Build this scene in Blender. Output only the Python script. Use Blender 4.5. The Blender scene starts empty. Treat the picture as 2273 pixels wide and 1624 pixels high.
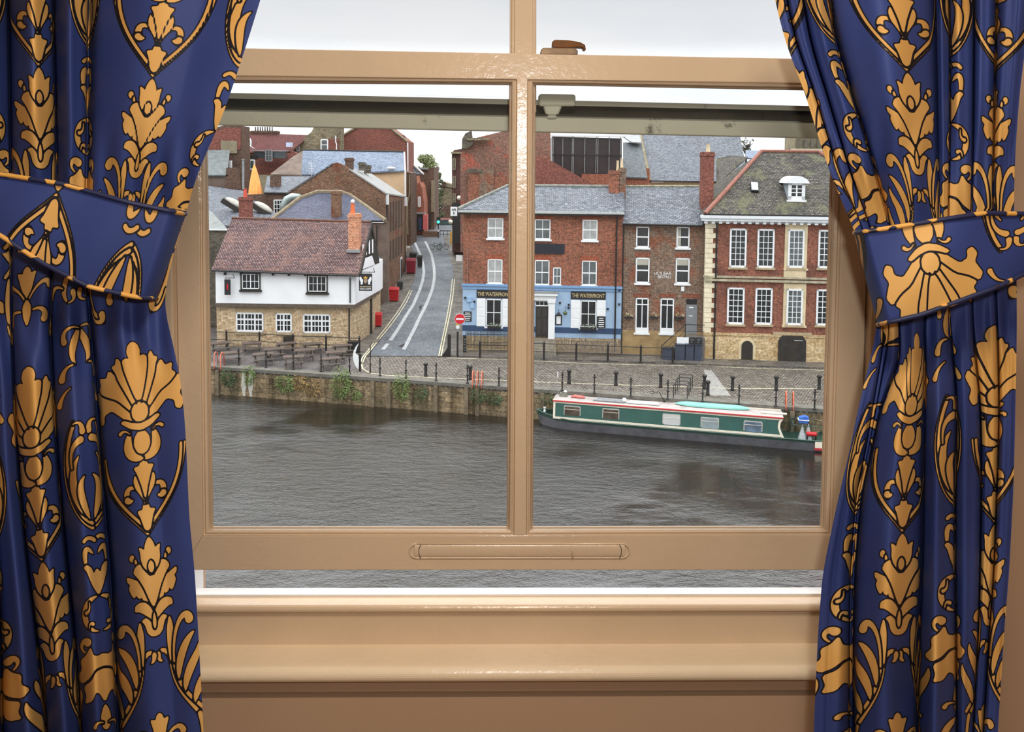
import bpy, bmesh, math, random
import numpy as np
from mathutils import Vector, Matrix
random.seed(7)
scene = bpy.context.scene
COL = scene.collection
scene.view_settings.view_transform = 'Standard'
scene.view_settings.look = 'None'
PI = math.pi
# ------------------------------------------------------------------ camera
FPX = 1800.0
CX, CY = 1136.5, 481.0
PITCH, ROLL = math.radians(3.2), 0.010
camd = bpy.data.cameras.new('camera'); cam = bpy.data.objects.new('camera', camd); COL.objects.link(cam)
camd.sensor_fit = 'HORIZONTAL'; camd.sensor_width = 36.0; camd.lens = FPX / 2273.0 * 36.0
camd.shift_y = -(812.0 - CY) / 2273.0
camd.clip_start = 0.05; camd.clip_end = 3000
R_ = (Matrix.Rotation(PI / 2 - PITCH, 3, 'X') @ Matrix.Rotation(ROLL, 3, 'Z'))
cam.matrix_world = R_.to_4x4()
scene.camera = cam
Rn = np.array(R_)
def ray(px, py):
    return R_ @ Vector(((px - CX) / FPX, -(py - CY) / FPX, -1.0))
def P(px, py, D):
    d = ray(px, py); return d * (D / d.y)
def Pn(px, py, D):
    d = np.stack([(px - CX) / FPX, -(py - CY) / FPX, -np.ones_like(px)], -1) @ Rn.T
    return d * (D / d[..., 1])[..., None]
def G(px, py, z=-14.0):
    d = ray(px, py); return d * (z / d.z)
GZ, WZ = -14.0, -16.0
# ------------------------------------------------------------------ materials
def lin(c):
    return tuple(((x / 255.0) / 12.92 if x <= 10.3 else (((x / 255.0) + 0.055) / 1.055) ** 2.4) for x in c[:3]) + (1.0,)
class NT:
    def __init__(s, name):
        s.m = bpy.data.materials.new(name); s.m.use_nodes = True; s.t = s.m.node_tree
        s.b = s.t.nodes['Principled BSDF']; s.out = s.t.nodes['Material Output']
    def n(s, typ, **kw):
        nd = s.t.nodes.new(typ)
        for k, v in kw.items():
            if k in nd.inputs: nd.inputs[k].default_value = v
            else: setattr(nd, k, v)
        return nd
    def l(s, a, b): s.t.links.new(a, b)
    def uv(s, sx=1, sy=1, sz=1, rot=0):
        tc = s.n('ShaderNodeTexCoord'); mp = s.n('ShaderNodeMapping')
        mp.inputs['Scale'].default_value = (sx, sy, sz); mp.inputs['Rotation'].default_value = (0, 0, rot)
        s.l(tc.outputs['UV'], mp.inputs['Vector']); return mp.outputs['Vector']
    def obj(s, sx=1, sy=1, sz=1):
        tc = s.n('ShaderNodeTexCoord'); mp = s.n('ShaderNodeMapping')
        mp.inputs['Scale'].default_value = (sx, sy, sz)
        s.l(tc.outputs['Object'], mp.inputs['Vector']); return mp.outputs['Vector']
    def noise(s, vec, scale=5, detail=4, rough=0.6):
        nd = s.n('ShaderNodeTexNoise'); nd.inputs['Scale'].default_value = scale
        nd.inputs['Detail'].default_value = detail; nd.inputs['Roughness'].default_value = rough
        s.l(vec, nd.inputs['Vector']); return nd.outputs['Fac']
    def ramp(s, fac, stops, interp='LINEAR'):
        r = s.n('ShaderNodeValToRGB'); r.color_ramp.interpolation = interp
        els = r.color_ramp.elements
        while len(els) > 1: els.remove(els[-1])
        els[0].position = stops[0][0]; els[0].color = stops[0][1]
        for p, c in stops[1:]:
            e = els.new(p); e.color = c
        s.l(fac, r.inputs['Fac']); return r.outputs['Color']
    def mix(s, fac, a, b, mode='MIX'):
        m = s.n('ShaderNodeMix'); m.data_type = 'RGBA'; m.blend_type = mode
        for src, i in ((fac, 0), (a, 6), (b, 7)):
            if hasattr(src, 'is_output'): s.l(src, m.inputs[i])
            else: m.inputs[i].default_value = src
        return m.outputs[2]
    def bump(s, h, strength=0.3, dist=0.01):
        b = s.n('ShaderNodeBump'); b.inputs['Strength'].default_value = strength
        b.inputs['Distance'].default_value = dist
        s.l(h, b.inputs['Height']); s.l(b.outputs['Normal'], s.b.inputs['Normal'])
g = lambda v: (v, v, v, 1)
_mc = {}
def plain(name, c, rough=0.6, var=0.12, scale=3.0, metal=0.0, bump=0.0):
    if name in _mc: return _mc[name]
    t = NT(name); v = t.obj()
    f = t.noise(v, scale, 3)
    a = lin(c); lo = tuple(x * (1 - var * 1.6) for x in a[:3]) + (1,); hi = tuple(min(1, x * (1 + var * 1.2)) for x in a[:3]) + (1,)
    t.l(t.ramp(f, [(0.3, lo), (0.7, hi)]), t.b.inputs['Base Color'])
    t.b.inputs['Roughness'].default_value = rough; t.b.inputs['Metallic'].default_value = metal
    if bump: t.bump(t.noise(v, scale * 6, 3), bump, 0.02)
    _mc[name] = t.m; return t.m
def brick(name, c1, c2, mortar, bw, bh, ms=0.012, c3=None, big=0.25, rough=0.85, bias=0.0, nscale=0.35, stain=0.35, patch=None, freq=2, off=0.5, bump=0.25, third=0.56, speck=0.62):
    """UV is in metres: rows of height bh, bricks of width bw"""
    if name in _mc: return _mc[name]
    t = NT(name); uv = t.uv()
    b = t.n('ShaderNodeTexBrick'); t.l(uv, b.inputs['Vector'])
    b.inputs['Scale'].default_value = 1.0; b.inputs['Brick Width'].default_value = bw; b.inputs['Row Height'].default_value = bh
    b.inputs['Mortar Size'].default_value = ms; b.inputs['Mortar Smooth'].default_value = 0.3; b.inputs['Bias'].default_value = bias
    b.inputs['Color1'].default_value = lin(c1); b.inputs['Color2'].default_value = lin(c2); b.inputs['Mortar'].default_value = lin(mortar)
    b.offset = off; b.offset_frequency = freq
    col = b.outputs['Color']
    if c3:
        n1 = t.noise(uv, 2.6, 5, 0.75)
        f = t.ramp(n1, [(third, g(0)), (third + 0.08, g(0.8))])
        m2 = t.mix(b.outputs['Fac'], lin(c3), lin(mortar))
        col = t.mix(f, col, m2)
    if patch:
        n3 = t.noise(uv, 0.5, 3, 0.6)
        f = t.ramp(n3, [(0.52, g(0)), (0.64, g(0.7))])
        col = t.mix(f, col, lin(patch))
    n2 = t.noise(uv, nscale, 6, 0.7)
    sh = t.ramp(n2, [(0.28, g(1 - stain)), (0.5, g(1.0)), (0.75, g(1 + stain * 0.5))])
    col = t.mix(1.0, col, sh, 'MULTIPLY')
    n4 = t.noise(uv, 5.5, 3, 0.8)
    col = t.mix(1.0, col, t.ramp(n4, [(0.30, g(1 - speck)), (0.5, g(1.0)), (0.70, g(1 + speck * 0.9))]), 'MULTIPLY')
    t.l(col, t.b.inputs['Base Color']); t.b.inputs['Roughness'].default_value = rough; t.b.inputs['Specular IOR Level'].default_value = 0.18
    if bump: t.bump(b.outputs['Fac'], -bump, 0.02)
    _mc[name] = t.m; return t.m
# ------------------------------------------------------------------ mesh building
class MB:
    def __init__(s): s.v = []; s.f = []; s.uvo = None
    def add(s, vs, fs):
        o = len(s.v); s.v += [tuple(v) for v in vs]; s.f += [tuple(i + o for i in f) for f in fs]; return s
    def box(s, x0, x1, y0, y1, z0, z1):
        if x0 > x1: x0, x1 = x1, x0
        if y0 > y1: y0, y1 = y1, y0
        if z0 > z1: z0, z1 = z1, z0
        return s.add([(x0, y0, z0), (x1, y0, z0), (x1, y1, z0), (x0, y1, z0), (x0, y0, z1), (x1, y0, z1), (x1, y1, z1), (x0, y1, z1)],
                     [(0, 3, 2, 1), (4, 5, 6, 7), (0, 1, 5, 4), (1, 2, 6, 5), (2, 3, 7, 6), (3, 0, 4, 7)])
    def poly(s, pts):
        return s.add(pts, [tuple(range(len(pts)))])
    def prism(s, pts, ext):
        """pts: planar polygon, ext: extrusion vector"""
        n = len(pts); a = [Vector(p) for p in pts]; e = Vector(ext)
        return s.add([tuple(p) for p in a] + [tuple(p + e) for p in a],
                     [tuple(range(n)), tuple(range(2 * n - 1, n - 1, -1))] + [(i, i + n, (i + 1) % n + n, (i + 1) % n) for i in range(n)])
    def cyl(s, p0, p1, r0, r1=None, n=10, cap=True):
        r1 = r0 if r1 is None else r1
        p0 = Vector(p0); p1 = Vector(p1); d = (p1 - p0)
        if d.length < 1e-7: return s
        d.normalize(); a = d.orthogonal().normalized(); b = d.cross(a)
        vs = []
        for p, r in ((p0, r0), (p1, r1)):
            for i in range(n):
                t = 2 * PI * i / n; vs.append(p + a * (r * math.cos(t)) + b * (r * math.sin(t)))
        fs = [(i, (i + 1) % n, (i + 1) % n + n, i + n) for i in range(n)]
        if cap: fs += [tuple(range(n - 1, -1, -1)), tuple(range(n, 2 * n))]
        return s.add(vs, fs)
    def tube(s, path, r, n=8, cap=True):
        """continuous swept tube; r number or list"""
        path = [Vector(p) for p in path]; m = len(path)
        rs = r if isinstance(r, (list, tuple)) else [r] * m
        vs = []; a = None
        for i, p in enumerate(path):
            d = (path[min(i + 1, m - 1)] - path[max(i - 1, 0)]).normalized()
            if a is None: a = d.orthogonal().normalized()
            else:
                a = (a - d * a.dot(d)); a = a.normalized() if a.length > 1e-6 else d.orthogonal().normalized()
            b = d.cross(a)
            for k in range(n):
                t = 2 * PI * k / n; vs.append(p + (a * math.cos(t) + b * math.sin(t)) * rs[i])
        fs = [(i * n + k, i * n + (k + 1) % n, (i + 1) * n + (k + 1) % n, (i + 1) * n + k) for i in range(m - 1) for k in range(n)]
        if cap: fs += [tuple(range(n - 1, -1, -1)), tuple(range((m - 1) * n, m * n))]
        return s.add(vs, fs)
    def lathe(s, prof, cx=0, cy=0, n=16):
        """prof list of (r,z)"""
        vs = []
        for r, z in prof:
            for k in range(n):
                t = 2 * PI * k / n; vs.append((cx + r * math.cos(t), cy + r * math.sin(t), z))
        m = len(prof)
        fs = [(i * n + k, i * n + (k + 1) % n, (i + 1) * n + (k + 1) % n, (i + 1) * n + k) for i in range(m - 1) for k in range(n)]
        fs += [tuple(range(n - 1, -1, -1)), tuple(range((m - 1) * n, m * n))]
        return s.add(vs, fs)
    def ball(s, c, rx, ry=None, rz=None, n=12, m=8):
        ry = rx if ry is None else ry; rz = rx if rz is None else rz
        vs = [(c[0], c[1], c[2] - rz)]
        for i in range(1, m):
            a = -PI / 2 + PI * i / m
            for k in range(n):
                t = 2 * PI * k / n
                vs.append((c[0] + rx * math.cos(a) * math.cos(t), c[1] + ry * math.cos(a) * math.sin(t), c[2] + rz * math.sin(a)))
        vs.append((c[0], c[1], c[2] + rz))
        fs = [(0, 1 + (k + 1) % n, 1 + k) for k in range(n)]
        for i in range(m - 2):
            fs += [(1 + i * n + k, 1 + i * n + (k + 1) % n, 1 + (i + 1) * n + (k + 1) % n, 1 + (i + 1) * n + k) for k in range(n)]
        L = len(vs) - 1; o = 1 + (m - 2) * n
        fs += [(L, o + k, o + (k + 1) % n) for k in range(n)]
        return s.add(vs, fs)
    def build(s, name, mat, parent=None, smooth=False, bevel=0.0):
        if not s.f: return None
        me = bpy.data.meshes.new(name); me.from_pydata(s.v, [], s.f); me.validate()
        bm = bmesh.new(); bm.from_mesh(me); bmesh.ops.recalc_face_normals(bm, faces=bm.faces)
        uvl = bm.loops.layers.uv.new('UVMap')
        for f in bm.faces:
            n = f.normal
            if abs(n.z) > 0.985: u = Vector((1, 0, 0)); w = Vector((0, 1, 0))
            else: u = Vector((0, 0, 1)).cross(n).normalized(); w = n.cross(u).normalized()
            if w.z < -1e-4: w = -w
            if abs(n.z) <= 0.985 and (u.x < -1e-4 or (abs(u.x) <= 1e-4 and u.y < 0)): u = -u
            for l in f.loops: l[uvl].uv = (l.vert.co.dot(u), l.vert.co.dot(w))
            f.smooth = smooth
        bm.to_mesh(me); bm.free()
        me.materials.append(mat)
        o = bpy.data.objects.new(name, me); COL.objects.link(o)
        if parent is not None: o.parent = parent
        if bevel:
            md = o.modifiers.new('bevel', 'BEVEL'); md.width = bevel; md.segments = 2; md.limit_method = 'ANGLE'
        return o
def tag(o, label=None, cat=None, group=None, kind=None):
    if label: o['label'] = label
    if cat: o['category'] = cat
    if group: o['group'] = group
    if kind: o['kind'] = kind
    return o
def empty(name, loc=(0, 0, 0), rz=0.0, label=None, cat=None, group=None, kind=None, parent=None):
    o = bpy.data.objects.new(name, None); COL.objects.link(o); o.location = loc; o.rotation_euler = (0, 0, rz)
    o.empty_display_size = 0.2
    if parent is not None: o.parent = parent
    return tag(o, label, cat, group, kind)
def children(o): return [c for c in COL.objects if c.parent == o]
def copy_tree(o, parent=None, kids=None):
    c = o.copy(); COL.objects.link(c)
    if parent is not None: c.parent = parent
    for ch in (kids or KIDS(o)): copy_tree(ch, c)
    return c
def KIDS(o): return [x for x in o.children]
class Fr:
    """upright plane through two ground points; local x along it (to the right), local y away from the viewer, z up"""
    def __init__(s, a, b):
        a = Vector(a); b = Vector(b); s.o = Vector((a.x, a.y, 0)); d = Vector((b.x - a.x, b.y - a.y, 0)); s.L = d.length
        s.ang = math.atan2(d.y, d.x); s.u = d.normalized(); s.n = Vector((-s.u.y, s.u.x, 0))
    def h(s, px, py, off=0.0):
        d = ray(px, py); o = s.o + s.n * off
        k = o.dot(s.n) / d.dot(s.n); p = d * k - o
        return p.dot(s.u), (d * k).z
    def loc(s, p):   # world point to local
        q = Vector(p) - s.o; return Vector((q.dot(s.u), q.dot(s.n), p[2]))
    def w(s, x, y, z): return s.o + s.u * x + s.n * y + Vector((0, 0, z))
    def pt(s, px, py, off=0.0):
        x, z = s.h(px, py, off); return Vector((x, off, z))
    def root(s, name, label, cat, group=None, kind=None, gz=0.0):
        return empty(name, (s.o.x, s.o.y, 0), s.ang, label, cat, group, kind)
def text_mesh(name, txt, mat, parent, x, y, z, height, width=None, extrude=0.01, rx=PI / 2, rz=0.0, align='CENTER'):
    cu = bpy.data.curves.new(name, 'FONT'); cu.body = txt; cu.align_x = align; cu.align_y = 'CENTER'; cu.extrude = extrude; cu.size = 1.0
    cu.resolution_u = 3
    tmp = bpy.data.objects.new(name, cu); COL.objects.link(tmp)
    dg = bpy.context.evaluated_depsgraph_get(); me = bpy.data.meshes.new_from_object(tmp.evaluated_get(dg))
    bpy.data.objects.remove(tmp)
    co = np.array([v.co[:] for v in me.vertices]); w = np.ptp(co[:, 0]); h = np.ptp(co[:, 1])
    cxm = (co[:, 0].max() + co[:, 0].min()) / 2; cym = (co[:, 1].max() + co[:, 1].min()) / 2
    sy = height / h; sx = (width / w) if width else sy
    for v in me.vertices: v.co = ((v.co.x - cxm) * sx, (v.co.y - cym) * sy, v.co.z)
    me.materials.append(mat)
    o = bpy.data.objects.new(name, me); COL.objects.link(o); o.parent = parent
    o.location = (x, y, z); o.rotation_euler = (rx, 0, rz); return o
# ------------------------------------------------------------------ damask pattern: a signed distance field over one repeat
PW, PT = 380.0, 1060.0
_nx, _ny = 300, 836
def bez(p, n=14):
    t = np.linspace(0, 1, n)[:, None]; p = np.array(p, float)
    if len(p) == 3: return (1 - t) ** 2 * p[0] + 2 * t * (1 - t) * p[1] + t * t * p[2]
    return (1 - t) ** 3 * p[0] + 3 * t * (1 - t) ** 2 * p[1] + 3 * t * t * (1 - t) * p[2] + t ** 3 * p[3]
def leaf(pts, w, kind='leaf', n=14):
    q = bez(pts, n); t = np.linspace(0, 1, n)
    if kind == 'leaf': r = w * (0.12 + 0.88 * np.sin(PI * np.clip(t, 0, 1) ** 0.8) ** 0.8)
    elif kind == 'club': r = w * (0.2 + 0.8 * t ** 1.4)
    elif kind == 'drop': r = w * (0.95 * (1 - t) ** 0.7 * np.clip(t * 6, 0, 1) ** 0.5 + 0.06)
    elif kind == 'line': r = w * np.ones(n)
    return (q, r)
def poly(pts): return (np.array(pts, float), None)
def B_(pts, w, kind='leaf', n=14, mir=True): return (leaf(pts, w, kind, n), mir)
def column_a():
    L = []
    p = lambda pts: L.append((poly(pts), True))
    def centre(pts): # closed symmetric outline from its right half
        h = [(x, y) for x, y in pts]; L.append((poly(h + [(-x, y) for x, y in h[::-1] if x > 0]), False))
    for a, b in ((0, 3.0), (9, 3.0)):
        L.append(B_([(1, -6 - a), (42, -56 - a), (88, -84 - a), (100 - a * .9, -190)], b, 'line', 18))
    # palmette
    p([(2, 172), (8, 140), (18, 112), (32, 97), (46, 89), (61, 81), (60, 92), (53, 99), (57, 108), (52, 122), (46, 131), (39, 121), (38, 130), (31, 135), (27, 127), (25, 139), (17, 142), (8, 150)])
    L.append(B_([(20, 96), (34, 76), (32, 52), (44, 40)], 4, 'club')); L.append(B_([(43, 38), (51, 42), (44, 50)], 6, 'drop'))
    p([(1, 174), (10, 157), (20, 147), (32, 144), (44, 149), (46, 162), (36, 163), (21, 173), (8, 187), (2, 197)])
    centre([(0, 50), (17, 63), (28, 58), (39, 64), (44, 75), (36, 85), (31, 92), (20, 112), (8, 144), (0, 160)])
    centre([(0, 2), (6, 9), (11, 20), (13, 31), (18, 26), (26, 21), (23, 34), (23, 50), (18, 66), (0, 88)])
    L.append(B_([(0, 80), (0, 66), (0, 56)], 7, 'leaf', mir=False))
    centre([(0, 184), (8, 196), (13, 188), (21, 181), (31, 186), (25, 192), (21, 202), (18, 214), (10, 223), (0, 225)])
    L.append(B_([(0, 208), (0, 190), (0, 172)], 4, 'leaf', mir=False))
    # bud, fleur, tulip, lotus above the joint
    centre([(0, -76), (7, -70), (8, -61), (22, -59), (15, -46), (11, -32), (7, -18), (0, -13)])
    L.append(B_([(2, -76), (18, -132), (56, -122), (42, -86)], 8, 'club')); L.append(B_([(46, -92), (40, -82), (30, -88)], 8, 'drop'))
    p([(2, -80), (5, -108), (12, -126), (22, -142), (26, -128), (22, -112), (12, -96)])
    centre([(0, -178), (8, -170), (9, -160), (24, -158), (17, -146), (11, -128), (6, -112), (0, -84)])
    L.append(B_([(0, -176), (40, -180), (38, -216), (26, -240)], 11)); L.append(B_([(28, -236), (40, -250), (50, -240)], 4, 'club'))
    centre([(0, -240), (8, -236), (17, -224), (19, -208), (12, -192), (0, -186)])
    p([(4, -262), (24, -298), (52, -320), (80, -332), (104, -346), (113, -332), (106, -318), (98, -302), (107, -284), (98, -268), (86, -272), (85, -290), (66, -298), (44, -278), (22, -256)])
    p([(6, -272), (22, -326), (44, -362), (66, -388), (73, -370), (92, -374), (86, -357), (97, -348), (78, -332), (50, -318), (24, -290)])
    p([(3, -285), (14, -340), (26, -372), (34, -398), (44, -412), (49, -396), (58, -394), (49, -378), (44, -360), (24, -318), (8, -284)])
    centre([(0, -440), (12, -433), (17, -418), (12, -402), (22, -406), (31, -402), (28, -380), (20, -352), (9, -318), (0, -300)])
    centre([(0, -240), (24, -247), (47, -264), (40, -268), (20, -258), (0, -254)])
    centre([(0, -304), (6, -296), (10, -300), (19, -288), (18, -272), (10, -262), (0, -260)])
    # bracket, long stems and their leaves
    L.append(B_([(36, 292), (30, 258), (12, 254), (5, 268)], 4.6, 'line')); L.append(B_([(5, 262), (4, 284), (15, 284)], 6, 'drop'))
    for a in (0, 10):
        L.append(B_([(34 + a * .6, 270), (36 + a * .8, 350), (64 + a, 372), (98 + a, 420 - a)], 3.8, 'line', 18))
    p([(34, 292), (29, 250), (29, 215), (36, 186), (42, 204), (44, 240), (42, 280)])
    L.append(B_([(42, 292), (40, 196), (80, 176), (84, 204)], 10, 'club'))
    L.append(B_([(52, 332), (52, 278), (78, 244), (94, 234)], 9)); L.append(B_([(66, 362), (70, 310), (106, 290), (104, 262)], 10))
    L.append(B_([(88, 392), (96, 350), (126, 336), (124, 306)], 10))
    # sprig between the stems
    centre([(0, 398), (7, 404), (9, 414), (22, 410), (17, 426), (12, 446), (0, 470)])
    L.append(B_([(2, 478), (20, 440), (48, 424), (56, 448)], 7, 'club')); L.append(B_([(2, 500), (30, 486), (52, 500), (44, 520)], 8, 'club'))
    centre([(0, 470), (10, 486), (8, 510), (0, 530)])
    L.append(B_([(98, 420), (112, 470), (104, 540), (66, 560)], 5, 'line', 16)); L.append(B_([(104, 520), (96, 570), (60, 566), (68, 544)], 8, 'club'))
    return L
def column_b():
    L = []
    def centre(pts): L.append((poly(pts + [(-x, y) for x, y in pts[::-1] if x > 0]), False))
    for a in (0, 9):
        L.append(B_([(1, -48 - a * 1.2), (58 - a, -84), (76 - a, -214), (30, -292 + a)], 3.6, 'line', 20))
    L.append(B_([(30, -288), (8, -296), (8, -268)], 7, 'club'))
    L.append(B_([(14, -78), (42, -124), (50, -180), (22, -214)], 9)); L.append(B_([(6, -70), (24, -120), (30, -150), (10, -168)], 8)); L.append(B_([(40, -190), (46, -240), (14, -250)], 8, 'club'))
    L.append(B_([(6, 10), (30, -26), (30, 20), (24, 46)], 6)); L.append(B_([(0, -20), (14, -34), (26, -22)], 4, 'line'))
    centre([(0, 44), (9, 56), (14, 40), (24, 32), (33, 36), (25, 46), (20, 62), (12, 84), (0, 104)])
    L.append(B_([(4, 106), (52, 108), (52, 180), (6, 184)], 7, 'leaf', 20)); L.append(B_([(32, 176), (30, 158), (20, 166)], 4, 'club')); L.append(B_([(26, 116), (24, 136), (36, 138)], 4, 'club'))
    L.append(B_([(46, 226), (66, 212), (50, 192), (38, 204)], 9, 'club'))
    centre([(0, 236), (14, 240), (26, 236), (32, 216), (44, 232), (60, 240), (58, 262), (74, 276), (60, 292), (40, 284), (22, 266), (0, 262)])
    centre([(0, 270), (20, 274), (34, 292), (56, 300), (50, 322), (56, 338), (36, 336), (24, 318), (14, 322), (0, 344)])
    L.append(B_([(0, 402), (0, 380), (0, 352)], 14, 'leaf', mir=False)); L.append(B_([(8, 390), (26, 384), (32, 396)], 5, 'club'))
    L.append(B_([(4, 420), (34, 440), (48, 480), (24, 500)], 7)); L.append(B_([(24, 500), (2, 498), (10, 478)], 7, 'club')); L.append(B_([(40, 466), (66, 450), (74, 480)], 8, 'club'))
    L.append(B_([(0, 560), (14, 590), (30, 612), (14, 640)], 9)); L.append(B_([(0, 560), (26, 548), (48, 562), (40, 586)], 7, 'club')); L.append(B_([(20, 640), (44, 640), (50, 668)], 8, 'club'))
    L.append(B_([(30, 690), (52, 700), (60, 726)], 6, 'club'))
    return L
def build_tile():
    xs = (np.arange(_nx) + 0.5) * PW / _nx; ys = (np.arange(_ny) + 0.5) * PT / _ny
    X, Y = np.meshgrid(xs, ys)
    Gf = np.full(X.shape, 40.0)
    def draw(q, r):
        pad = 30
        x0, x1 = q[:, 0].min() - pad, q[:, 0].max() + pad; y0, y1 = q[:, 1].min() - pad, q[:, 1].max() + pad
        if x1 < 0 or x0 > PW or y1 < 0 or y0 > PT: return
        i0, i1 = max(0, int(x0 / PW * _nx)), min(_nx, int(x1 / PW * _nx) + 1); j0, j1 = max(0, int(y0 / PT * _ny)), min(_ny, int(y1 / PT * _ny) + 1)
        if i1 <= i0 or j1 <= j0: return
        xx = X[j0:j1, i0:i1]; yy = Y[j0:j1, i0:i1]; d = np.full(xx.shape, 60.0)
        closed = r is None; ins = np.zeros(xx.shape, bool); m = len(q)
        for k in range(m if closed else m - 1):
            a = q[k]; b = q[(k + 1) % m]; ab = b - a; L2 = ab @ ab + 1e-9
            t = np.clip(((xx - a[0]) * ab[0] + (yy - a[1]) * ab[1]) / L2, 0, 1)
            dd = np.hypot(xx - a[0] - t * ab[0], yy - a[1] - t * ab[1])
            if closed:
                if abs(ab[1]) > 1e-9:
                    c = ((a[1] > yy) != (b[1] > yy)) & (xx < ab[0] * (yy - a[1]) / ab[1] + a[0]); ins ^= c
            else: dd = dd - (r[k] * (1 - t) + r[k + 1] * t)
            d = np.minimum(d, dd)
        if closed: d = np.where(ins, -d, d) - 0.8
        S = Gf[j0:j1, i0:i1]
        Gf[j0:j1, i0:i1] = np.minimum(np.maximum(S, 4.6 - d), d)
    def rounded(q):   # one corner-cutting pass keeps tips crisp but softens the facets
        a = q; b = np.roll(q, -1, 0); out = np.empty((len(q) * 2, 2)); out[0::2] = a * 0.82 + b * 0.18; out[1::2] = a * 0.18 + b * 0.82; return out
    for base, x0 in ((column_b(), PW / 2), (column_a(), 0.0)):
        for (q, r), mir in base:
            if r is None: q = rounded(q)
            for cx in (-PW, 0, PW):
                for cy in (-PT, 0, PT):
                    for sgn in ((1, -1) if mir else (1,)):
                        draw(q * np.array([sgn, 1]) + np.array([cx + x0, cy + (PT if 0 else 0)]), r)
    return Gf
TILE = build_tile()
def sample(s, t):
    fx = (s / PW * _nx - 0.5) % _nx; fy = (t / PT * _ny - 0.5) % _ny
    x0 = np.floor(fx).astype(int); y0 = np.floor(fy).astype(int); ax = fx - x0; ay = fy - y0
    x0 %= _nx; y0 %= _ny; x1 = (x0 + 1) % _nx; y1 = (y0 + 1) % _ny
    return (TILE[y0, x0] * (1 - ax) + TILE[y0, x1] * ax) * (1 - ay) + (TILE[y1, x0] * (1 - ax) + TILE[y1, x1] * ax) * ay
def damask_mat():
    t = NT('damask_cloth'); at = t.n('ShaderNodeAttribute'); at.attribute_name = 'motif'
    mr = t.n('ShaderNodeMapRange'); mr.inputs['From Min'].default_value = -10; mr.inputs['From Max'].default_value = 10
    t.l(at.outputs['Fac'], mr.inputs['Value'])
    gold = t.ramp(t.noise(t.obj(), 6, 2), [(0.3, lin((206, 154, 80))), (0.7, lin((226, 178, 106)))])
    navy = t.ramp(t.noise(t.obj(), 3, 2), [(0.3, lin((40, 54, 108))), (0.7, lin((52, 68, 128)))])
    isgold = t.ramp(mr.outputs['Result'], [(0.49, g(1)), (0.515, g(0))])
    isblk = t.ramp(mr.outputs['Result'], [(0.64, g(1)), (0.68, g(0))])
    c = t.mix(isblk, navy, lin((14, 12, 20))); c = t.mix(isgold, c, gold)
    t.l(c, t.b.inputs['Base Color']); t.b.inputs['Roughness'].default_value = 0.62; t.b.inputs['Specular IOR Level'].default_value = 0.35
    
    w = t.n('ShaderNodeTexWave'); w.wave_type = 'BANDS'; w.bands_direction = 'Z'; w.inputs['Scale'].default_value = 260; w.inputs['Distortion'].default_value = 1.5
    t.l(t.obj(), w.inputs['Vector'])
    t.bump(w.outputs['Fac'], 0.06, 0.001)
    return t.m
DAMASK = damask_mat()
def grid_mesh(name, V, mot, mat, parent=None):
    nj, ni = V.shape[:2]; me = bpy.data.meshes.new(name)
    idx = np.arange(nj * ni).reshape(nj, ni)
    q = np.stack([idx[:-1, :-1], idx[1:, :-1], idx[1:, 1:], idx[:-1, 1:]], -1).reshape(-1, 4)
    me.vertices.add(nj * ni); me.vertices.foreach_set('co', V.reshape(-1).astype(np.float32))
    me.loops.add(q.size); me.loops.foreach_set('vertex_index', q.reshape(-1).astype(np.int32))
    me.polygons.add(len(q)); me.polygons.foreach_set('loop_start', np.arange(0, q.size, 4, dtype=np.int32))
    me.polygons.foreach_set('loop_total', np.full(len(q), 4, dtype=np.int32))
    me.polygons.foreach_set('use_smooth', np.ones(len(q), dtype=bool))
    me.update(calc_edges=True)
    if mot is not None:
        a = me.attributes.new('motif', 'FLOAT', 'POINT'); a.data.foreach_set('value', mot.reshape(-1).astype(np.float32))
    me.materials.append(mat)
    o = bpy.data.objects.new(name, me); COL.objects.link(o)
    if parent is not None: o.parent = parent
    return o
def pl(y, pts):
    a = np.array(pts, float); return np.interp(y, a[:, 0], a[:, 1])
def smooth1(a, k=9):
    p = np.pad(a, ((k, k), (0, 0)), mode='edge') if a.ndim == 2 else np.pad(a, k, mode='edge')
    ker = np.hanning(2 * k + 3)[1:-1]; ker /= ker.sum()
    if a.ndim == 2: return np.stack([np.convolve(p[:, i], ker, 'valid') for i in range(a.shape[1])], 1)
    return np.convolve(p, ker, 'valid')
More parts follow.
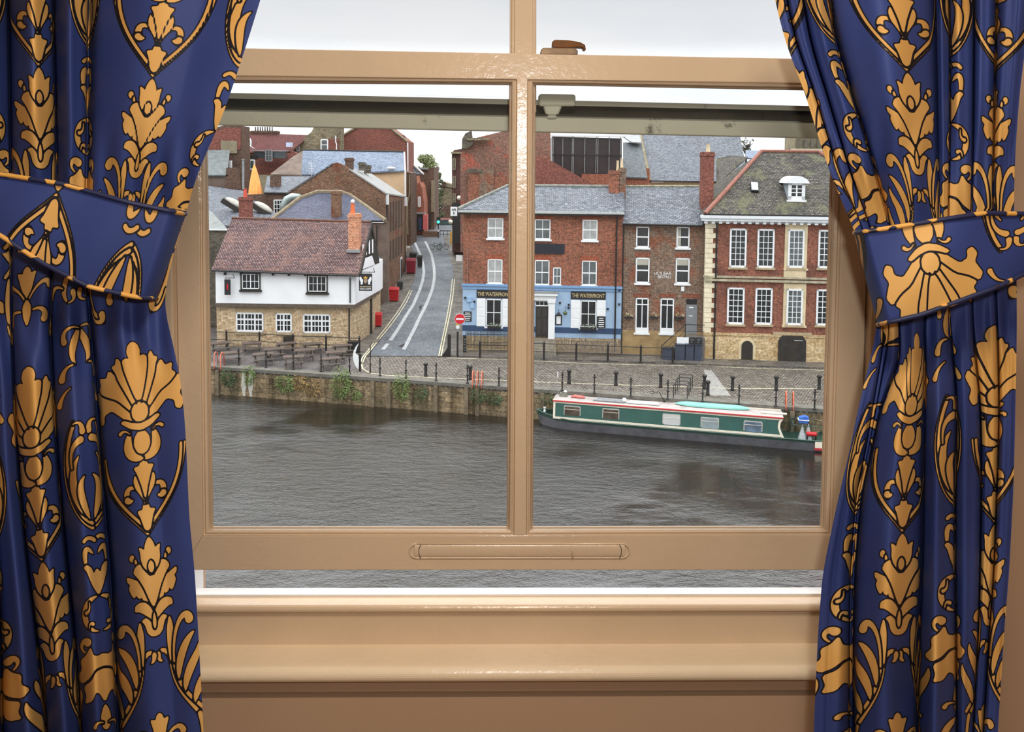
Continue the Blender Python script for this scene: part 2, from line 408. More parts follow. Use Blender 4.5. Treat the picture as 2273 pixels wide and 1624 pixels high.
def make_curtain(name, keys, amp, axes, t_of, Dc, seg=96, J=70, stretch=1.1, band=(400, 690)):
    """keys: {y: [x of edge, fold valleys ..., x of edge]} in reference pixels, projected on the hanging plane; axes: pattern axis x above and below the tie-back"""
    ys = np.arange(-90, 1790, 2.6); ky = sorted(keys); K = np.array([keys[y] for y in ky], float)
    B = np.stack([np.interp(ys, ky, K[:, i]) for i in range(K.shape[1])], 1); B = smooth1(B, 30)
    A = smooth1(pl(ys, amp), 28)
    nseg = K.shape[1] - 1; tau0 = 0.5 - 0.5 * np.cos(PI * np.linspace(0, 1, seg)); tau0 = 0.55 * tau0 + 0.45 * np.linspace(0, 1, seg)
    px = []; dep = []; seg = int(seg); St = [[], []]; acc = [0.0, 0.0]
    rows = [int(np.argmin(abs(ys - 230))), int(np.argmin(abs(ys - 1160)))]
    rnd = random.Random(3)
    for k in range(nseg):
        x0 = B[:, k:k + 1]; x1 = B[:, k + 1:k + 2]; last = k == nseg - 1; first = k == 0; tau = tau0 if last else tau0[:-1]
        wv = 0.62 + 0.38 * rnd.random()
        sh = np.abs(np.sin(PI * tau)) ** 0.62
        if first: sh = np.maximum(sh, (tau < 0.5) * 0.92)
        if last: sh = np.maximum(sh, (tau > 0.5) * 0.92)
        sh2 = 0.10 * np.sin(PI * 3 * tau + k) * np.sin(PI * tau)
        seg_w = np.clip((x1 - x0) / 90.0, 0.05, 1.2)
        slot = (0 if first else 1) * np.exp(-(tau / 0.035) ** 2) + (0 if last else 1) * np.exp(-((1 - tau) / 0.035) ** 2)
        px.append(x0 + (x1 - x0) * tau[None, :]); dep.append(-A[:, None] * wv * seg_w * (sh + sh2)[None, :] + A[:, None] * 0.35 * slot[None, :])
        for h in (0, 1):
            w = np.diff(B[rows[h]]); wid = w[k]
            Ja = 0 if first else J * min(1, (w[k - 1] + wid) / 110); Jb = 0 if last else J * min(1, (w[k + 1] + wid) / 110)
            jmp = -Ja / 2 * np.clip(1 - tau / 0.07, 0, 1) ** 1.5 + Jb / 2 * np.clip((tau - 0.93) / 0.07, 0, 1) ** 1.5
            St[h].append(acc[h] + Ja / 2 + wid * stretch * tau + jmp); acc[h] += Ja / 2 + wid * stretch + Jb / 2
    PX = np.concatenate(px, 1); DP = np.concatenate(dep, 1); YY = ys[:, None] + 0 * PX
    S = []
    for h in (0, 1):
        c = np.concatenate(St[h]); r_ = PX[rows[h]]; S.append(c - np.interp(axes[h], r_, c))
    bl = np.clip((ys - band[0] - 60) / 60, 0, 1)[:, None]
    SS = S[0][None, :] * (1 - bl) + S[1][None, :] * bl
    near = np.exp(-((YY - band[1] - 40) / 90.0) ** 2) + 0.7 * np.exp(-((YY - band[0] + 30) / 80.0) ** 2)
    DP += near * 0.006 * np.sin(PX * 0.11 + 0.6 * np.sin(YY * 0.02)) + 0.003 * np.sin(PX * 0.03 + YY * 0.011)
    V = Pn(PX, YY, Dc + DP)
    return grid_mesh(name, V, sample(SS, t_of(PX, YY)), DAMASK)
# ------------------------------------------------------------------ the window and the room
def paint(name, c, rough=0.38, dirt=0.0):
    t = NT(name); v = t.obj()
    f = t.noise(v, 2.2, 4); a = lin(c)
    col = t.ramp(f, [(0.3, tuple(x * 0.9 for x in a[:3]) + (1,)), (0.7, tuple(x * 1.06 for x in a[:3]) + (1,))])
    if dirt:
        d = t.ramp(t.noise(v, 14, 6, 0.8), [(0.60, g(0)), (0.72, g(dirt))])
        col = t.mix(d, col, lin((40, 38, 30)))
    t.l(col, t.b.inputs['Base Color']); t.b.inputs['Roughness'].default_value = rough
    t.bump(t.noise(v, 60, 4, 0.6), 0.22, 0.004)
    return t.m
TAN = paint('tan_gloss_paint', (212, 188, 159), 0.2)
TAN_LIT = paint('ledge_lit_tan_paint', (234, 214, 184), 0.22)  # tan gloss lightened in colour to stand in for sky light on the ledge
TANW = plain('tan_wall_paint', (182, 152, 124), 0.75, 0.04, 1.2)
OUTP = paint('weathered_outdoor_paint', (206, 206, 188), 0.6, 0.9)
GRIME = paint('black_grime', (66, 64, 54), 0.9)
WHITEP = paint('white_outdoor_paint', (226, 224, 222), 0.5)
def glass_mat(name, haze=0.035, tint=(0.93, 0.95, 0.95)):
    t = NT(name); v = t.obj()
    tr = t.n('ShaderNodeBsdfTransparent'); tr.inputs['Color'].default_value = tint + (1,)
    gl = t.n('ShaderNodeBsdfGlossy'); gl.inputs['Roughness'].default_value = 0.0; gl.inputs['Color'].default_value = g(0.9)
    fr = t.n('ShaderNodeFresnel'); fr.inputs['IOR'].default_value = 1.45
    m1 = t.n('ShaderNodeMixShader'); t.l(fr.outputs[0], m1.inputs[0]); t.l(tr.outputs[0], m1.inputs[1]); t.l(gl.outputs[0], m1.inputs[2])
    df = t.n('ShaderNodeBsdfDiffuse'); df.inputs['Color'].default_value = lin((225, 232, 236))
    m2 = t.n('ShaderNodeMixShader'); hz = t.ramp(t.noise(v, 7, 5, 0.75), [(0.35, g(haze * 0.5)), (0.62, g(haze)), (0.78, g(haze * 3.2))])
    t.l(hz, m2.inputs[0]); t.l(m1.outputs[0], m2.inputs[1]); t.l(df.outputs[0], m2.inputs[2])
    t.l(m2.outputs[0], t.out.inputs['Surface']); return t.m
GLASS = glass_mat('dusty_window_glass', 0.012, (0.84, 0.856, 0.85))
W = Fr((-3, 1.35 - 3 * 0.022, 0), (3, 1.35 + 3 * 0.022, 0))
# re-origin so that x = 0 is straight ahead
W.o = Vector((0, 1.35, 0))
def wq(mb, quad, y0, y1):
    """box whose front outline is four reference pixels (clockwise from top left) on the sash plane at depth y0"""
    fr = [W.pt(x, y, y0) for x, y in quad]
    mb.prism([tuple(p) for p in fr], (0, y1 - y0, 0)); return mb
def slopequad(mb, q_out, q_in, y_out, y_in):
    """moulding frame between two rectangles of pixels at two depths"""
    a = [tuple(W.pt(x, y, y_out)) for x, y in q_out]; b = [tuple(W.pt(x, y, y_in)) for x, y in q_in]
    mb.add(a + b, [(i, (i + 1) % 4, (i + 1) % 4 + 4, i + 4) for i in range(4)])
win = empty('window_1', W.o, W.ang, 'tan painted timber sash window looking out over the river', 'window', kind='structure')
# lower sash ----------------------------------------------------------------
OUTL = [(381, 104), (1936, 133), (1906, 1265), (405, 1265)]
P1 = [(441, 167), (1147, 172), (1141, 1188), (450, 1188)]       # left light, outer edge of its moulding
P2 = [(1171.5, 173), (1876, 186), (1848, 1187), (1168.5, 1188)]
G1 = [(459, 184), (1130, 189), (1124.5, 1167), (474, 1167)]
G2 = [(1189, 189), (1847, 202), (1820, 1166), (1183, 1167)]
TH = 0.036
mb = MB()
def strip(a, b, c, d): wq(mb, [a, b, c, d], 0.0, TH)
strip(OUTL[0], OUTL[1], P2[1], P1[0])
strip(P1[3], P2[2], OUTL[2], OUTL[3])
strip(OUTL[0], P1[0], P1[3], OUTL[3])
strip(P2[1], OUTL[1], OUTL[2], P2[2])
sash = mb.build('lower_sash', TAN, win, bevel=0.0015)
mb = MB(); strip(P1[1], P2[0], P2[3], P1[2]); mb.build('glazing_bar', TAN, sash, bevel=0.0015)
for pq, gq in ((P1, G1), (P2, G2)):
    mb = MB()
    def lerpq(t): return [(p[0] * (1 - t) + q[0] * t, p[1] * (1 - t) + q[1] * t) for p, q in zip(pq, gq)]
    prof = [(0, 0.0), (0.10, 0.004), (0.22, 0.0045), (0.30, 0.002), (0.55, 0.004), (0.72, 0.009), (0.8, 0.014), (0.86, 0.0135), (1.0, 0.018)]
    for (t0, d0), (t1, d1) in zip(prof, prof[1:]): slopequad(mb, lerpq(t0), lerpq(t1), d0, d1)
    mb.build('glazing_moulding', TAN, sash)
for pq, gq in ((P1, G1), (P2, G2)):
    mb = MB(); mb.poly([tuple(W.pt(p[0] * .5 + q[0] * .5, p[1] * .5 + q[1] * .5, 0.0195)) for p, q in zip(pq, gq)]); mb.build('pane', GLASS, sash)
# sash lift: a long shallow moulded pull on the bottom rail
lx0, lz0 = W.h(909, 1221, 0); lx1, _ = W.h(1397, 1222, 0); zt = W.h(1150, 1206, 0)[1]; zb = W.h(1150, 1237, 0)[1]; zc = (zt + zb) / 2; r = (zt - zb) / 2
path = []
for i in range(13): a = PI / 2 + PI * i / 12; path.append((lx0 + r + r * math.cos(a), 0, zc + r * math.sin(a)))
for i in range(13): a = -PI / 2 + PI * i / 12; path.append((lx1 - r + r * math.cos(a), 0, zc + r * math.sin(a)))
path.append(path[0])
mb = MB(); mb.tube([(p[0], -0.001, p[2]) for p in path], 0.0016, 8)
n = 10
for (xa, xb) in ((lx0 + r * 0.7, lx1 - r * 0.7),):
    vs = []
    for i in range(n + 1):
        a = PI * i / n; z = zc + r * 0.92 * math.cos(a); y = -0.0035 * math.sin(a) ** 0.7 + (0.003 if 0.35 < i / n < 0.62 else 0) * 0
        vs += [(xa, y, z), (xb, y, z)]
    mb.add(vs, [(2 * i, 2 * i + 2, 2 * i + 3, 2 * i + 1) for i in range(n)])
lift = mb.build('sash_lift', TAN, win, smooth=True)
mb = MB()
for xx, sg in ((930, 1), (1379, -1)):
    x = W.h(xx, 1221)[0]; mb.tube([(x + sg * 0.0035 * (k / 4 - 1) ** 2 * 1, -0.0036, zc + r * 0.95 * (k / 4 - 1)) for k in range(9)], 0.0006, 6)
mb.build('lift_seam', GRIME, lift)
x = W.h(1268, 1221)[0]
mb = MB(); mb.tube([(x, -0.004, zc + r * 0.9), (x + 0.001, -0.0065, zc), (x + 0.002, -0.004, zc - r * 0.9)], 0.0012, 6); mb.build('lift_rib', TAN, lift, smooth=True)
# upper sash ----------------------------------------------------------------
U0 = 0.050
mb = MB()
def rail(y1l, y1r, y2l, y2r, d0, d1): wq(mb, [(380, y1l), (1930, y1r), (1930, y2r), (380, y2l)], d0, d1)
rail(239, 270, 275, 309, U0, U0 + 0.02)
up = mb.build('upper_sash', OUTP, win, bevel=0.002)
mb = MB(); rail(211, 246, 239, 270, U0 + 0.013, U0 + 0.03); mb.build('grimy_groove', GRIME, up)
mb = MB(); rail(203, 238, 216, 249, U0 + 0.004, U0 + 0.032); mb.build('top_rebate', OUTP, up, bevel=0.001)
mb = MB(); rail(236, 267.5, 240, 271.5, U0 - 0.004, U0 + 0.01); mb.build('putty_line', GRIME, up)
mb = MB()
wq(mb, [(1143, -160), (1182, -160), (1184, 255), (1141, 255)], U0 - 0.006, U0 + 0.02)
wq(mb, [(1137, -160), (1188, -160), (1188, 250), (1135, 250)], U0 - 0.001, U0 + 0.012)
wq(mb, [(1132, -160), (1190.5, -160), (1190.5, 250), (1131, 250)], U0 + 0.005, U0 + 0.010)
wq(mb, [(340, -200), (395, -200), (402, 275), (350, 275)], U0, U0 + 0.03)
wq(mb, [(1890, -200), (1945, -200), (1935, 300), (1885, 300)], U0, U0 + 0.03)
wq(mb, [(340, -330), (1940, -330), (1940, -200), (340, -200)], U0, U0 + 0.03)
mb.build('upper_frame', TAN, up, bevel=0.001)
for q in ([(395, -205), (1134, -205), (1134, 215), (395, 205)], [(1187, -205), (1895, -205), (1890, 245), (1187, 230)]):
    mb = MB(); wq(mb, q, U0 + 0.008, U0 + 0.011); mb.build('upper_pane', glass_mat('clear_upper_glass', 0.004, (0.98, 0.985, 0.99)) if 'clear_upper_glass' not in bpy.data.materials else bpy.data.materials['clear_upper_glass'], up)
# catch plate on the outer rail, seen through the pane
mb = MB(); wq(mb, [(1196, 208), (1278, 209), (1278, 236), (1196, 236)], U0 - 0.006, U0 + 0.02); wq(mb, [(1204, 232), (1250, 232), (1236, 264), (1214, 264)], U0 - 0.004, U0 + 0.01)
mb.build('painted_catch', OUTP, up, bevel=0.004)
# brass sash lock on the meeting rail ----------------------------------------
BRASS = plain('aged_brass', (124, 102, 80), 0.3, 0.25, 30, metal=0.85)
BRONZE = plain('bronze_lever', (118, 78, 46), 0.25, 0.2, 30, metal=0.7)
mb = MB(); xa, zt_ = W.h(1198, 113, 0.012); xb, _ = W.h(1281, 113, 0.012); zr = W.h(1240, 119.5, 0.012)[1]
mb.prism([(xa, 0.0, zr - 0.003), (xa + 0.002, 0.0, zt_ + 0.001), (xa + 0.006, 0.0, zt_ + 0.004), (xb - 0.004, 0.0, zt_ + 0.003), (xb, 0.0, zt_), (xb, 0.0, zr - 0.003)], (0, 0.028, 0))
lock = mb.build('sash_lock', BRASS, win, bevel=0.0012)
mb = MB(); pts = [W.pt(x, y, 0.01) for x, y in ((1225, 104), (1226, 92), (1232, 87.5), (1262, 88.5), (1288, 93), (1299, 99), (1301, 111), (1296, 112), (1293, 106), (1280, 105.5), (1258, 105.5), (1240, 106))]
mb.prism([tuple(p) for p in pts], (0, 0.016, 0)); mb.cyl((pts[0].x + 0.014, 0.018, zt_ - 0.002), (pts[0].x + 0.014, 0.018, pts[0].z + 0.004), 0.006)
mb.build('lock_lever', BRONZE, lock, bevel=0.0015)
# jambs, beads, sill ---------------------------------------------------------
def wx(px, py, off): return W.h(px, py, off)[0]
xl, xr = wx(398, 700, 0) - 0.004, wx(1921, 700, 0) + 0.003
zs = W.h(1130, 1345, -0.005)[1]
ztop = 0.62
mb = MB(); mb.box(xl - 0.045, xl, 0.0, 0.096, zs - 0.02, ztop); mb.build('trim_1', TAN, win); bpy.data.objects['trim_1']['kind'] = 'structure'
mb = MB(); mb.box(xr, xr + 0.045, 0.0, 0.096, zs - 0.02, ztop); mb.build('trim_2', TAN, win)
mb = MB(); mb.box(xl - 0.045, xr + 0.045, 0.0, 0.12, ztop, ztop + 0.05); mb.build('trim_3', TAN, win)
# staff beads in front of the sash edges
mb = MB(); mb.box(xl - 0.024, xl + 0.000, -0.016, 0.0, zs, ztop); mb.box(xl - 0.06, xl - 0.024, -0.028, 0.0, zs - 0.2, ztop); mb.build('staff_bead', TAN, win, bevel=0.003)
mb = MB(); mb.box(xr - 0.000, xr + 0.024, -0.016, 0.0, zs, ztop); mb.box(xr + 0.024, xr + 0.06, -0.028, 0.0, zs - 0.2, ztop); mb.build('staff_bead', TAN, win, bevel=0.003)
# white outdoor strips beside the gap
mb = MB(); mb.box(xl - 0.002, xl + 0.003, 0.040, 0.099, zs - 0.02, -0.2); mb.build('weathered_jamb', WHITEP, win)
mb = MB(); mb.box(xr - 0.003, xr + 0.002, 0.040, 0.099, zs - 0.02, -0.2); mb.build('weathered_jamb', WHITEP, win)
# sill nosing under the gap
mb = MB(); rr = 0.0068; cz = zs - rr
prof = [(0.045, zs - 0.001), (0.010, zs + 0.000)] + [(-0.004 + 0.008 - (rr) * math.sin(PI * k / 8) * 1.2, cz + rr * math.cos(PI * k / 8)) for k in range(9)] + [(0.045, zs - 2 * rr)]
def extr(mb, prof, x0, x1):
    vs = [(x0, a, b) for a, b in prof] + [(x1, a, b) for a, b in prof]; n = len(prof)
    mb.add(vs, [(i, i + 1, i + 1 + n, i + n) for i in range(n - 1)] + [(n - 1, 0, n, 2 * n - 1)] + [tuple(range(n)), tuple(range(2 * n - 1, n - 1, -1))])
extr(mb, prof, xl - 0.07, xr + 0.07); mb.build('sill_nosing', TAN, win, smooth=False, bevel=0.0005)
mb = MB(); mb.box(xl - 0.02, xr + 0.02, 0.028, 0.05, zs - 0.03, zs + 0.0035); mb.prism([(xl - 0.02, 0.05, zs - 0.005), (xl - 0.02, 0.135, zs - 0.088), (xl - 0.02, 0.135, zs - 0.12), (xl - 0.02, 0.05, zs - 0.12)], (xr - xl + 0.04, 0, 0)); mb.build('outer_sill', WHITEP, win)
zl = W.h(1130, 1429, 0.006)[1]
mb = MB(); mb.box(xl - 0.07, xr + 0.07, 0.006, 0.03, zl - 0.02, zs - 2 * rr + 0.0005); mb.build('apron_board', TAN, win)
yf = -0.068; zb2 = W.h(1130, 1519, yf)[1]; h = zl - zb2; rr = h / 2
prof = [(0.01, zl)] + [(yf + rr * 1.0 - rr * 1.0 * math.sin(PI * k / 12), zl - rr + rr * math.cos(PI * k / 12)) for k in range(13)] + [(0.01, zb2)]
mb = MB(); extr(mb, prof, xl - 0.14, xr + 0.11)
ledge = mb.build('trim_4', TAN_LIT, None, smooth=False); ledge.location = W.o; ledge.rotation_euler = (0, 0, W.ang)
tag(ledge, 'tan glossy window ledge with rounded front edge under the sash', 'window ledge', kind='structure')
md = ledge.modifiers.new('b', 'BEVEL'); md.width = 0.001
# room shell -----------------------------------------------------------------
def shell(name, boxes, mat=TANW, lab=None):
    mb = MB()
    for b in boxes: mb.box(*b)
    o = mb.build(name, mat); o['kind'] = 'structure'
    if lab: o['label'] = lab; o['category'] = name.split('_')[0]
    return o
FZ, CZ = -1.62, 1.05
X0, X1 = -1.75, 1.75
wf = W.h(1130, 1519, -0.04)[1] + 0.01
yw0 = -0.045
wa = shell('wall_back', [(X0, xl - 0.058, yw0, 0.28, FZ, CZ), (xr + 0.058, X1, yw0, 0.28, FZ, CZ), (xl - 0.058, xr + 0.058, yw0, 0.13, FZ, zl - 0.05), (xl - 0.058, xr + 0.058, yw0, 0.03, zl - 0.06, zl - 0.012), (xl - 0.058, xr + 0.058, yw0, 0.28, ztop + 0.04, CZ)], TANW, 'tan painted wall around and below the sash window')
wa.location = W.o; wa.rotation_euler = (0, 0, W.ang)
yb = 1.25
shell('wall_left', [(X0 - 0.1, X0, -2.6, 1.26, FZ, CZ)]); shell('wall_right', [(X1, X1 + 0.1, -2.6, 1.34, FZ, CZ)]); shell('wall_front', [(X0 - 0.1, X1 + 0.1, -2.7, -2.6, FZ, CZ)])
shell('floor', [(X0 - 0.1, X1 + 0.1, -2.7, 1.30, FZ - 0.05, FZ)], plain('beige_carpet', (150, 125, 100), 0.95)); shell('ceiling', [(X0 - 0.1, X1 + 0.1, -2.7, 1.30, CZ, CZ + 0.05)], plain('ceiling_paint', (225, 215, 200), 0.9))
# curtains -------------------------------------------------------------------
DC = 1.16
LK = {-90: [-300, -150, -75, 5, 118, 200, 604], 0: [-280, -140, -65, 18, 118, 198, 578], 100: [-260, -130, -60, 20, 120, 196, 547], 250: [-220, -110, -50, 22, 124, 194, 497],
      400: [-180, -90, -45, 24, 126, 192, 432], 480: [-170, -85, -45, 24, 124, 190, 412], 560: [-165, -85, -45, 24, 118, 185, 385], 665: [-165, -85, -40, 26, 112, 196, 362],
      720: [-170, -88, -40, 26, 112, 200, 373], 800: [-175, -90, -35, 28, 114, 208, 393], 900: [-180, -90, -30, 32, 120, 214, 408], 1000: [-185, -90, -25, 38, 126, 222, 414],
      1150: [-190, -92, -15, 50, 138, 234, 420], 1265: [-195, -95, -5, 62, 150, 244, 432], 1400: [-200, -96, 0, 80, 164, 252, 440], 1624: [-205, -98, 5, 104, 180, 262, 452], 1790: [-210, -98, 5, 110, 186, 268, 458]}
lc = make_curtain('curtain', LK, [(-90, .085), (250, .07), (400, .04), (480, .02), (650, .02), (740, .042), (1000, .075), (1790, .09)], (88, 327), lambda x, y: np.where(y < 560, y - 0.10 * (x - 88) - 148, y + 0.24 * (x - 327) - 1190.0), DC, J=57)
RK = {-90: [1702, 1732, 1768, 1820, 2070, 2104, 2160, 2212, 2292], 0: [1720, 1746, 1782, 1836, 2076, 2106, 2162, 2212, 2288], 100: [1745, 1768, 1800, 1856, 2078, 2108, 2162, 2210, 2277], 200: [1785, 1806, 1832, 1886, 2080, 2108, 2161, 2208, 2264],
      300: [1815, 1836, 1862, 1918, 2082, 2108, 2160, 2206, 2256], 400: [1848, 1868, 1892, 1946, 2084, 2106, 2158, 2204, 2251], 480: [1884, 1906, 1924, 1970, 2086, 2104, 2156, 2204, 2251], 560: [1914, 1930, 1946, 1984, 2086, 2106, 2156, 2206, 2256],
      700: [1947, 1960, 1974, 1994, 2050, 2106, 2158, 2212, 2257], 740: [1946, 1962, 1974, 1996, 2052, 2110, 2160, 2214, 2257], 800: [1931, 1956, 1964, 1998, 2053, 2116, 2166, 2216, 2256], 900: [1906, 1938, 1946, 1954, 2052, 2124, 2176, 2218, 2254],
      1000: [1886, 1922, 1928, 1934, 2050, 2122, 2178, 2216, 2252], 1100: [1862, 1900, 1905, 1910, 2049, 2120, 2178, 2212, 2249], 1270: [1826, 1888, 1892, 1896, 2046, 2120, 2176, 2206, 2240], 1400: [1816, 1886, 1889, 1892, 2040, 2122, 2172, 2196, 2229], 1624: [1806, 1886, 1889, 1892, 2036, 2124, 2160, 2182, 2215], 1790: [1802, 1886, 1889, 1892, 2034, 2126, 2156, 2176, 2208]}
rc = make_curtain('curtain', RK, [(-90, .08), (250, .065), (420, .036), (500, .018), (680, .018), (760, .04), (1000, .07), (1790, .085)], (2022, 2004), lambda x, y: np.where(y < 600, y - 0.10 * (x - 2015) - 160, y + 0.10 * (x - 2004) - 1182.0), DC, J=55)
tag(lc, 'blue and gold damask curtain gathered at the side of the window above the pub', 'curtain')
tag(rc, 'blue and gold damask curtain gathered beside the window over the narrowboat stern', 'curtain')
def band(name, top, bot, off, flip, label, xcol, D0=1.095, bulge=0.03, ends=(0.02, 0.10)):
    n, m = 280, 110
    top = np.array(top, float); bot = np.array(bot, float)
    def arc(a):
        t = np.linspace(0, 1, n); k = np.concatenate([[0], np.cumsum(np.hypot(*np.diff(a, axis=0).T))]); L = k[-1]
        q = np.stack([np.interp(t * L, k, a[:, 0]), np.interp(t * L, k, a[:, 1])], 1)
        return smooth1(q, 8), L
    A, LA = arc(top); B, LB = arc(bot)
    v = np.linspace(0, 1, m)[:, None]; t = np.linspace(0, 1, n)
    PX = A[:, 0][None] * (1 - v) + B[:, 0][None] * v; PY = A[:, 1][None] * (1 - v) + B[:, 1][None] * v
    edge = np.clip(1 - t / ends[0], 0, 1) ** 2 if ends[0] > 0 else 0 * t
    edge2 = np.clip((t - (1 - ends[1])) / ends[1], 0, 1) ** 2
    D = D0 - bulge * np.sin(PI * np.clip(t, 0.0, 1)) + 0.05 * edge + 0.05 * edge2
    DD = D[None] + 0.004 * np.sin(v * PI) * -1 + 0.0025 * np.sin(PX * 0.03 + PY * 0.02)
    V = Pn(PX, PY, DD)
    S = (t * (LA + LB) / 2)[None] + 0 * v; H = v * np.hypot(A[n // 2, 0] - B[n // 2, 0], A[n // 2, 1] - B[n // 2, 1]) + 0 * S
    mot = sample(S * 1.0 + off[0], (H if not flip else -H) + off[1])
    o = grid_mesh(name, V, mot, DAMASK)
    t2 = NT('piping_cord') if 'piping_cord' not in bpy.data.materials else None
    if t2:
        wv = t2.noise(t2.obj(), 45, 1, 0.3); t2.l(t2.ramp(wv, [(0.50, lin((26, 34, 74))), (0.53, lin((14, 12, 20))), (0.56, lin((222, 166, 82)))]), t2.b.inputs['Base Color']); t2.b.inputs['Roughness'].default_value = 0.6
    pm = bpy.data.materials['piping_cord']
    for row in (0, m - 1):
        mb = MB(); pts = [Vector(p) + Vector((0, -0.002, 0)) for p in V[row][::3]]; mb.tube(pts, 0.0032, 8); mb.build('piping', pm, o, smooth=True)
    return tag(o, label, 'curtain tieback')
band('curtain_tieback', [(-330, 372), (-120, 376), (0, 386), (140, 408), (290, 450), (416, 476)], [(-330, 470), (-120, 470), (0, 520), (100, 586), (200, 636), (300, 658), (352, 663)], (305, 16), True, 'wide blue and gold tieback with corded edges around the curtain above the pub', 0, ends=(0.01, 0.06))
band('curtain_tieback', [(1893, 517), (1970, 506), (2070, 490), (2180, 473), (2273, 474), (2330, 478)], [(1946, 720), (2042, 698), (2115, 672), (2217, 634), (2273, 606), (2330, 585)], (230, -195), True, 'wide blue and gold tieback with large gold flower by the dormer windowed mansion', 0, ends=(0.08, 0.01))
# lamps ----------------------------------------------------------------------
def lamp(name, typ, loc, energy, size=0.1, color=(1, 1, 1), rot=(0, 0, 0)):
    l = bpy.data.lights.new(name, typ); l.energy = energy; l.color = color
    if typ == 'AREA': l.shape = 'DISK'; l.size = size
    elif typ == 'POINT': l.shadow_soft_size = size
    o = bpy.data.objects.new(name, l); COL.objects.link(o); o.location = loc; o.rotation_euler = rot; return o
lamp('camera_flash', 'POINT', (0.085, 0.0, 0.11), 21.5, 0.03, (1.0, 0.99, 0.97))
lamp('ceiling_fill', 'AREA', (0.1, 0.15, 1.0), 24.0, 0.5, (1.0, 0.88, 0.74))  # unseen fill light, added to brighten the upper rail and ledge
# sky ------------------------------------------------------------------------
wd = bpy.data.worlds.new('overcast_sky'); scene.world = wd; wd.use_nodes = True; nt = wd.node_tree
bg = nt.nodes['Background']; tc = nt.nodes.new('ShaderNodeTexCoord'); sp = nt.nodes.new('ShaderNodeSeparateXYZ'); nt.links.new(tc.outputs['Generated'], sp.inputs[0])
rp = nt.nodes.new('ShaderNodeValToRGB'); els = rp.color_ramp.elements
els[0].position = 0.0; els[0].color = (0.37, 0.37, 0.37, 1); els[1].position = 1.0; els[1].color = (1, 1, 1, 1)
for p, v in ((0.12, 0.34), (0.155, 0.235), (0.24, 0.20), (0.33, 0.21), (0.42, 0.38), (0.5, 0.76), (0.7, 0.95)):
    e = els.new(p); e.color = (v, v, v, 1)
nt.links.new(sp.outputs['Z'], rp.inputs['Fac'])
no = nt.nodes.new('ShaderNodeTexNoise'); no.inputs['Scale'].default_value = 3.0; no.inputs['Detail'].default_value = 5
mp = nt.nodes.new('ShaderNodeMapping'); mp.inputs['Scale'].default_value = (1, 1, 3.5); nt.links.new(tc.outputs['Generated'], mp.inputs[0]); nt.links.new(mp.outputs[0], no.inputs['Vector'])
r2 = nt.nodes.new('ShaderNodeValToRGB'); r2.color_ramp.elements[0].position = 0.3; r2.color_ramp.elements[0].color = (0.88, 0.91, 0.95, 1); r2.color_ramp.elements[1].position = 0.65; r2.color_ramp.elements[1].color = (1, 1, 1, 1)
nt.links.new(no.outputs['Fac'], r2.inputs['Fac'])
mx = nt.nodes.new('ShaderNodeMix'); mx.data_type = 'RGBA'; mx.blend_type = 'MULTIPLY'; mx.inputs[0].default_value = 1.0
nt.links.new(rp.outputs['Color'], mx.inputs[6]); nt.links.new(r2.outputs['Color'], mx.inputs[7])
nt.links.new(mx.outputs[2], bg.inputs['Color']); bg.inputs['Strength'].default_value = 4.2
scene.cycles.max_bounces = 8; scene.cycles.transparent_max_bounces = 16; scene.cycles.caustics_reflective = False; scene.cycles.caustics_refractive = False
scene.cycles.sample_clamp_indirect = 6.0
# ================================================================== outdoors
WHITE = plain('white_gloss_joinery', (236, 238, 240), 0.4, 0.03)
DGLASS = plain('dark_window_glass', (34, 37, 40), 0.08, 0.3, 1.5)
MGLASS = plain('grey_window_glass', (92, 98, 100), 0.1, 0.25, 1.2)
LGLASS = plain('curtained_window_glass', (168, 170, 168), 0.2, 0.15, 2.0)
BLIND = plain('pale_window_blind', (176, 172, 158), 0.5, 0.05)
BLACK = plain('black_ironwork', (26, 26, 28), 0.45, 0.2)
DKWOOD = plain('dark_stained_timber', (42, 38, 34), 0.7, 0.25)
TIMBER = plain('weathered_table_timber', (86, 76, 68), 0.8, 0.3, 4)
STONEP = plain('pale_dressed_stone', (214, 196, 160), 0.8, 0.14, 1.2)
SILLS = plain('sandstone_sill', (178, 158, 126), 0.85, 0.15)
PLASTER = plain('white_lime_render', (246, 247, 250), 0.85, 0.03, 0.8)
LEAD = plain('lead_flashing', (150, 152, 154), 0.5, 0.15)
REDBR = brick('red_brick', (164, 88, 64), (110, 62, 50), (150, 124, 106), 0.235, 0.078, 0.012, c3=(196, 126, 96), stain=0.45, third=0.60)
REDBR2 = brick('mansion_red_brick', (150, 84, 66), (116, 68, 58), (142, 114, 98), 0.235, 0.078, 0.012, c3=(168, 98, 76), stain=0.4, patch=(108, 74, 64))
BRNBR = brick('brown_mottled_brick', (128, 96, 76), (84, 64, 54), (150, 138, 124), 0.235, 0.078, 0.014, c3=(160, 116, 90), stain=0.3, patch=(140, 78, 54))
DKBR = brick('dark_soot_brick', (112, 82, 66), (74, 56, 50), (110, 98, 88), 0.235, 0.08, 0.012, c3=(136, 84, 62), stain=0.4)
WARM = brick('warm_brown_brick', (138, 100, 76), (98, 72, 58), (132, 116, 100), 0.235, 0.08, 0.012, c3=(156, 96, 68), stain=0.4, patch=(120, 66, 48))
PLUMBR = brick('plain_red_brick', (146, 88, 76), (116, 70, 62), (130, 98, 88), 0.235, 0.08, 0.008, stain=0.2)
CHIMB = brick('orange_chimney_brick', (222, 146, 106), (186, 104, 74), (206, 178, 152), 0.235, 0.085, 0.014, c3=(230, 176, 140), stain=0.2)
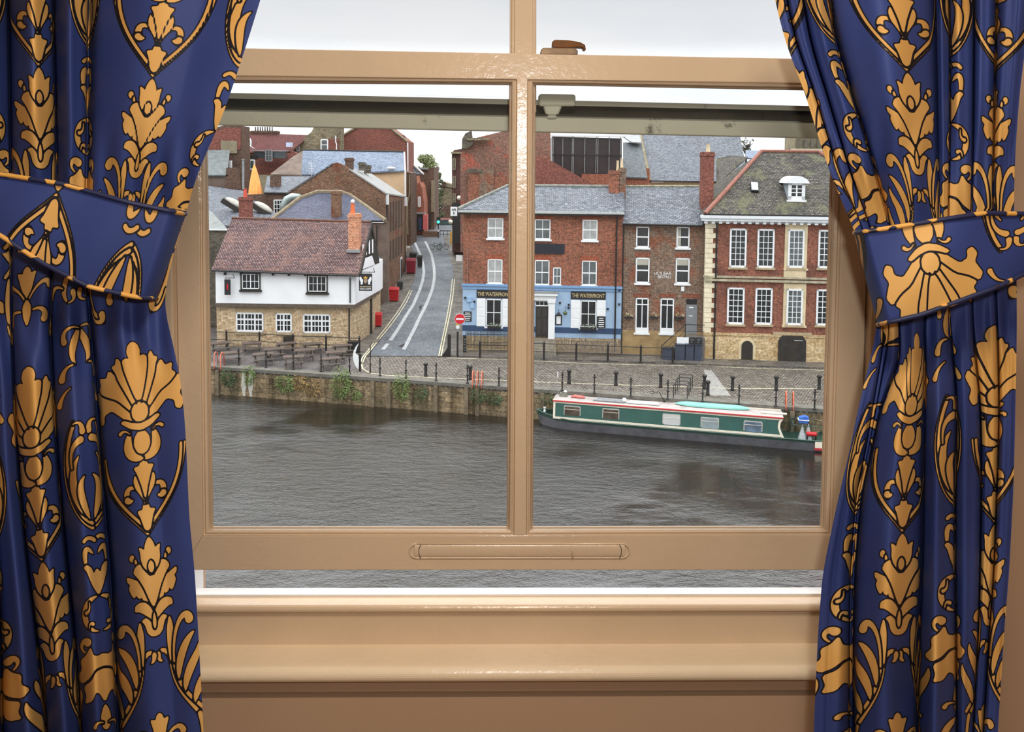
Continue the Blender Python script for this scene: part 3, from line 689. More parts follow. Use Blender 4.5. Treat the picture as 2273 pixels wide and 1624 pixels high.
ASHLAR = brick('sandstone_ashlar', (206, 182, 144), (184, 158, 118), (160, 140, 108), 0.62, 0.26, 0.008, c3=(222, 200, 164), stain=0.25, patch=(180, 140, 92))
RUBBLE = brick('rubble_limestone', (216, 194, 160), (180, 154, 122), (168, 148, 120), 0.36, 0.16, 0.012, c3=(196, 148, 110), stain=0.25, patch=(206, 180, 150))
DKSTONE = brick('dark_stone_wall', (110, 104, 92), (84, 80, 72), (90, 84, 74), 0.4, 0.2, 0.012, c3=(128, 118, 98), stain=0.35)
PLTILE = brick('plum_clay_tiles', (146, 120, 116), (104, 82, 84), (50, 40, 42), 0.2, 0.18, 0.032, c3=(160, 112, 96), stain=0.3, patch=(120, 92, 84), bump=0.5)
SLATE = brick('blue_grey_slate', (122, 126, 134), (82, 88, 98), (52, 54, 58), 0.3, 0.21, 0.02, c3=(150, 154, 160), stain=0.25, bump=0.4, rough=0.5)
SLATEL = brick('pale_blue_slate', (134, 146, 164), (106, 118, 138), (72, 82, 98), 0.32, 0.22, 0.02, stain=0.2, bump=0.3, rough=0.5)
SLATEV = brick('violet_slate', (84, 88, 108), (66, 70, 88), (46, 48, 60), 0.32, 0.2, 0.012, stain=0.35, bump=0.2, rough=0.45)
MOSSY = brick('mossy_stone_slates', (106, 100, 94), (70, 68, 66), (42, 42, 41), 0.28, 0.2, 0.022, c3=(122, 118, 92), stain=0.4, patch=(104, 104, 80), bump=0.4)
BLUEP = plain('powder_blue_paint', (158, 184, 212), 0.6, 0.06, 1.2)
BLUED = plain('deep_blue_paint', (44, 70, 104), 0.5, 0.1)
NAVYB = plain('navy_painted_board', (22, 28, 42), 0.5, 0.2)
CHARB = plain('chalkboard_black', (30, 31, 34), 0.6, 0.15)
GOLDL = plain('gilt_lettering', (214, 190, 140), 0.4, 0.05)
REDT = plain('red_clay_ridge', (150, 98, 84), 0.8, 0.2, 5)
TERRA = plain('terracotta_pot', (220, 112, 64), 0.8, 0.12)
REDP = plain('red_plastic_bin', (196, 26, 36), 0.4, 0.1); REDD = plain('dark_red_bin', (140, 22, 44), 0.5, 0.15)
GREYP = plain('grey_steel', (150, 156, 158), 0.35, 0.15, metal=0.3)
ORANGE = plain('faded_orange_steel', (232, 122, 92), 0.6, 0.15, 8)
def gnd_mat(name, c1, c2, mort, bw, bh, ms, rot, stain, wet):
    m = brick(name, c1, c2, mort, bw, bh, ms, stain=stain, rough=0.55, bump=0.35)
    t = m.node_tree
    for n in t.nodes:
        if n.type == 'MAPPING': n.inputs['Rotation'].default_value = (0, 0, rot)
    b = t.nodes['Principled BSDF']
    no = t.nodes.new('ShaderNodeTexNoise'); no.inputs['Scale'].default_value = 0.35; tc = t.nodes.new('ShaderNodeTexCoord'); t.links.new(tc.outputs['Object'], no.inputs['Vector'])
    mr = t.nodes.new('ShaderNodeMapRange'); mr.inputs['From Min'].default_value = 0.35; mr.inputs['From Max'].default_value = 0.65; mr.inputs['To Min'].default_value = wet; mr.inputs['To Max'].default_value = 0.75
    t.links.new(no.outputs['Fac'], mr.inputs['Value']); t.links.new(mr.outputs[0], b.inputs['Roughness'])
    return m
COBBLE = gnd_mat('quay_cobbles', (148, 140, 130), (108, 101, 93), (58, 54, 50), 0.34, 0.17, 0.035, 0.5, 0.22, 0.4)
SETTS = gnd_mat('street_setts', (128, 134, 140), (100, 106, 112), (72, 76, 82), 0.2, 0.16, 0.018, 0.05, 0.3, 0.3)
FLAGS = gnd_mat('york_stone_flags', (118, 112, 104), (90, 86, 82), (60, 58, 55), 0.9, 0.6, 0.012, 0.0, 0.4, 0.3)
TERR = gnd_mat('terrace_paving', (112, 106, 104), (94, 90, 90), (74, 70, 70), 0.6, 0.4, 0.012, 0.1, 0.3, 0.35)
PALEST = plain('pale_wheel_stones', (176, 180, 182), 0.6, 0.15, 3); LINE = plain('worn_cream_road_paint', (206, 198, 168), 0.7, 0.25, 3)
# ---------------------------------------------------------------- ground, river
zprof = [(40, -14.0), (66, -13.97), (80, -13.0), (92, -12.0), (105, -10.8), (115, -9.6), (130, -8.6), (170, -7.0)]
def zD(D): return float(np.interp(D, [a for a, b in zprof], [b for a, b in zprof]))
def SG(px, py):
    """point of the rising street surface seen at a reference pixel"""
    d = ray(px, py); lo, hi = 40.0, 170.0
    for _ in range(40):
        m = (lo + hi) / 2
        if d.z / d.y * m > zD(m): lo = m
        else: hi = m
    return d * (lo / d.y)
BL, BR = G(475, 813), G(1830, 908)
bd = (BR - BL); bd.z = 0; bd.normalize(); bn = Vector((-bd.y, bd.x, 0))
BF = Fr(BL, BR)
def stru(name, mb, mat, **k):
    o = mb.build(name, mat, **k); o['kind'] = 'structure'; return o
mb = MB(); a = BL - bd * 40; b = BR + bd * 40
mb.prism([(a.x, a.y, GZ - 0.001), (b.x, b.y, GZ - 0.001), (90, 64.2, GZ - 0.001), (4, 65.5, GZ - 0.001), (-20, 66, GZ - 0.001), (-90, 66, GZ - 0.001)], (0, 0, -0.3)); stru('ground_quay', mb, COBBLE)
mb = MB(); mb.box(-140, 140, 62, 250, -17, GZ - 0.06); stru('ground_town', mb, TERR)
def strip_mesh(mb, stations, dz=0.0):
    """stations: list of (ptL, ptR)"""
    vs = []
    for l, r in stations: vs += [(l.x, l.y, l.z + dz), (r.x, r.y, r.z + dz)]
    mb.add(vs, [(2 * i, 2 * i + 1, 2 * i + 3, 2 * i + 2) for i in range(len(stations) - 1)])
Ys = [790, 776, 752, 729, 704, 680, 660, 640, 615, 600, 586, 565, 545, 530, 512, 500]
kL = lambda y: pl(y, [(500, 902), (512, 902), (530, 907), (545, 913), (565, 921), (586, 925), (615, 921), (640, 911), (680, 890), (729, 862), (776, 828), (790, 818)])
kR = lambda y: pl(y, [(500, 1003), (512, 1000), (530, 984), (545, 989), (565, 997), (586, 1003), (606, 1007), (640, 1007), (680, 1000), (699, 995), (786, 976), (790, 975)])
bL = lambda y: pl(y, [(500, 870), (545, 880), (586, 880), (615, 870), (680, 830), (776, 760), (790, 750)])
bR = lambda y: pl(y, [(500, 1030), (545, 1035), (615, 1045), (680, 1050), (776, 1060), (790, 1066)])
mb = MB(); strip_mesh(mb, [(SG(kL(y), y), SG(kR(y), y)) for y in Ys], 0.012); stru('street_carriageway', mb, SETTS)
mb = MB(); strip_mesh(mb, [(SG(bL(y), y), SG(kL(y), y)) for y in Ys], 0.05); strip_mesh(mb, [(SG(kR(y), y), SG(bR(y), y)) for y in Ys], 0.05); stru('street_pavement', mb, FLAGS)
def line_on(mb, pts, w, f=SG, dz=0.03):
    P3 = [f(x, y) for x, y in pts]; st = []
    for i, p in enumerate(P3):
        d = (P3[min(i + 1, len(P3) - 1)] - P3[max(i - 1, 0)]); d.z = 0; d.normalize(); n = Vector((-d.y, d.x, 0)) * w / 2; st.append((p + n, p - n))
    strip_mesh(mb, st, dz)
mb = MB()
line_on(mb, [(850, 776), (866, 757), (884, 730), (900, 704), (917, 677), (930, 648), (938, 624), (941, 604), (939, 587), (935, 570), (929, 557), (923, 543), (917, 533)], 0.32)
line_on(mb, [(896, 776), (908, 753), (920, 730), (931, 706), (943, 683), (953, 660), (960, 641), (964, 618), (964, 600), (962, 584), (958, 566), (950, 548), (944, 536)], 0.32)
stru('street_wheel_stones', mb, PALEST)
mb = MB()
G0 = lambda x, y: G(x, y)
for o in (0, 5):
    line_on(mb, [(800 + o, 806), (806 + o, 792), (818 + o, 778), (836 + o * 1.2, 754), (856 + o * 1.3, 729), (878 + o * 1.3, 700), (896 + o * 1.2, 672), (910 + o, 645)], 0.10, SG, 0.06)
    line_on(mb, [(974 + o, 792), (983 + o, 748), (992 + o, 705), (1000 + o, 660), (1004 + o, 620)], 0.10, SG, 0.06)
line_on(mb, [(802, 806), (805, 818), (822, 828), (860, 833), (960, 838), (1080, 843), (1190, 847.5), (1400, 855), (1620, 862), (1815, 863)], 0.11, G0, 0.012)
line_on(mb, [(990, 794.5), (1124, 798), (1300, 806.5), (1520, 812)], 0.12, G0, 0.012)
line_on(mb, [(1590, 814), (1700, 818), (1900, 824)], 0.12, G0, 0.012)
stru('street_markings', mb, LINE)
# pavements
def slab(name, px, mat, h, f=G):
    mb = MB(); p = [f(x, y) for x, y in px]; mb.prism([(q.x, q.y, GZ + 0.0) for q in p], (0, 0, h)); return stru(name, mb, mat)
slab('pavement_far', [(986, 791), (1124, 795), (1190, 798), (1530, 809), (1590, 811), (1960, 823), (1960, 780), (1300, 760), (1035, 765)], FLAGS, 0.10)
slab('terrace_pavement', [(440, 808), (776, 826), (800, 812), (816, 782), (826, 770), (700, 755), (440, 755)], TERR, 0.012)
slab('ground_patch', [(1562, 820), (1580, 822), (1622, 878), (1575, 877)], plain('light_grey_setts', (150, 148, 144), 0.7, 0.2, 4), 0.006)
# river wall with coping
mb = MB(); L = BF.L
mb.box(-40, L + 40, 0.02, 1.0, WZ - 1.5, GZ - 0.16)
wallr = empty('river_wall', BF.o, BF.ang, 'weathered stone river wall with streaked facing below the quay', 'river wall', kind='structure')
QUAY = brick('quay_wall_stone', (166, 146, 118), (124, 110, 90), (84, 76, 62), 0.95, 0.34, 0.014, c3=(176, 150, 116), stain=0.55, nscale=0.5, patch=(84, 82, 62))
t_ = QUAY.node_tree; b_ = t_.nodes['Principled BSDF']; src = b_.inputs['Base Color'].links[0].from_socket
tc_ = t_.nodes.new('ShaderNodeTexCoord'); mp_ = t_.nodes.new('ShaderNodeMapping'); mp_.inputs['Scale'].default_value = (1.6, 1.6, 0.12); no_ = t_.nodes.new('ShaderNodeTexNoise'); no_.inputs['Scale'].default_value = 1.0; no_.inputs['Detail'].default_value = 5
rm_ = t_.nodes.new('ShaderNodeValToRGB'); rm_.color_ramp.elements[0].position = 0.36; rm_.color_ramp.elements[0].color = (0.42, 0.40, 0.34, 1); rm_.color_ramp.elements[1].position = 0.62; rm_.color_ramp.elements[1].color = (1.12, 1.10, 1.06, 1)
mx_ = t_.nodes.new('ShaderNodeMix'); mx_.data_type = 'RGBA'; mx_.blend_type = 'MULTIPLY'; mx_.inputs[0].default_value = 1
for a_, c_ in ((tc_.outputs['Object'], mp_.inputs[0]), (mp_.outputs[0], no_.inputs['Vector']), (no_.outputs['Fac'], rm_.inputs['Fac']), (src, mx_.inputs[6]), (rm_.outputs['Color'], mx_.inputs[7]), (mx_.outputs[2], b_.inputs['Base Color'])): t_.links.new(a_, c_)
mb.build('wall_face', QUAY, wallr)
mb = MB(); mb.box(-40, L + 40, -0.06, 0.75, GZ - 0.2, GZ + 0.015); mb.build('coping', plain('coping_stone', (108, 104, 96), 0.8, 0.2, 2), wallr)
mb = MB()
for px in (484, 828, 864, 968, 1036, 1060, 1205, 1760):
    x, _ = BF.h(px, 860); mb.box(x - 0.13, x + 0.13, -0.14, 0.05, WZ - 1, GZ - 0.22)
mb.build('fender_pile', plain('old_fender_timber', (120, 106, 86), 0.9, 0.3, 3), wallr)
for px in (541, 556):
    x, z_ = BF.h(px, 862, -.01); mb = MB(); n_ = 8; vs = []
    for i in range(n_ + 1): w_ = .10 + .09 * math.sin(PI * (i / n_) ** .6); zz_ = GZ - .35 - (1.6) * i / n_; vs += [(x - w_ + .03 * math.sin(i), 0.005, zz_), (x + w_ + .03 * math.sin(i * 1.7), 0.005, zz_)]
    mb.add(vs, [(2 * i, 2 * i + 1, 2 * i + 3, 2 * i + 2) for i in range(n_)]); mb.build('lime_streak', plain('white_lime_streak', (200, 196, 186), .8, .15, 5), wallr)
# water
def water():
    t = NT('river_water'); t.b.inputs['Base Color'].default_value = lin((26, 24, 19)); t.b.inputs['Roughness'].default_value = 0.04; t.b.inputs['IOR'].default_value = 1.85
    v = t.obj(1.0, 1.6, 1.0)
    big = t.noise(v, 0.16, 3, 0.5); mid = t.noise(t.obj(0.8, 1.5, 1), 1.7, 5, 0.65); fine = t.noise(t.obj(1.0, 1.6, 1), 7.0, 3, 0.6)
    def math_(op, a, b):
        m = t.n('ShaderNodeMath', operation=op)
        for i, s in enumerate((a, b)):
            if hasattr(s, 'is_output'): t.l(s, m.inputs[i])
            else: m.inputs[i].default_value = s
        return m.outputs[0]
    patch = t.n('ShaderNodeMapRange'); patch.inputs['From Min'].default_value = 0.38; patch.inputs['From Max'].default_value = 0.66; patch.inputs['To Min'].default_value = 0.12; patch.inputs['To Max'].default_value = 1.0
    t.l(t.noise(t.obj(1, 1, 1), 0.09, 2), patch.inputs['Value'])
    h = math_('ADD', math_('MULTIPLY', mid, 0.55), math_('MULTIPLY', fine, 0.20)); h = math_('MULTIPLY', h, patch.outputs[0])
    h = math_('ADD', h, math_('MULTIPLY', big, 0.8))
    b = t.n('ShaderNodeBump'); b.inputs['Strength'].default_value = 1.0; b.inputs['Distance'].default_value = WAVE
    t.l(h, b.inputs['Height']); t.l(b.outputs['Normal'], t.b.inputs['Normal']); return t.m
WAVE = 0.3
mb = MB(); mb.add([(-200, 2, WZ), (200, 2, WZ), (b.x, b.y + 0.3, WZ), (a.x, a.y + 0.3, WZ)], [(0, 1, 2, 3)])
rv = stru('river_water', mb, water()); rv['label'] = 'dark rippled river water between the window and the quay'; rv['category'] = 'river'
# ---------------------------------------------------------------- helpers for buildings
def vwin(F, root, x0, y0, x1, y1, cols=2, rows=2, off=0.0, frame=WHITE, glass=DGLASS, fw=0.07, mw=0.03, sill=True, meet=True, sillm=None, name='window', arch=0, thick=None):
    xm, ym = (x0 + x1) / 2, (y0 + y1) / 2
    u0 = F.h(x0, ym, off)[0]; u1 = F.h(x1, ym, off)[0]; zt = F.h(xm, y0, off)[1]; zb = F.h(xm, y1, off)[1]
    mb = MB(); A, B = off - 0.05, off + 0.02
    mb.box(u0, u0 + fw, A, B, zb, zt); mb.box(u1 - fw, u1, A, B, zb, zt); mb.box(u0, u1, A, B, zt - fw, zt); mb.box(u0, u1, A, B, zb, zb + fw * 1.2)
    thick = thick or {}
    for i in range(1, cols):
        u = u0 + fw + (u1 - u0 - 2 * fw) * i / cols; w = mw * (2.2 if i in thick.get('c', ()) else 1); mb.box(u - w / 2, u + w / 2, A + 0.008, B, zb, zt)
    for j in range(1, rows):
        z = zt - fw - (zt - zb - 2.2 * fw) * j / rows; w = mw * (2.2 if (meet and j * 2 == rows) or j in thick.get('r', ()) else 1); mb.box(u0, u1, A + 0.006, B, z - w / 2, z + w / 2)
    o = mb.build(name, frame, root)
    mb = MB(); mb.box(u0 + fw * 0.5, u1 - fw * 0.5, off - 0.022, off - 0.012, zb + fw * 0.5, zt - fw * 0.5); mb.build('pane', glass, o)
    if sill:
        mb = MB(); mb.box(u0 - 0.1, u1 + 0.1, off - 0.13, off + 0.02, zb - 0.14, zb); mb.build('sill', sillm or frame, o)
    return o
def frect(F, mb, x0, y0, x1, y1, a, b, off=None):
    off = a if off is None else off
    xm, ym = (x0 + x1) / 2, (y0 + y1) / 2
    mb.box(F.h(x0, ym, off)[0], F.h(x1, ym, off)[0], a, b, F.h(xm, y1, off)[1], F.h(xm, y0, off)[1]); return mb
def fpoly(F, mb, pts, a, b):
    mb.prism([tuple(F.pt(x, y, a)) for x, y in pts], (0, b - a, 0)); return mb
def rpoly(F, mb, pts, th=0.12):
    """roof slope from (px, py, depth behind the facade) corners"""
    q = [F.pt(x, y, o) for x, y, o in pts]; mb.prism([tuple(p) for p in q], (0, 0, -th)); return q
def pipe(F, root, x, y0, y1, off=-0.12, r=0.055, name='drainpipe', mat=BLACK):
    a = F.pt(x, y0, off); b = F.pt(x, y1, off); mb = MB(); mb.cyl((a.x, off, a.z), (a.x, off, b.z), r, n=8); return mb.build(name, mat, root)
def chimney(F, root, x0, y0, x1, y1, off, d, mat, pots=(), potm=TERRA, capm=None, name='chimney'):
    xm, ym = (x0 + x1) / 2, (y0 + y1) / 2
    u0, u1 = F.h(x0, ym, off)[0], F.h(x1, ym, off)[0]; zt = F.h(xm, y0, off)[1]; zb = F.h(xm, y1, off)[1]
    mb = MB(); mb.box(u0, u1, off, off + d, zb - 0.4, zt - 0.25); mb.box(u0 - 0.06, u1 + 0.06, off - 0.06, off + d + 0.06, zt - 0.32, zt - 0.12); mb.box(u0 - 0.02, u1 + 0.02, off - 0.02, off + d + 0.02, zt - 0.12, zt)
    o = mb.build(name, mat, root)
    for px0, py0, px1, py1, m in pots:
        a, b = F.h(px0, py0, off + d / 2)[0], F.h(px1, py0, off + d / 2)[0]; z1 = F.h(px0, py0, off + d / 2)[1]; z0 = F.h(px0, py1, off + d / 2)[1]; r = abs(b - a) / 2
        z0 = min(z0, zt + 0.01)
        mb = MB(); mb.lathe([(r, z0 - 0.02), (r * 0.78, z0 + (z1 - z0) * 0.5), (r * 0.72, z1 - 0.05), (r * 0.85, z1 - 0.04), (r * 0.85, z1)], (a + b) / 2, off + d / 2, 12); mb.build('chimney_pot', m, o, smooth=False)
    return o
exec_done = True
# ---------------------------------------------------------------- the riverside pub with the plum roof
K = Fr(G(481, 768), G(775, 771.5)); kr = K.root('riverside_pub', 'white rendered pub with stone ground floor and plum tiled roof behind the picnic tables', 'building')
mb = MB(); ka = K.h(481, 720)[0]; kb = K.h(775, 720)[0]; zj = K.h(630, 672)[1]
side = K.loc(SG(824, 740)); sx, sy = side.x, side.y
mb.prism([(ka, 0, GZ), (kb, 0, GZ), (sx, sy, GZ), (sx, 9.4, GZ), (ka, 9.4, GZ)], (0, 0, zj - GZ)); mb.build('stone_wall', RUBBLE, kr)
JO = -0.32
# upper storey, jettied: front and splayed street side
w0 = K.pt(479, 664, JO); w1 = K.pt(787, 677, JO); c1 = K.pt(791, 610, JO)
ze = K.h(630, 602, JO)[1]
rs = K.loc(P(842, 640, 70.5)); zr0 = K.loc(P(838, 668, 70.5)).z
mb = MB()
za = w0.z; xk = w1.x
apex = K.loc(P(823, 496, 68.2)); rear = K.loc(P(846, 612, 72.6))
mb.prism([(w0.x, JO, zj - 0.05), (xk, JO, zj - 0.05), (rs.x, rs.y, zj - 0.05), (rs.x, 9.0, zj - 0.05), (w0.x, 9.0, zj - 0.05)], (0, 0, ze - zj + 0.1)); mb.build('rendered_wall', PLASTER, kr)
mb = MB(); mb.box(w0.x - 0.1, xk + 0.02, JO - 0.06, 0.25, zj - 0.28, zj - 0.02)
mb.prism([(xk + 0.02, JO - 0.06, zj - 0.28), (rs.x + 0.06, rs.y, zj - 0.28), (rs.x - 0.3, rs.y, zj - 0.28), (xk - 0.3, JO + 0.2, zj - 0.28)], (0, 0, 0.26)); mb.build('jetty_beam', plain('grey_oak_beam', (96, 84, 74), 0.8, 0.2), kr)
for i in range(9):
    mb = MB(); u = w0.x + 0.7 + i * 1.25; mb.box(u, u + 0.16, JO - 0.16, JO, ze - 0.32, ze - 0.12); mb.build('rafter_end', DKWOOD, kr)
# roof
eL = K.pt(469.5, 596.5, JO - 0.35); eR = K.pt(796, 608.5, JO - 0.35); rL = K.loc(P(515, 484.5, 68.5)); rR = K.loc(P(823, 493, 68.2))
mb = MB(); mb.prism([tuple(eL), tuple(eR), tuple(rR), tuple(rL)], (0, 0, -0.16))
bL_ = Vector((eL.x, rL.y + 4.6, eL.z - 0.5)); bR_ = Vector((rear.x, rear.y, rear.z))
mb.add([tuple(rL), tuple(rR), tuple(bR_), tuple(bL_)], [(0, 1, 2, 3)])
roof = mb.build('roof', PLTILE, kr)
mb = MB(); mb.tube([rL + Vector((0, 0, 0.03)), rR + Vector((0, 0, 0.03))], 0.11, 8); mb.build('ridge_tiles', plain('weathered_ridge', (110, 76, 64), 0.9, 0.2, 4), roof)
mb = MB(); mb.tube([eL + Vector((0, -0.05, -0.12)), eR + Vector((0, -0.05, -0.12))], 0.07, 8); mb.build('gutter', BLACK, roof)
# half timbered street gable
c0 = Vector((xk, JO, ze)); c2 = Vector((rs.x, rs.y, ze - 0.1)); ap = Vector((rR.x - 0.05, rR.y, rR.z - 0.1))
mb = MB(); mb.prism([(c0.x + 0.02, c0.y, c0.z - 0.1), (c2.x + 0.02, c2.y, c2.z), (ap.x, ap.y, ap.z)], (-0.15, 0, 0)); gab = mb.build('timbered_gable', DKWOOD, kr)
mb = MB()
def gp(f, h):   # f along the gable foot, h height fraction
    b = c0.lerp(c2, f); return Vector((b.x + 0.05, b.y, b.z + (ap.z - b.z) * h))
for f in (0.30, 0.42, 0.55, 0.68):
    for h0, h1 in ((0.30, 0.62),):
        if h1 > 1 - abs(f - 0.5) * 2: h1 = 1 - abs(f - 0.5) * 2 - 0.03
        mb.add([gp(f - 0.03, h0), gp(f + 0.03, h0), gp(f + 0.03, h1), gp(f - 0.03, h1)], [(0, 1, 2, 3)])
mb.add([gp(0.02, 0.0), gp(0.78, 0.0), gp(0.66, 0.24), gp(0.12, 0.24)], [(0, 1, 2, 3)]); mb.build('plaster_panel', PLASTER, gab)
mb = MB()
for p, q in ((rR, eR), (rR, bR_)): 
    e = Vector((0.0, 0, 0)); mb.prism([tuple(p + Vector((0.02, 0, 0.05))), tuple(q + Vector((0.02, 0, 0.05))), tuple(q + Vector((0.02, 0, -0.45))), tuple(p + Vector((0.02, 0, -0.55)))], (0.10, 0, 0))
mb.build('bargeboard', DKWOOD, roof)
chimney(K, kr, 773, 474, 797, 551, 1.6, 0.9, CHIMB, [(777, 452, 788.5, 474, TERRA)])
mb = MB(); q = K.pt(785, 554, 1.5); mb.box(q.x - 0.52, q.x + 0.52, 1.30, 1.62, q.z - 0.22, q.z + 0.02); mb.build('chimney_flashing', LEAD, roof)
q = K.pt(783, 447, 2.05); mb = MB(); mb.ball((q.x, 2.05, q.z), 0.17); mb.build('cowl', WHITE, kr, smooth=True)
for (x0, x1, y0, y1, cols, th) in ((524, 585, 693.5, 736, 7, (2, 5)), (612, 648, 695, 737, 4, (2,)), (673, 733.5, 697, 739, 7, (2, 5))):
    vwin(K, kr, x0, y0, x1, y1, cols, 3, 0.0, fw=0.12, mw=0.06, meet=False, sill=False, thick={'c': th, 'r': (1,)}, name='mullioned_window')
    mb = MB(); frect(K, mb, x0 - 4, y1 + 2, x1 + 4, y1 + 6, -0.14, 0.02); mb.build('stone_sill', SILLS, kr)
    mb = MB(); frect(K, mb, x0 - 3, y0 - 12, x1 + 3, y0 - 1, -0.015, 0.02); mb.build('stone_lintel', SILLS, kr)
for (x0, y0, x1, y1) in ((534.5, 605.5, 578.5, 645), (681.5, 610, 727.5, 651)):
    mb = MB(); frect(K, mb, x0, y0, x1, y1, JO - 0.10, JO, JO); frect(K, mb, x0 - 2, y1 - 2, x1 + 3, y1 + 2, JO - 0.2, JO, JO); o = mb.build('dark_window_frame', DKWOOD, kr)
    mb = MB(); vwin(K, kr, x0 + 3, y0 + 2, x1 - 3, y1 - 4, 4, 2, JO - 0.11, mw=0.035, fw=0.06, sill=False, thick={'c': (2,)}, meet=False, name='casement_window')
pipe(K, kr, 777, 616, 672, JO - 0.1, 0.05); pipe(K, kr, 775, 676, 766, -0.1, 0.06)
mb = MB(); frect(K, mb, 629, 747, 651, 762, -0.2, 0.0); mb.build('cellar_hatch', DKWOOD, kr)
# door post on the street corner
mb = MB(); mb.box(sx - 0.05, sx + 0.12, sy - 0.3, sy - 0.1, GZ, zj - 0.1); mb.build('corner_post', DKWOOD, kr)
def hang_sign(name, F, x0, y0, x1, y1, off, label, brac, cat='sign'):
    u0, z1 = F.h(x0, (y0 + y1) / 2, off)[0], F.h((x0 + x1) / 2, y0, off)[1]; u1 = F.h(x1, (y0 + y1) / 2, off)[0]; z0 = F.h((x0 + x1) / 2, y1, off)[1]
    r = empty(name, F.w((u0 + u1) / 2, off, 0), F.ang, label, cat)
    hw = (u1 - u0) / 2; mb = MB(); mb.box(-hw, hw, -0.04, 0.04, z0, z1); b = mb.build('board', CHARB, r)
    mb = MB(); mb.tube([(-hw * 0.9, 0, z1 + 0.12), (hw * 0.9 + brac, 0, z1 + 0.12)], 0.03, 6); mb.cyl((-hw * 0.6, 0, z1), (-hw * 0.6, 0, z1 + 0.12), 0.015, n=5); mb.cyl((hw * 0.6, 0, z1), (hw * 0.6, 0, z1 + 0.12), 0.015, n=5)
    mb.tube([(hw * 0.9 + brac, 0, z1 + 0.12), (hw * 0.9 + brac * 0.6, 0, z1 + 0.45)], 0.025, 6); mb.build('bracket', BLACK, r)
    return r, hw, z0, z1
r, hw, z0, z1 = hang_sign('pub_sign', K, 797, 607, 826, 645, JO - 0.5, 'black hanging pub sign with white lions and gold crown at the street corner', 0.25)
y = -0.05; zc = z0 + (z1 - z0) * 0.58; s = (z1 - z0)
for sg in (-1, 1):
    mb = MB()   # rearing white supporters
    pts = [(0.16, -0.20), (0.28, -0.22), (0.27, -0.10), (0.33, 0.02), (0.36, 0.16), (0.30, 0.26), (0.24, 0.20), (0.20, 0.10), (0.13, 0.06), (0.15, -0.04)]
    mb.prism([(sg * a * s, y, zc + b_ * s) for a, b_ in pts], (0, 0.012, 0)); mb.build('lion_emblem', WHITE, r)
mb = MB(); mb.prism([(a * s, y, zc + b_ * s) for a, b_ in ((-0.10, 0.10), (0.10, 0.10), (0.10, -0.06), (0, -0.16), (-0.10, -0.06))], (0, 0.012, 0)); mb.build('shield_emblem', plain('quartered_shield', (176, 150, 130), 0.6, 0.5, 14), r)
mb = MB(); mb.prism([(a * s, y, zc + b_ * s) for a, b_ in ((-0.09, 0.13), (0.09, 0.13), (0.12, 0.24), (0.05, 0.19), (0, 0.30), (-0.05, 0.19), (-0.12, 0.24))], (0, 0.012, 0)); mb.build('crown_emblem', plain('gilt_crown', (226, 176, 60), 0.4, 0.1), r)
mb = MB(); mb.box(-hw * 0.86, hw * 0.86, y, y + 0.01, z0 + s * 0.235, z0 + s * 0.26); mb.build('scroll_line', GOLDL, r)
text_mesh('sign_lettering', 'KINGS ARMS', WHITE, r, 0, y, z0 + s * 0.12, s * 0.13, hw * 1.7)
r, hw, z0, z1 = hang_sign('pub_sign', K, 498.5, 620, 511.5, 654, JO - 0.5, 'narrow brown hanging sign with small red figure on the white wall', 0.35)
mb = MB(); mb.prism([(-0.03, -0.05, z0 + 0.4), (0.05, -0.05, z0 + 0.35), (0.07, -0.05, z0 + 0.75), (0.0, -0.05, z0 + 0.95), (-0.06, -0.05, z0 + 0.7)], (0, 0.01, 0)); mb.build('red_figure', REDP, r)
# ---------------------------------------------------------------- the blue fronted pub
Wf = Fr(G(1027, 778), G(1381, 787)); wr = Wf.root('waterfront_pub', 'red brick pub with powder blue ground floor and slate hipped roof', 'building')
X = lambda F, x, y=700: F.h(x, y)[0]
u0, u1 = X(Wf, 1027.5), X(Wf, 1380); ze = Wf.h(1200, 473)[1]; zb = Wf.h(1200, 634)[1]; zp = Wf.h(1200, 748)[1]
mb = MB(); mb.box(u0, u1, 0, 8.5, zb, ze); mb.build('brick_wall', REDBR, wr)
mb = MB(); mb.box(u0 - 0.02, u1, -0.03, 8.5, zp, zb); mb.build('blue_wall', BLUEP, wr)
mb = MB(); mb.box(u0, u1, 0.0, 8.5, GZ, zp); mb.build('stone_plinth', ASHLAR, wr)
mb = MB(); z = Wf.h(1200, 731)[1]; mb.box(u0 - 0.03, u1 + 0.01, -0.08, 0, z - 0.2, z + 0.22); mb.build('dado_band', BLUED, wr)
mb = MB(); mb.box(u0 - 0.1, u1 + 0.02, -0.16, 0, zb - 0.10, zb + 0.06); mb.box(u0 - 0.06, u1, -0.10, 0, zb - 0.34, zb - 0.24); mb.build('blue_cornice', plain('light_blue_cornice', (120, 160, 204), 0.5, 0.05), wr)
e0 = Wf.pt(1017, 464, -0.4); e1 = Wf.pt(1381, 473, -0.4); r0 = Wf.pt(1126, 413, 4.2); r1 = Wf.pt(1386, 415, 4.2)
e1.x = max(e1.x, u1 + 0.02)
mb = MB(); mb.prism([tuple(e0), tuple(e1), tuple(r1), tuple(r0)], (0, 0, -0.1)); b0 = Vector((e0.x, 9.0, e0.z)); b1 = Vector((r1.x, 9.0, e1.z))
mb.add([tuple(e0), tuple(r0), tuple(b0)], [(0, 1, 2)]); mb.add([tuple(r0), tuple(r1), tuple(b1), tuple(b0)], [(0, 1, 2, 3)])
mb.add([tuple(e1), tuple(r1), tuple(b1)], [(0, 1, 2)])
roof = mb.build('roof', SLATE, wr)
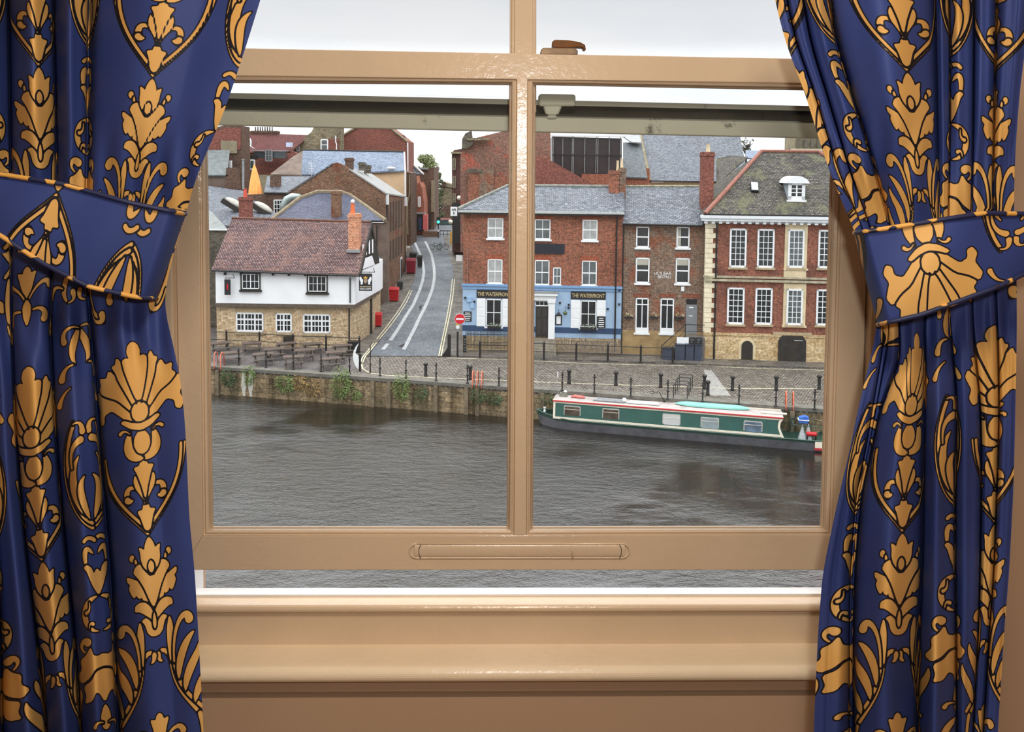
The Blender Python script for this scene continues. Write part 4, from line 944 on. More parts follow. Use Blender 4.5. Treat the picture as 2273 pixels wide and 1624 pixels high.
mb = MB(); mb.tube([e0 + Vector((0, 0, .05)), r0 + Vector((0, 0, .05)), r1 + Vector((0, 0, .05))], 0.12, 6); mb.build('ridge_tiles', plain('grey_ridge', (134, 136, 128), 0.8, 0.2), roof)
mb = MB(); mb.box(e0.x, e1.x, -0.52, -0.36, e0.z - 0.24, e0.z - 0.06); mb.build('gutter', plain('pale_gutter', (186, 190, 188), 0.5, 0.1), roof)
mb = MB(); mb.box(e0.x + 0.05, e1.x, -0.42, 0.02, e0.z - 0.40, e0.z - 0.22); mb.build('eaves_soffit', DKWOOD, roof)
for (a, b_, c, d, gl, rr) in ((1082.4, 484, 1117.3, 528.5, LGLASS, 2), (1187, 486.5, 1222, 531, MGLASS, 2), (1292.8, 487.5, 1326.4, 533, LGLASS, 2), (1082.4, 575, 1115.3, 629, LGLASS, 2), (1187, 577, 1219.5, 632, MGLASS, 2), (1291.5, 578.5, 1324.6, 633, MGLASS, 2)):
    vwin(Wf, wr, a, b_, c, d, 2, rr, 0.0, glass=gl, fw=0.08, mw=0.045, name='sash_window')
    mb = MB(); frect(Wf, mb, a - 3, b_ - 10, c + 3, b_, -0.012, 0.0); mb.build('brick_lintel', brick('soldier_brick', (168, 84, 58), (148, 72, 50), (140, 100, 80), 0.08, 0.235, 0.012, off=0.0), wr)
vwin(Wf, wr, 1227.6, 593.5, 1245.3, 632, 2, 2, 0.0, glass=MGLASS, fw=0.07, name='sash_window')
mb = MB(); frect(Wf, mb, 1184, 540.5, 1253, 563, -0.10, 0.0); mb.build('blank_sign_board', NAVYB, wr)
pipe(Wf, wr, 1369.4, 476, 782, -0.14, 0.06); pipe(Wf, wr, 1038, 545, 634, -0.06, 0.02, 'cable', plain('grey_cable', (150, 130, 120), 0.7))
def signboard(F, root, x0, y0, x1, y1, txt, off=-0.03, h=0.26):
    mb = MB(); frect(F, mb, x0, y0, x1, y1, off - 0.07, off); o = mb.build('name_board', CHARB, root)
    ua, ub = F.h(x0, y0, off)[0], F.h(x1, y0, off)[0]; zc = (F.h(x0, y0, off)[1] + F.h(x0, y1, off)[1] + F.h(x1, y0, off)[1] + F.h(x1, y1, off)[1]) / 4
    text_mesh('gilt_lettering', txt, GOLDL, o, (ua + ub) / 2, off - 0.085, zc, h, (ub - ua) * 0.93, extrude=0.008); return o
signboard(Wf, wr, 1058, 643.5, 1135.6, 661.5, 'THE WATERFRONT', h=0.30)
signboard(Wf, wr, 1267, 647, 1344.6, 664.5, 'THE WATERFRONT', h=0.30)
def shutter(F, root, x0, y0, x1, y1):
    mb = MB(); frect(F, mb, x0, y0, x1, y1, -0.10, -0.03); ua, zt_ = F.h(x0, y0, -0.1); ub, zb_ = F.h(x1, y1, -0.1)
    for k in range(3):
        za_ = zt_ - (zt_ - zb_) * (k + 0.07) / 3; zc_ = zt_ - (zt_ - zb_) * (k + 0.93) / 3; mb.box(ua + 0.1, ub - 0.1, -0.115, -0.10, zc_, za_)
    return mb.build('shutter', WHITE, root)
shutter(Wf, wr, 1058, 662, 1077.5, 724); shutter(Wf, wr, 1115, 663, 1134, 725); shutter(Wf, wr, 1267, 665.5, 1287.5, 728); shutter(Wf, wr, 1324.8, 666, 1344.3, 728.6)
vwin(Wf, wr, 1078.6, 663, 1114, 724, 2, 2, -0.03, fw=0.09, mw=0.06, name='pub_window', meet=False); vwin(Wf, wr, 1288, 666.5, 1324, 727, 2, 2, -0.03, fw=0.09, mw=0.06, name='pub_window', meet=False)
# door case
mb = MB(); frect(Wf, mb, 1189, 680, 1216.7, 748, -0.10, 0); d = mb.build('front_door', plain('black_panelled_door', (44, 42, 42), 0.35, 0.15), wr)
mb = MB()
for (a, b_, c, e_) in ((1192, 684, 1201, 703), (1205, 684, 1214, 703), (1192, 708, 1201, 742), (1205, 708, 1214, 742)): frect(Wf, mb, a, b_, c, e_, -0.12, -0.10)
mb.build('door_panel', plain('black_panel', (54, 52, 50), 0.3, 0.1), d)
q = Wf.pt(1202, 718, -0.14); mb = MB(); mb.ball((q.x, q.y, q.z), 0.05); mb.build('door_knob', BRASS, d, smooth=True)
vwin(Wf, wr, 1188, 667, 1217.5, 679, 3, 1, -0.06, fw=0.06, mw=0.03, sill=False, name='fanlight')
mb = MB()
for x0, x1 in ((1217, 1231.5), (1168, 1182)):
    frect(Wf, mb, x0, 672, x1, 761, -0.30, 0, -0.2); frect(Wf, mb, x0 - 1.5, 666, x1 + 1.5, 672, -0.36, 0, -0.2); frect(Wf, mb, x0 - 1, 752, x1 + 1, 761, -0.34, 0, -0.2)
frect(Wf, mb, 1164, 655, 1234, 666, -0.32, 0, -0.2); frect(Wf, mb, 1160, 650, 1238, 655, -0.5, 0, -0.2); frect(Wf, mb, 1163, 647, 1236, 650, -0.42, 0, -0.2)
mb.build('door_case', WHITE, wr)
mb = MB(); frect(Wf, mb, 1158, 646, 1239, 648.5, -0.55, 0, -0.2); mb.build('door_hood', LEAD, wr)
mb = MB(); zt_ = Wf.h(1200, 750)[1]
for k in range(5): mb.box(X(Wf, 1172), X(Wf, 1236), -0.35 - 0.22 * k, 0.0, GZ + 0.1, zt_ - (zt_ - GZ - 0.2) * k / 5)
mb.build('door_step', plain('worn_step_stone', (138, 130, 116), 0.8, 0.2), wr)
def lines_board(F, root, x0, y0, x1, y1, off, n, name='notice_board', mat=None, ink=None):
    mb = MB(); frect(F, mb, x0, y0, x1, y1, off - 0.05, off); o = mb.build(name, mat or CHARB, root)
    mb = MB(); rnd = random.Random(int(x0 * 7 + y0)); w = x1 - x0; h = (y1 - y0)
    for k in range(n):
        l = rnd.uniform(0.25, 0.42); t_ = y0 + h * (k + 0.75) / (n + 0.6); frect(F, mb, x0 + w * (0.5 - l), t_, x0 + w * (0.5 + l), t_ + h * 0.30 / n, off - 0.06, off - 0.05)
    mb.build('chalk_writing', ink or WHITE, o); return o
lines_board(Wf, wr, 1029, 691, 1046.5, 713, -0.05, 5); lines_board(Wf, wr, 1325, 702, 1344, 728, -0.14, 5)
mb = MB(); frect(Wf, mb, 1232.7, 698.5, 1247, 721, -0.09, -0.03); o = mb.build('menu_case', BLACK, wr); mb = MB(); frect(Wf, mb, 1235, 701.5, 1244.6, 719, -0.10, -0.09); mb.build('menu_sheet', WHITE, o)
mb = MB()
q = Wf.pt(1240, 697, -0.2); mb.lathe([(0.16, q.z - 0.02), (0.10, q.z + 0.1), (0.03, q.z + 0.14)], q.x, -0.2, 10); mb.tube([(q.x, -0.2, q.z + 0.14), (q.x, -0.12, q.z + 0.35), (q.x, -0.02, q.z + 0.3)], 0.02, 6); mb.build('lantern', BLACK, wr)
mb = MB()
for x, y in ((1243, 672), (1262.5, 676), (1262, 683), (1349, 685), (1374.6, 675), (1375, 644.5), (1032.5, 660.5), (1053, 669)):
    q = Wf.pt(x, y, -0.08); mb = MB(); mb.box(q.x - 0.07, q.x + 0.07, -0.16, -0.02, q.z - 0.07, q.z + 0.07); mb.build('wall_lamp', BLACK, wr)
mb = MB(); frect(Wf, mb, 1036.5, 659, 1047, 670, -0.16, -0.03); frect(Wf, mb, 1044, 672, 1052.5, 684, -0.16, -0.03); mb.build('meter_box', plain('pale_blue_box', (150, 182, 216), 0.5, 0.05), wr)
chimney(Wf, wr, 1352, 378, 1374, 441, 3.0, 0.9, REDBR, [(1368, 356, 1374.5, 371, STONEP)]); chimney(Wf, wr, 1374.5, 372, 1389, 438, 3.2, 1.3, BRNBR, [(1377, 352, 1384, 366, STONEP)])
mb = MB(); q = Wf.pt(1366, 443, 2.9); mb.box(q.x - 0.6, q.x + 0.5, 2.7, 3.02, q.z - 0.1, q.z + 0.06); mb.build('chimney_flashing', LEAD, wr)
# ---------------------------------------------------------------- the brown brick bistro
Bi = Fr(G(1380, 786.5), G(1561, 793)); br = Bi.root('bistro_house', 'narrow brown brick bistro with slate roof between the blue pub and the mansion', 'building')
u0, u1 = X(Bi, 1381), X(Bi, 1562); ze = Bi.h(1470, 499)[1]; zp = Bi.h(1470, 735)[1]
mb = MB(); mb.box(u0, u1, 0, 9, zp, ze); mb.build('brick_wall', BRNBR, br)
mb = MB(); mb.box(u0, u1, -0.05, 9, GZ, zp); mb.build('stone_plinth', plain('ochre_plinth', (158, 132, 92), 0.9, 0.2, 1.2), br)
e0 = Bi.pt(1382, 495, -0.35); e1 = Bi.pt(1561, 499, -0.35); r0 = Bi.pt(1388, 413.5, 5.0); r1 = Bi.pt(1551, 413.5, 5.0)
mb = MB(); mb.prism([tuple(e0), tuple(e1), tuple(r1), tuple(r0)], (0, 0, -0.12)); mb.add([tuple(r0), tuple(r1), (r1.x, 10, e1.z), (r0.x, 10, e0.z)], [(0, 1, 2, 3)])
roof = mb.build('roof', SLATE, br)
mb = MB(); mb.add([(e0.x + .05, 0, e0.z), tuple(r0 - Vector((0, 0, .12))), (e0.x + .05, 10, e0.z)], [(0, 1, 2)]); mb.add([(e1.x - .05, 0, e1.z), tuple(r1 - Vector((0, 0, .12))), (e1.x - .05, 10, e1.z)], [(0, 1, 2)]); mb.build('gable_wall', DKBR, br)
mb = MB(); mb.tube([r0, r1], 0.12, 6); mb.build('ridge_tiles', plain('lichen_ridge', (150, 146, 122), 0.9, 0.3, 4), roof)
mb = MB(); mb.tube([e0 + Vector((0, -.08, -.06)), e1 + Vector((0, -.08, -.06))], 0.08, 6); mb.build('gutter', BLACK, roof)
for (a, b_, c, d_, e_) in ((1412, 502.7, 1441, 549, 4), (1501.5, 503, 1530.7, 549.5, 4), (1411, 572, 1441.5, 628, 2), (1499.7, 573, 1530.3, 629, 2)):
    o = vwin(Bi, br, a, b_, c, d_, 1, 2, 0.0, glass=DGLASS, fw=0.10, mw=0.05, name='sash_window')
    if e_ == 2:
        mb = MB(); frect(Bi, mb, a + 3.5, b_ + 3.5, c - 3.5, b_ + 16, -0.03, -0.022); mb.build('blind', BLIND, o)
    elif a > 1480:
        mb = MB(); frect(Bi, mb, a + 3, b_ + 3.5, a + 10, d_ - 4, -0.03, -0.022); mb.build('curtain_strip', BLIND, o)
LIN = brick('dark_soldier_brick', (150, 84, 62), (124, 66, 52), (130, 100, 84), 0.08, 0.235, 0.012)
for (a, b_, c, d_) in ((1409, 560, 1444, 570), (1498, 561, 1533, 571), (1405, 651.5, 1444, 659.5), (1464, 652, 1501, 660), (1514, 652, 1554, 661)):
    mb = MB(); frect(Bi, mb, a, b_, c, d_, -0.015, 0); mb.build('brick_lintel', LIN, br)
for (a, c) in ((1410.5, 1439.5), (1465.5, 1495.5)):
    yt = 661 + (a - 1410) * 0.02; o = vwin(Bi, br, a, yt, c, yt + 77, 2, 1, 0.0, fw=0.10, mw=0.07, meet=False, name='french_window'); mb = MB(); frect(Bi, mb, a, yt + 13.5, c, yt + 16, -0.06, 0); mb.build('transom', WHITE, o)
    mb = MB(); frect(Bi, mb, a, yt + 66, c, yt + 77, -0.07, 0); mb.build('kick_panel', WHITE, o)
    mb = MB(); frect(Bi, mb, a + 3.4, yt + 20, c - 3.4, yt + 66, -0.056, -0.05)
GDOOR = plain('grey_painted_door', (128, 132, 136), 0.5, 0.06)
mb = MB(); frect(Bi, mb, 1522, 676, 1547.3, 741, -0.06, 0); d = mb.build('side_door', GDOOR, br)
mb = MB(); frect(Bi, mb, 1530, 681, 1539, 683.5, -0.08, -0.06); mb.build('letter_plate', WHITE, d); mb = MB(); frect(Bi, mb, 1529, 700, 1538, 702, -0.08, -0.06); mb.build('door_number_plate', WHITE, d)
mb = MB(); frect(Bi, mb, 1523.5, 664, 1546.5, 674.5, -0.05, 0); mb.build('fanlight', DGLASS, br)
t1 = Bi.pt(1471, 606.5, -0.03); text_mesh('wall_lettering', "LIL'S BAR", WHITE, br, t1.x, -0.03, t1.z, 0.22, 1.28, extrude=0.02); t1 = Bi.pt(1475, 614.5, -0.03); text_mesh('wall_lettering', 'BISTRO', WHITE, br, t1.x, -0.03, t1.z, 0.22, 0.98, extrude=0.02)
mb = MB(); frect(Bi, mb, 1512, 636, 1519, 646, -0.08, 0); mb.build('alarm_box', WHITE, br)
pipe(Bi, br, 1384, 500, 785, -0.1, 0.05)
mb = MB(); zl_ = Bi.h(1535, 742)[1]
mb.box(X(Bi, 1519), X(Bi, 1562), -1.1, 0, GZ, zl_ - 0.02)
for k in range(5): mb.box(X(Bi, 1519) - 0.28 * (k + 1), X(Bi, 1519) - 0.28 * k, -1.1, -0.05, GZ, zl_ - (zl_ - GZ) * (k + 1) / 6)
mb.build('side_steps', plain('concrete_steps', (112, 108, 104), 0.85, 0.2), br)
mb = MB(); pa = X(Bi, 1467); pb = X(Bi, 1519); pc = X(Bi, 1561)
mb.tube([(pa, -1.1, GZ), (pa, -1.1, GZ + 1.0), (pb, -1.1, zl_ + 0.95), (pc, -1.1, zl_ + 0.95)], 0.03, 6); mb.tube([(pb, -1.1, zl_), (pb, -1.1, zl_ + 0.95)], 0.03, 6); mb.tube([(pb, -1.1, zl_ + 0.45), (pc, -1.1, zl_ + 0.45)], 0.02, 6); mb.tube([(pa, -1.1, GZ + .5), (pb, -1.1, zl_ + 0.45)], 0.02, 6); mb.build('handrail', BLACK, br)
# ---------------------------------------------------------------- the mansion
M = Fr(G(1561.5, 798), G(1836, 806.5)); mr_ = M.root('brick_mansion', 'grand red brick mansion with white cornice, pale quoins and a dormer window', 'building')
u0, u1 = X(M, 1563), X(M, 1990); zc0 = M.h(1700, 495)[1]; zs1 = M.h(1700, 741)[1]
mb = MB(); mb.box(u0 + 0.05, u1, 0, 11, zs1, zc0 + 0.4); mb.build('brick_wall', REDBR2, mr_)
mb = MB(); mb.box(u0, u1, -0.06, 11, GZ, zs1); mb.box(u0, u1, -0.12, 0, zs1 - 0.16, zs1 + 0.02); mb.build('stone_base', ASHLAR, mr_)
mb = MB()
zt_ = M.h(1576, 495)[1]; nq = 22; hq = (zt_ - zs1) / nq; wl = X(M, 1589.5) - X(M, 1563.5); ws = X(M, 1579) - X(M, 1563.5)
for k in range(nq): mb.box(u0 - 0.04, u0 + (wl if k % 2 else ws), -0.07, 0.3, zs1 + hq * k + 0.012, zs1 + hq * (k + 1) - 0.012)
mb.build('quoins', plain('cream_quoin_stone', (232, 220, 192), 0.8, 0.1, 2), mr_)
zt1 = M.h(1700, 478.5)[1]
mb = MB(); mb.box(u0 - 0.45, u1, -0.62, 0.1, zt1 - 0.22, zt1); mb.box(u0 - 0.38, u1, -0.52, 0.1, zt1 - 0.42, zt1 - 0.22); mb.box(u0 - 0.1, u1, -0.12, 0.1, zc0 - 0.02, zt1 - 0.42)
for k in range(36): x = u0 - 0.2 + k * 0.53; mb.box(x, x + 0.24, -0.42, -0.1, zt1 - 0.62, zt1 - 0.42)
corn = mb.build('cornice', plain('white_cornice_paint', (226, 230, 234), 0.5, 0.05), mr_)
mb = MB(); z = M.h(1700, 619.5)[1]; mb.box(u0 - 0.15, u1, -0.16, 0, z + 0.06, z + 0.2); mb.box(u0 - 0.05, u1, -0.22, 0, z - 0.2, z - 0.04); mb.build('string_course', plain('mossy_string_stone', (172, 164, 140), 0.85, 0.2, 3), mr_)
for (a, b_, c, d_, st) in ((1619.4, 507, 1657, 593.5, 0), (1680.8, 508, 1718.6, 594, 0), (1749, 509, 1785, 594, 1), (1816, 510, 1853, 595, 0), (1877, 511, 1914, 596, 0),
                       (1613.8, 638, 1652, 719.5, 0), (1676, 639, 1714, 720, 0), (1745.7, 641, 1781.6, 721, 1), (1811.7, 642, 1849, 722, 0), (1873, 643, 1910, 723, 0)):
    if st:
        mb = MB(); frect(M, mb, a - 7, b_ - 12, c + 7, d_ + 4, -0.08, 0); frect(M, mb, a - 9, d_ + 2, c + 9, d_ + 6, -0.2, 0); mb.build('stone_surround', STONEP, mr_)
    vwin(M, mr_, a, b_, c, d_, 3, 6, -0.04 if not st else -0.1, glass=MGLASS if st else DGLASS, fw=0.13, mw=0.045, sillm=SILLS, meet=False, name='sash_window')
mb = MB(); frect(M, mb, 1740, 600, 1789.5, 617, -0.14, 0); mb.build('stone_panel', STONEP, mr_)
pipe(M, mr_, 1591.8, 495, 800, -0.14, 0.07)
# roof
e0 = M.pt(1562, 477, -0.5); r0 = M.pt(1690, 337, 6.4); r1 = M.pt(1818, 338.5, 6.4); e1 = Vector((r1.x + (r0.x - e0.x), -0.5, e0.z)); bk0 = Vector((e0.x, 13.4, e0.z)); bk1 = Vector((e1.x, 13.4, e0.z))
mb = MB(); mb.add([tuple(v) for v in (e0, e1, r1, r0, bk0, bk1)], [(0, 1, 2, 3), (0, 3, 4), (1, 5, 2), (3, 2, 5, 4)]); roof = mb.build('roof', MOSSY, mr_)
mb = MB(); mb.tube([e0 + Vector((0.1, 0, .1)), r0 + Vector((0, 0, .06)), r1 + Vector((0, 0, .06)), e1 + Vector((0, 0, .1))], [0.17, 0.15, 0.15, 0.15], 8); mb.build('ridge_tiles', REDT, roof)
mb = MB(); mb.box(e0.x, e1.x, -0.62, -0.40, zt1, zt1 + 0.1); mb.build('gutter', BLACK, roof)
def on_roof(px, py):   # hit the front slope
    n = (Vector(e1) - Vector(e0)).cross(Vector(r0) - Vector(e0)).normalized(); d = ray(px, py); dl = Vector((d.dot(M.u), d.dot(M.n), d.z)); o = Vector((-M.o.dot(M.u), -M.o.dot(M.n), 0))
    k = (Vector(e0) - o).dot(n) / dl.dot(n); return o + dl * k
# dormer
q = on_roof(1765, 444); yb = q.y; F_ = lambda x, y: M.pt(x, y, yb)
dl, dr = F_(1749, 440), F_(1787, 440); dt = F_(1768, 403); zt_ = dt.z
mb = MB(); mb.box(dl.x, dr.x, yb, yb + 3.2, dl.z - 0.3, zt_); dm = mb.build('dormer', plain('lead_grey_dormer', (168, 178, 190), 0.5, 0.1), mr_)
mb = MB(); n = 10; prof = [(dl.x - 0.25, zt_ - 0.12)] + [(dl.x - 0.2 + (dr.x - dl.x + 0.4) * k / n, zt_ + 0.42 * math.sin(PI * k / n) ** 0.7) for k in range(n + 1)] + [(dr.x + 0.25, zt_ - 0.12)]
mb.prism([(a, yb - 0.25, b_) for a, b_ in prof], (0, 3.6, 0)); mb.build('dormer_hood', WHITE, dm)
vwin(M, mr_, 1749.5, 403.5, 1787, 444, 2, 3, yb - 0.03, fw=0.24, mw=0.05, thick={'c': (1,)}, meet=False, name='dormer_window')
q = [on_roof(x, y) for x, y in ((1665, 407.5), (1682, 408.5), (1683.5, 428), (1667, 427))]; up_ = Vector((0, -0.12, 0.16))
mb = MB(); mb.prism([tuple(v) for v in q], tuple(up_)); o = mb.build('skylight', BLACK, mr_)
qq = [v.lerp((q[0] + q[2]) / 2, 0.12) + up_ * 1.05 for v in q]; mb = MB(); mb.prism([tuple(v) for v in qq], (0, -0.01, 0.015)); mb.build('skylight_glass', plain('pale_skylight_glass', (176, 190, 196), 0.15, 0.1), o)
chimney(M, mr_, 1558, 337, 1584.5, 462, 2.2, 1.3, PLUMBR, [(1567, 319, 1577, 337, STONEP)])
# doors in the stone base
cx_ = 1657.5
def archdoor(x0, y0, x1, y1, ms, mat, nm, gr=0.0):
    ua, ub = M.h(x0, y1, -0.1)[0], M.h(x1, y1, -0.1)[0]; zt_, zb_ = M.h((x0 + x1) / 2, y0, -0.1)[1], M.h((x0 + x1) / 2, y1, -0.1)[1]; r_ = (ub - ua) / 2
    pts = [(ua - gr, zb_)] + [((ua + ub) / 2 - (r_ + gr) * math.cos(PI * k / 10), zt_ - r_ + (r_ + gr) * math.sin(PI * k / 10)) for k in range(11)] + [(ub + gr, zb_)]
    mb = MB(); mb.prism([(a, ms, b_) for a, b_ in pts], (0, -ms, 0)); return mb.build(nm, mat, mr_)
archdoor(1645, 756, 1670.3, 797, -0.13, STONEP, 'arch_surround', 0.2); archdoor(1645, 756, 1670.3, 797, -0.16, DKWOOD, 'arched_door')
mb = MB(); fpoly(M, mb, [(1728, 756), (1736, 744.5), (1782, 745.5), (1789.5, 757), (1788.5, 806), (1727, 805)], -0.14, 0); o = mb.build('cart_door', DKWOOD, mr_)
mb = MB(); frect(M, mb, 1763, 754.5, 1782, 757, -0.17, -0.14); mb.build('door_notice', LEAD, o)
mb = MB(); frect(M, mb, 1716, 738, 1802, 744, -0.14, 0); mb.build('door_lintel', SILLS, mr_)
# ---------------------------------------------------------------- buildings behind and along the street
class Bg:
    def __init__(s, name, label, D, px, py, gz=None, cat='building'):
        p = P(px, py, D); s.o = Vector((p.x, p.y, 0)); s.D = D
        s.root = empty(name, s.o, 0, label, cat)
    def q(s, x, y, D=None): return P(x, y, s.D if D is None else D) - s.o
    def wall(s, name, pts, mat, depth=0.4, D=None):
        mb = MB(); mb.prism([tuple(s.q(*p) if len(p) == 3 else s.q(p[0], p[1], D)) for p in pts], (0, depth, 0)); return mb.build(name, mat, s.root)
    def slope(s, name, pts, mat, th=0.15):
        mb = MB(); mb.prism([tuple(s.q(*p)) for p in pts], (0, 0, -th)); return mb.build(name, mat, s.root)
    def box(s, name, x0, y0, x1, y1, mat, depth, D=None, parent=None, dy=0.0):
        D = s.D if D is None else D
        a = s.q(x0, (y0 + y1) / 2, D); b_ = s.q(x1, (y0 + y1) / 2, D); t = s.q((x0 + x1) / 2, y0, D); u = s.q((x0 + x1) / 2, y1, D)
        mb = MB(); mb.box(a.x, b_.x, a.y + dy, a.y + dy + depth, u.z, t.z); return mb.build(name, mat, parent or s.root)
    def win(s, x0, y0, x1, y1, cols=2, rows=2, D=None, glass=DGLASS, fw=0.09, frame=WHITE, name='window'):
        D = (s.D if D is None else D); a = s.q(x0, (y0 + y1) / 2, D); b_ = s.q(x1, (y0 + y1) / 2, D); t = s.q((x0 + x1) / 2, y0, D).z; u = s.q((x0 + x1) / 2, y1, D).z; y = a.y
        mb = MB()
        for i in range(cols + 1): x = a.x + (b_.x - a.x) * i / cols; w = fw if i in (0, cols) else fw * 0.6; mb.box(x - w / 2, x + w / 2, y - 0.08, y, u, t)
        for j in range(rows + 1): z = u + (t - u) * j / rows; w = fw if j in (0, rows) else fw * 0.6; mb.box(a.x, b_.x, y - 0.078, y, z - w / 2, z + w / 2)
        o = mb.build(name, frame, s.root); mb = MB(); mb.box(a.x, b_.x, y - 0.04, y - 0.02, u, t); mb.build('pane', glass, o); return o
    def chim(s, x0, y0, x1, y1, mat, d=1.0, D=None, pots=(), potm=TERRA, name='chimney'):
        D = s.D if D is None else D
        a = s.q(x0, (y0 + y1) / 2, D); b_ = s.q(x1, (y0 + y1) / 2, D); t = s.q((x0 + x1) / 2, y0, D).z; u = s.q((x0 + x1) / 2, y1, D).z
        mb = MB(); mb.box(a.x, b_.x, a.y, a.y + d, u, t - .25); mb.box(a.x - .07, b_.x + .07, a.y - .07, a.y + d + .07, t - .3, t - .1); mb.box(a.x, b_.x, a.y, a.y + d, t - .1, t)
        o = mb.build(name, mat, s.root)
        for k, (c0, cy0, c1_, cy1) in enumerate(pots):
            e = s.q(c0, cy0, D); f = s.q(c1_, cy1, D); r_ = (f.x - e.x) / 2; mb = MB(); z0 = min(f.z, t); mb.lathe([(r_, z0), (r_ * .8, z0 + (e.z - z0) * .5), (r_ * .75, e.z - .06), (r_ * .9, e.z)], (e.x + f.x) / 2, a.y + d / 2, 8); mb.build('chimney_pot', potm, o)
        return o
PALEB = plain('cream_gable_render', (222, 188, 150), 0.85, 0.08, 1)
GREYBR = plain('grey_brown_render', (112, 96, 86), 0.85, 0.2, 1)
KHAKI = plain('khaki_render', (142, 132, 108), 0.85, 0.15)
STONEG = brick('grey_gritstone', (150, 138, 112), (118, 110, 92), (100, 94, 80), 0.5, 0.22, 0.012, stain=0.4)
ORBR = brick('orange_shop_brick', (172, 104, 80), (136, 80, 64), (140, 104, 88), 0.235, 0.08, 0.01, stain=0.3)
# warehouse with big brick gable along the street
b = Bg('brick_warehouse', 'tall dark brick warehouse whose gable rises behind the white pub', 80.5, 855, 668)
b.wall('gable_wall', [(620, 470), (640, 424), (738, 363), (748, 360), (768, 369), (777, 376), (855, 427), (862, 670), (620, 670)], WARM, 0.5)
Dn, Df = 80.5, 92.5
p0 = b.q(855, 427, 80.5); p1 = b.q(898.6, 434, 94); 
mb = MB(); lo0 = b.q(862, 668, 80.5); lo1 = b.q(900, 606, 94)
mb.prism([(p0.x, p0.y + 0.05, lo0.z - 0.6), (p1.x, p1.y, lo1.z - 0.6), (p1.x, p1.y, p1.z), (p0.x, p0.y + 0.05, p0.z)], (-0.6, 0, 0)); mb.build('street_wall', WARM, b.root)
b.slope('roof', [(775, 374, 80.4), (857, 428, 80.4), (900, 435, 94), (817, 380, 94)], plain('grey_sheet_roof', (156, 156, 154), 0.5, 0.12, 1.5))
b.slope('roof', [(738, 362, 80.4), (636, 428, 80.4), (650, 420, 94), (752, 368, 94)], SLATE)
# recessed street windows
def streetwin(b, f0, f1, h0, h1, mat=DKWOOD, nm='recessed_window'):
    a = p0.lerp(p1, f0); c = p0.lerp(p1, f1); za = p0.z + (lo0.z - p0.z) * h0; zb_ = p0.z + (lo0.z - p0.z) * h1; mb = MB()
    mb.prism([(a.x, a.y, za), (c.x, c.y, za), (c.x, c.y, zb_), (a.x, a.y, zb_)], (0.03, 0, 0)); return mb.build(nm, mat, b.root)
for f in (0.08, 0.22, 0.36, 0.5, 0.64, 0.78):
    streetwin(b, f, f + 0.055, 0.10, 0.38); streetwin(b, f, f + 0.05, 0.47, 0.66)
a = p0.lerp(p1, 0.72); mb = MB(); mb.prism([(a.x + 0.04, a.y, lo1.z - 0.5), (a.x + 0.04, a.y + 1.6, lo1.z - 0.4), (a.x + 0.04, a.y + 1.6, lo1.z + 2.2), (a.x + 0.04, a.y, lo1.z + 2.2)], (0.03, 0, 0)); o = mb.build('yard_door', WHITE, b.root)
mb = MB(); mb.prism([(a.x + 0.08, a.y + 0.25, lo1.z - 0.5), (a.x + 0.08, a.y + 1.35, lo1.z - 0.45), (a.x + 0.08, a.y + 1.35, lo1.z + 1.95), (a.x + 0.08, a.y + 0.25, lo1.z + 1.95)], (0.02, 0, 0)); mb.build('door_panel', DKWOOD, o)
for f in (0.03, 0.985):
    a = p0.lerp(p1, f); mb = MB(); mb.cyl((a.x + 0.1, a.y, lo0.z if f < .5 else lo1.z), (a.x + 0.1, a.y, a.z - 0.1), 0.07, n=6); mb.build('drainpipe', DKWOOD, b.root)
    mb = MB(); mb.box(a.x, a.x + 0.3, a.y - 0.15, a.y + 0.15, a.z - 1.2, a.z - 0.2); mb.build('rain_hopper', WHITE, b.root)
b.chim(766, 350, 781, 376, DKBR, 1.0, 81.0); b.chim(796, 360, 808, 378, DKSTONE, 1.0, 84); b.chim(808, 366, 820, 385, DKSTONE, 1.0, 87)
# slate hipped roof just behind the plum roof
b = Bg('slate_outbuilding', 'low building with shiny violet slate roof directly behind the plum tiled roof', 75, 730, 620)
b.slope('roof', [(602, 489, 74), (856, 489, 74), (776, 432, 79), (754, 427, 79.2), (704, 427, 79.2), (664, 441, 78)], SLATEV)
mb = MB(); mb.tube([b.q(600, 490, 74), b.q(664, 440, 78), b.q(704, 426, 79.2), b.q(756, 426, 79.2), b.q(778, 434, 79), b.q(856, 490, 74)], 0.22, 6); mb.build('stone_coping', plain('coping_brownstone', (132, 118, 96), 0.85, 0.2), b.root)
b.wall('rear_wall', [(600, 492), (822, 492), (862, 492), (862, 668), (822, 690), (600, 690)], GREYBR, 0.4, 74.2)
b.box('fascia', 824, 490, 852, 494, WHITE, 0.1, 74.0)
b.chim(735, 424, 755, 486, WARM, 0.8, 74.5)
mb = MB(); c = b.q(835, 500, 74.1); mb.box(c.x, c.x + 0.12, c.y - .06, c.y, c.z - 2.4, c.z); mb.build('waste_pipe', DKWOOD, b.root)
b.slope('roof', [(838, 566, 73.5), (849, 583, 72.8), (853, 577, 76), (842, 562, 76)], LEAD, 0.1)
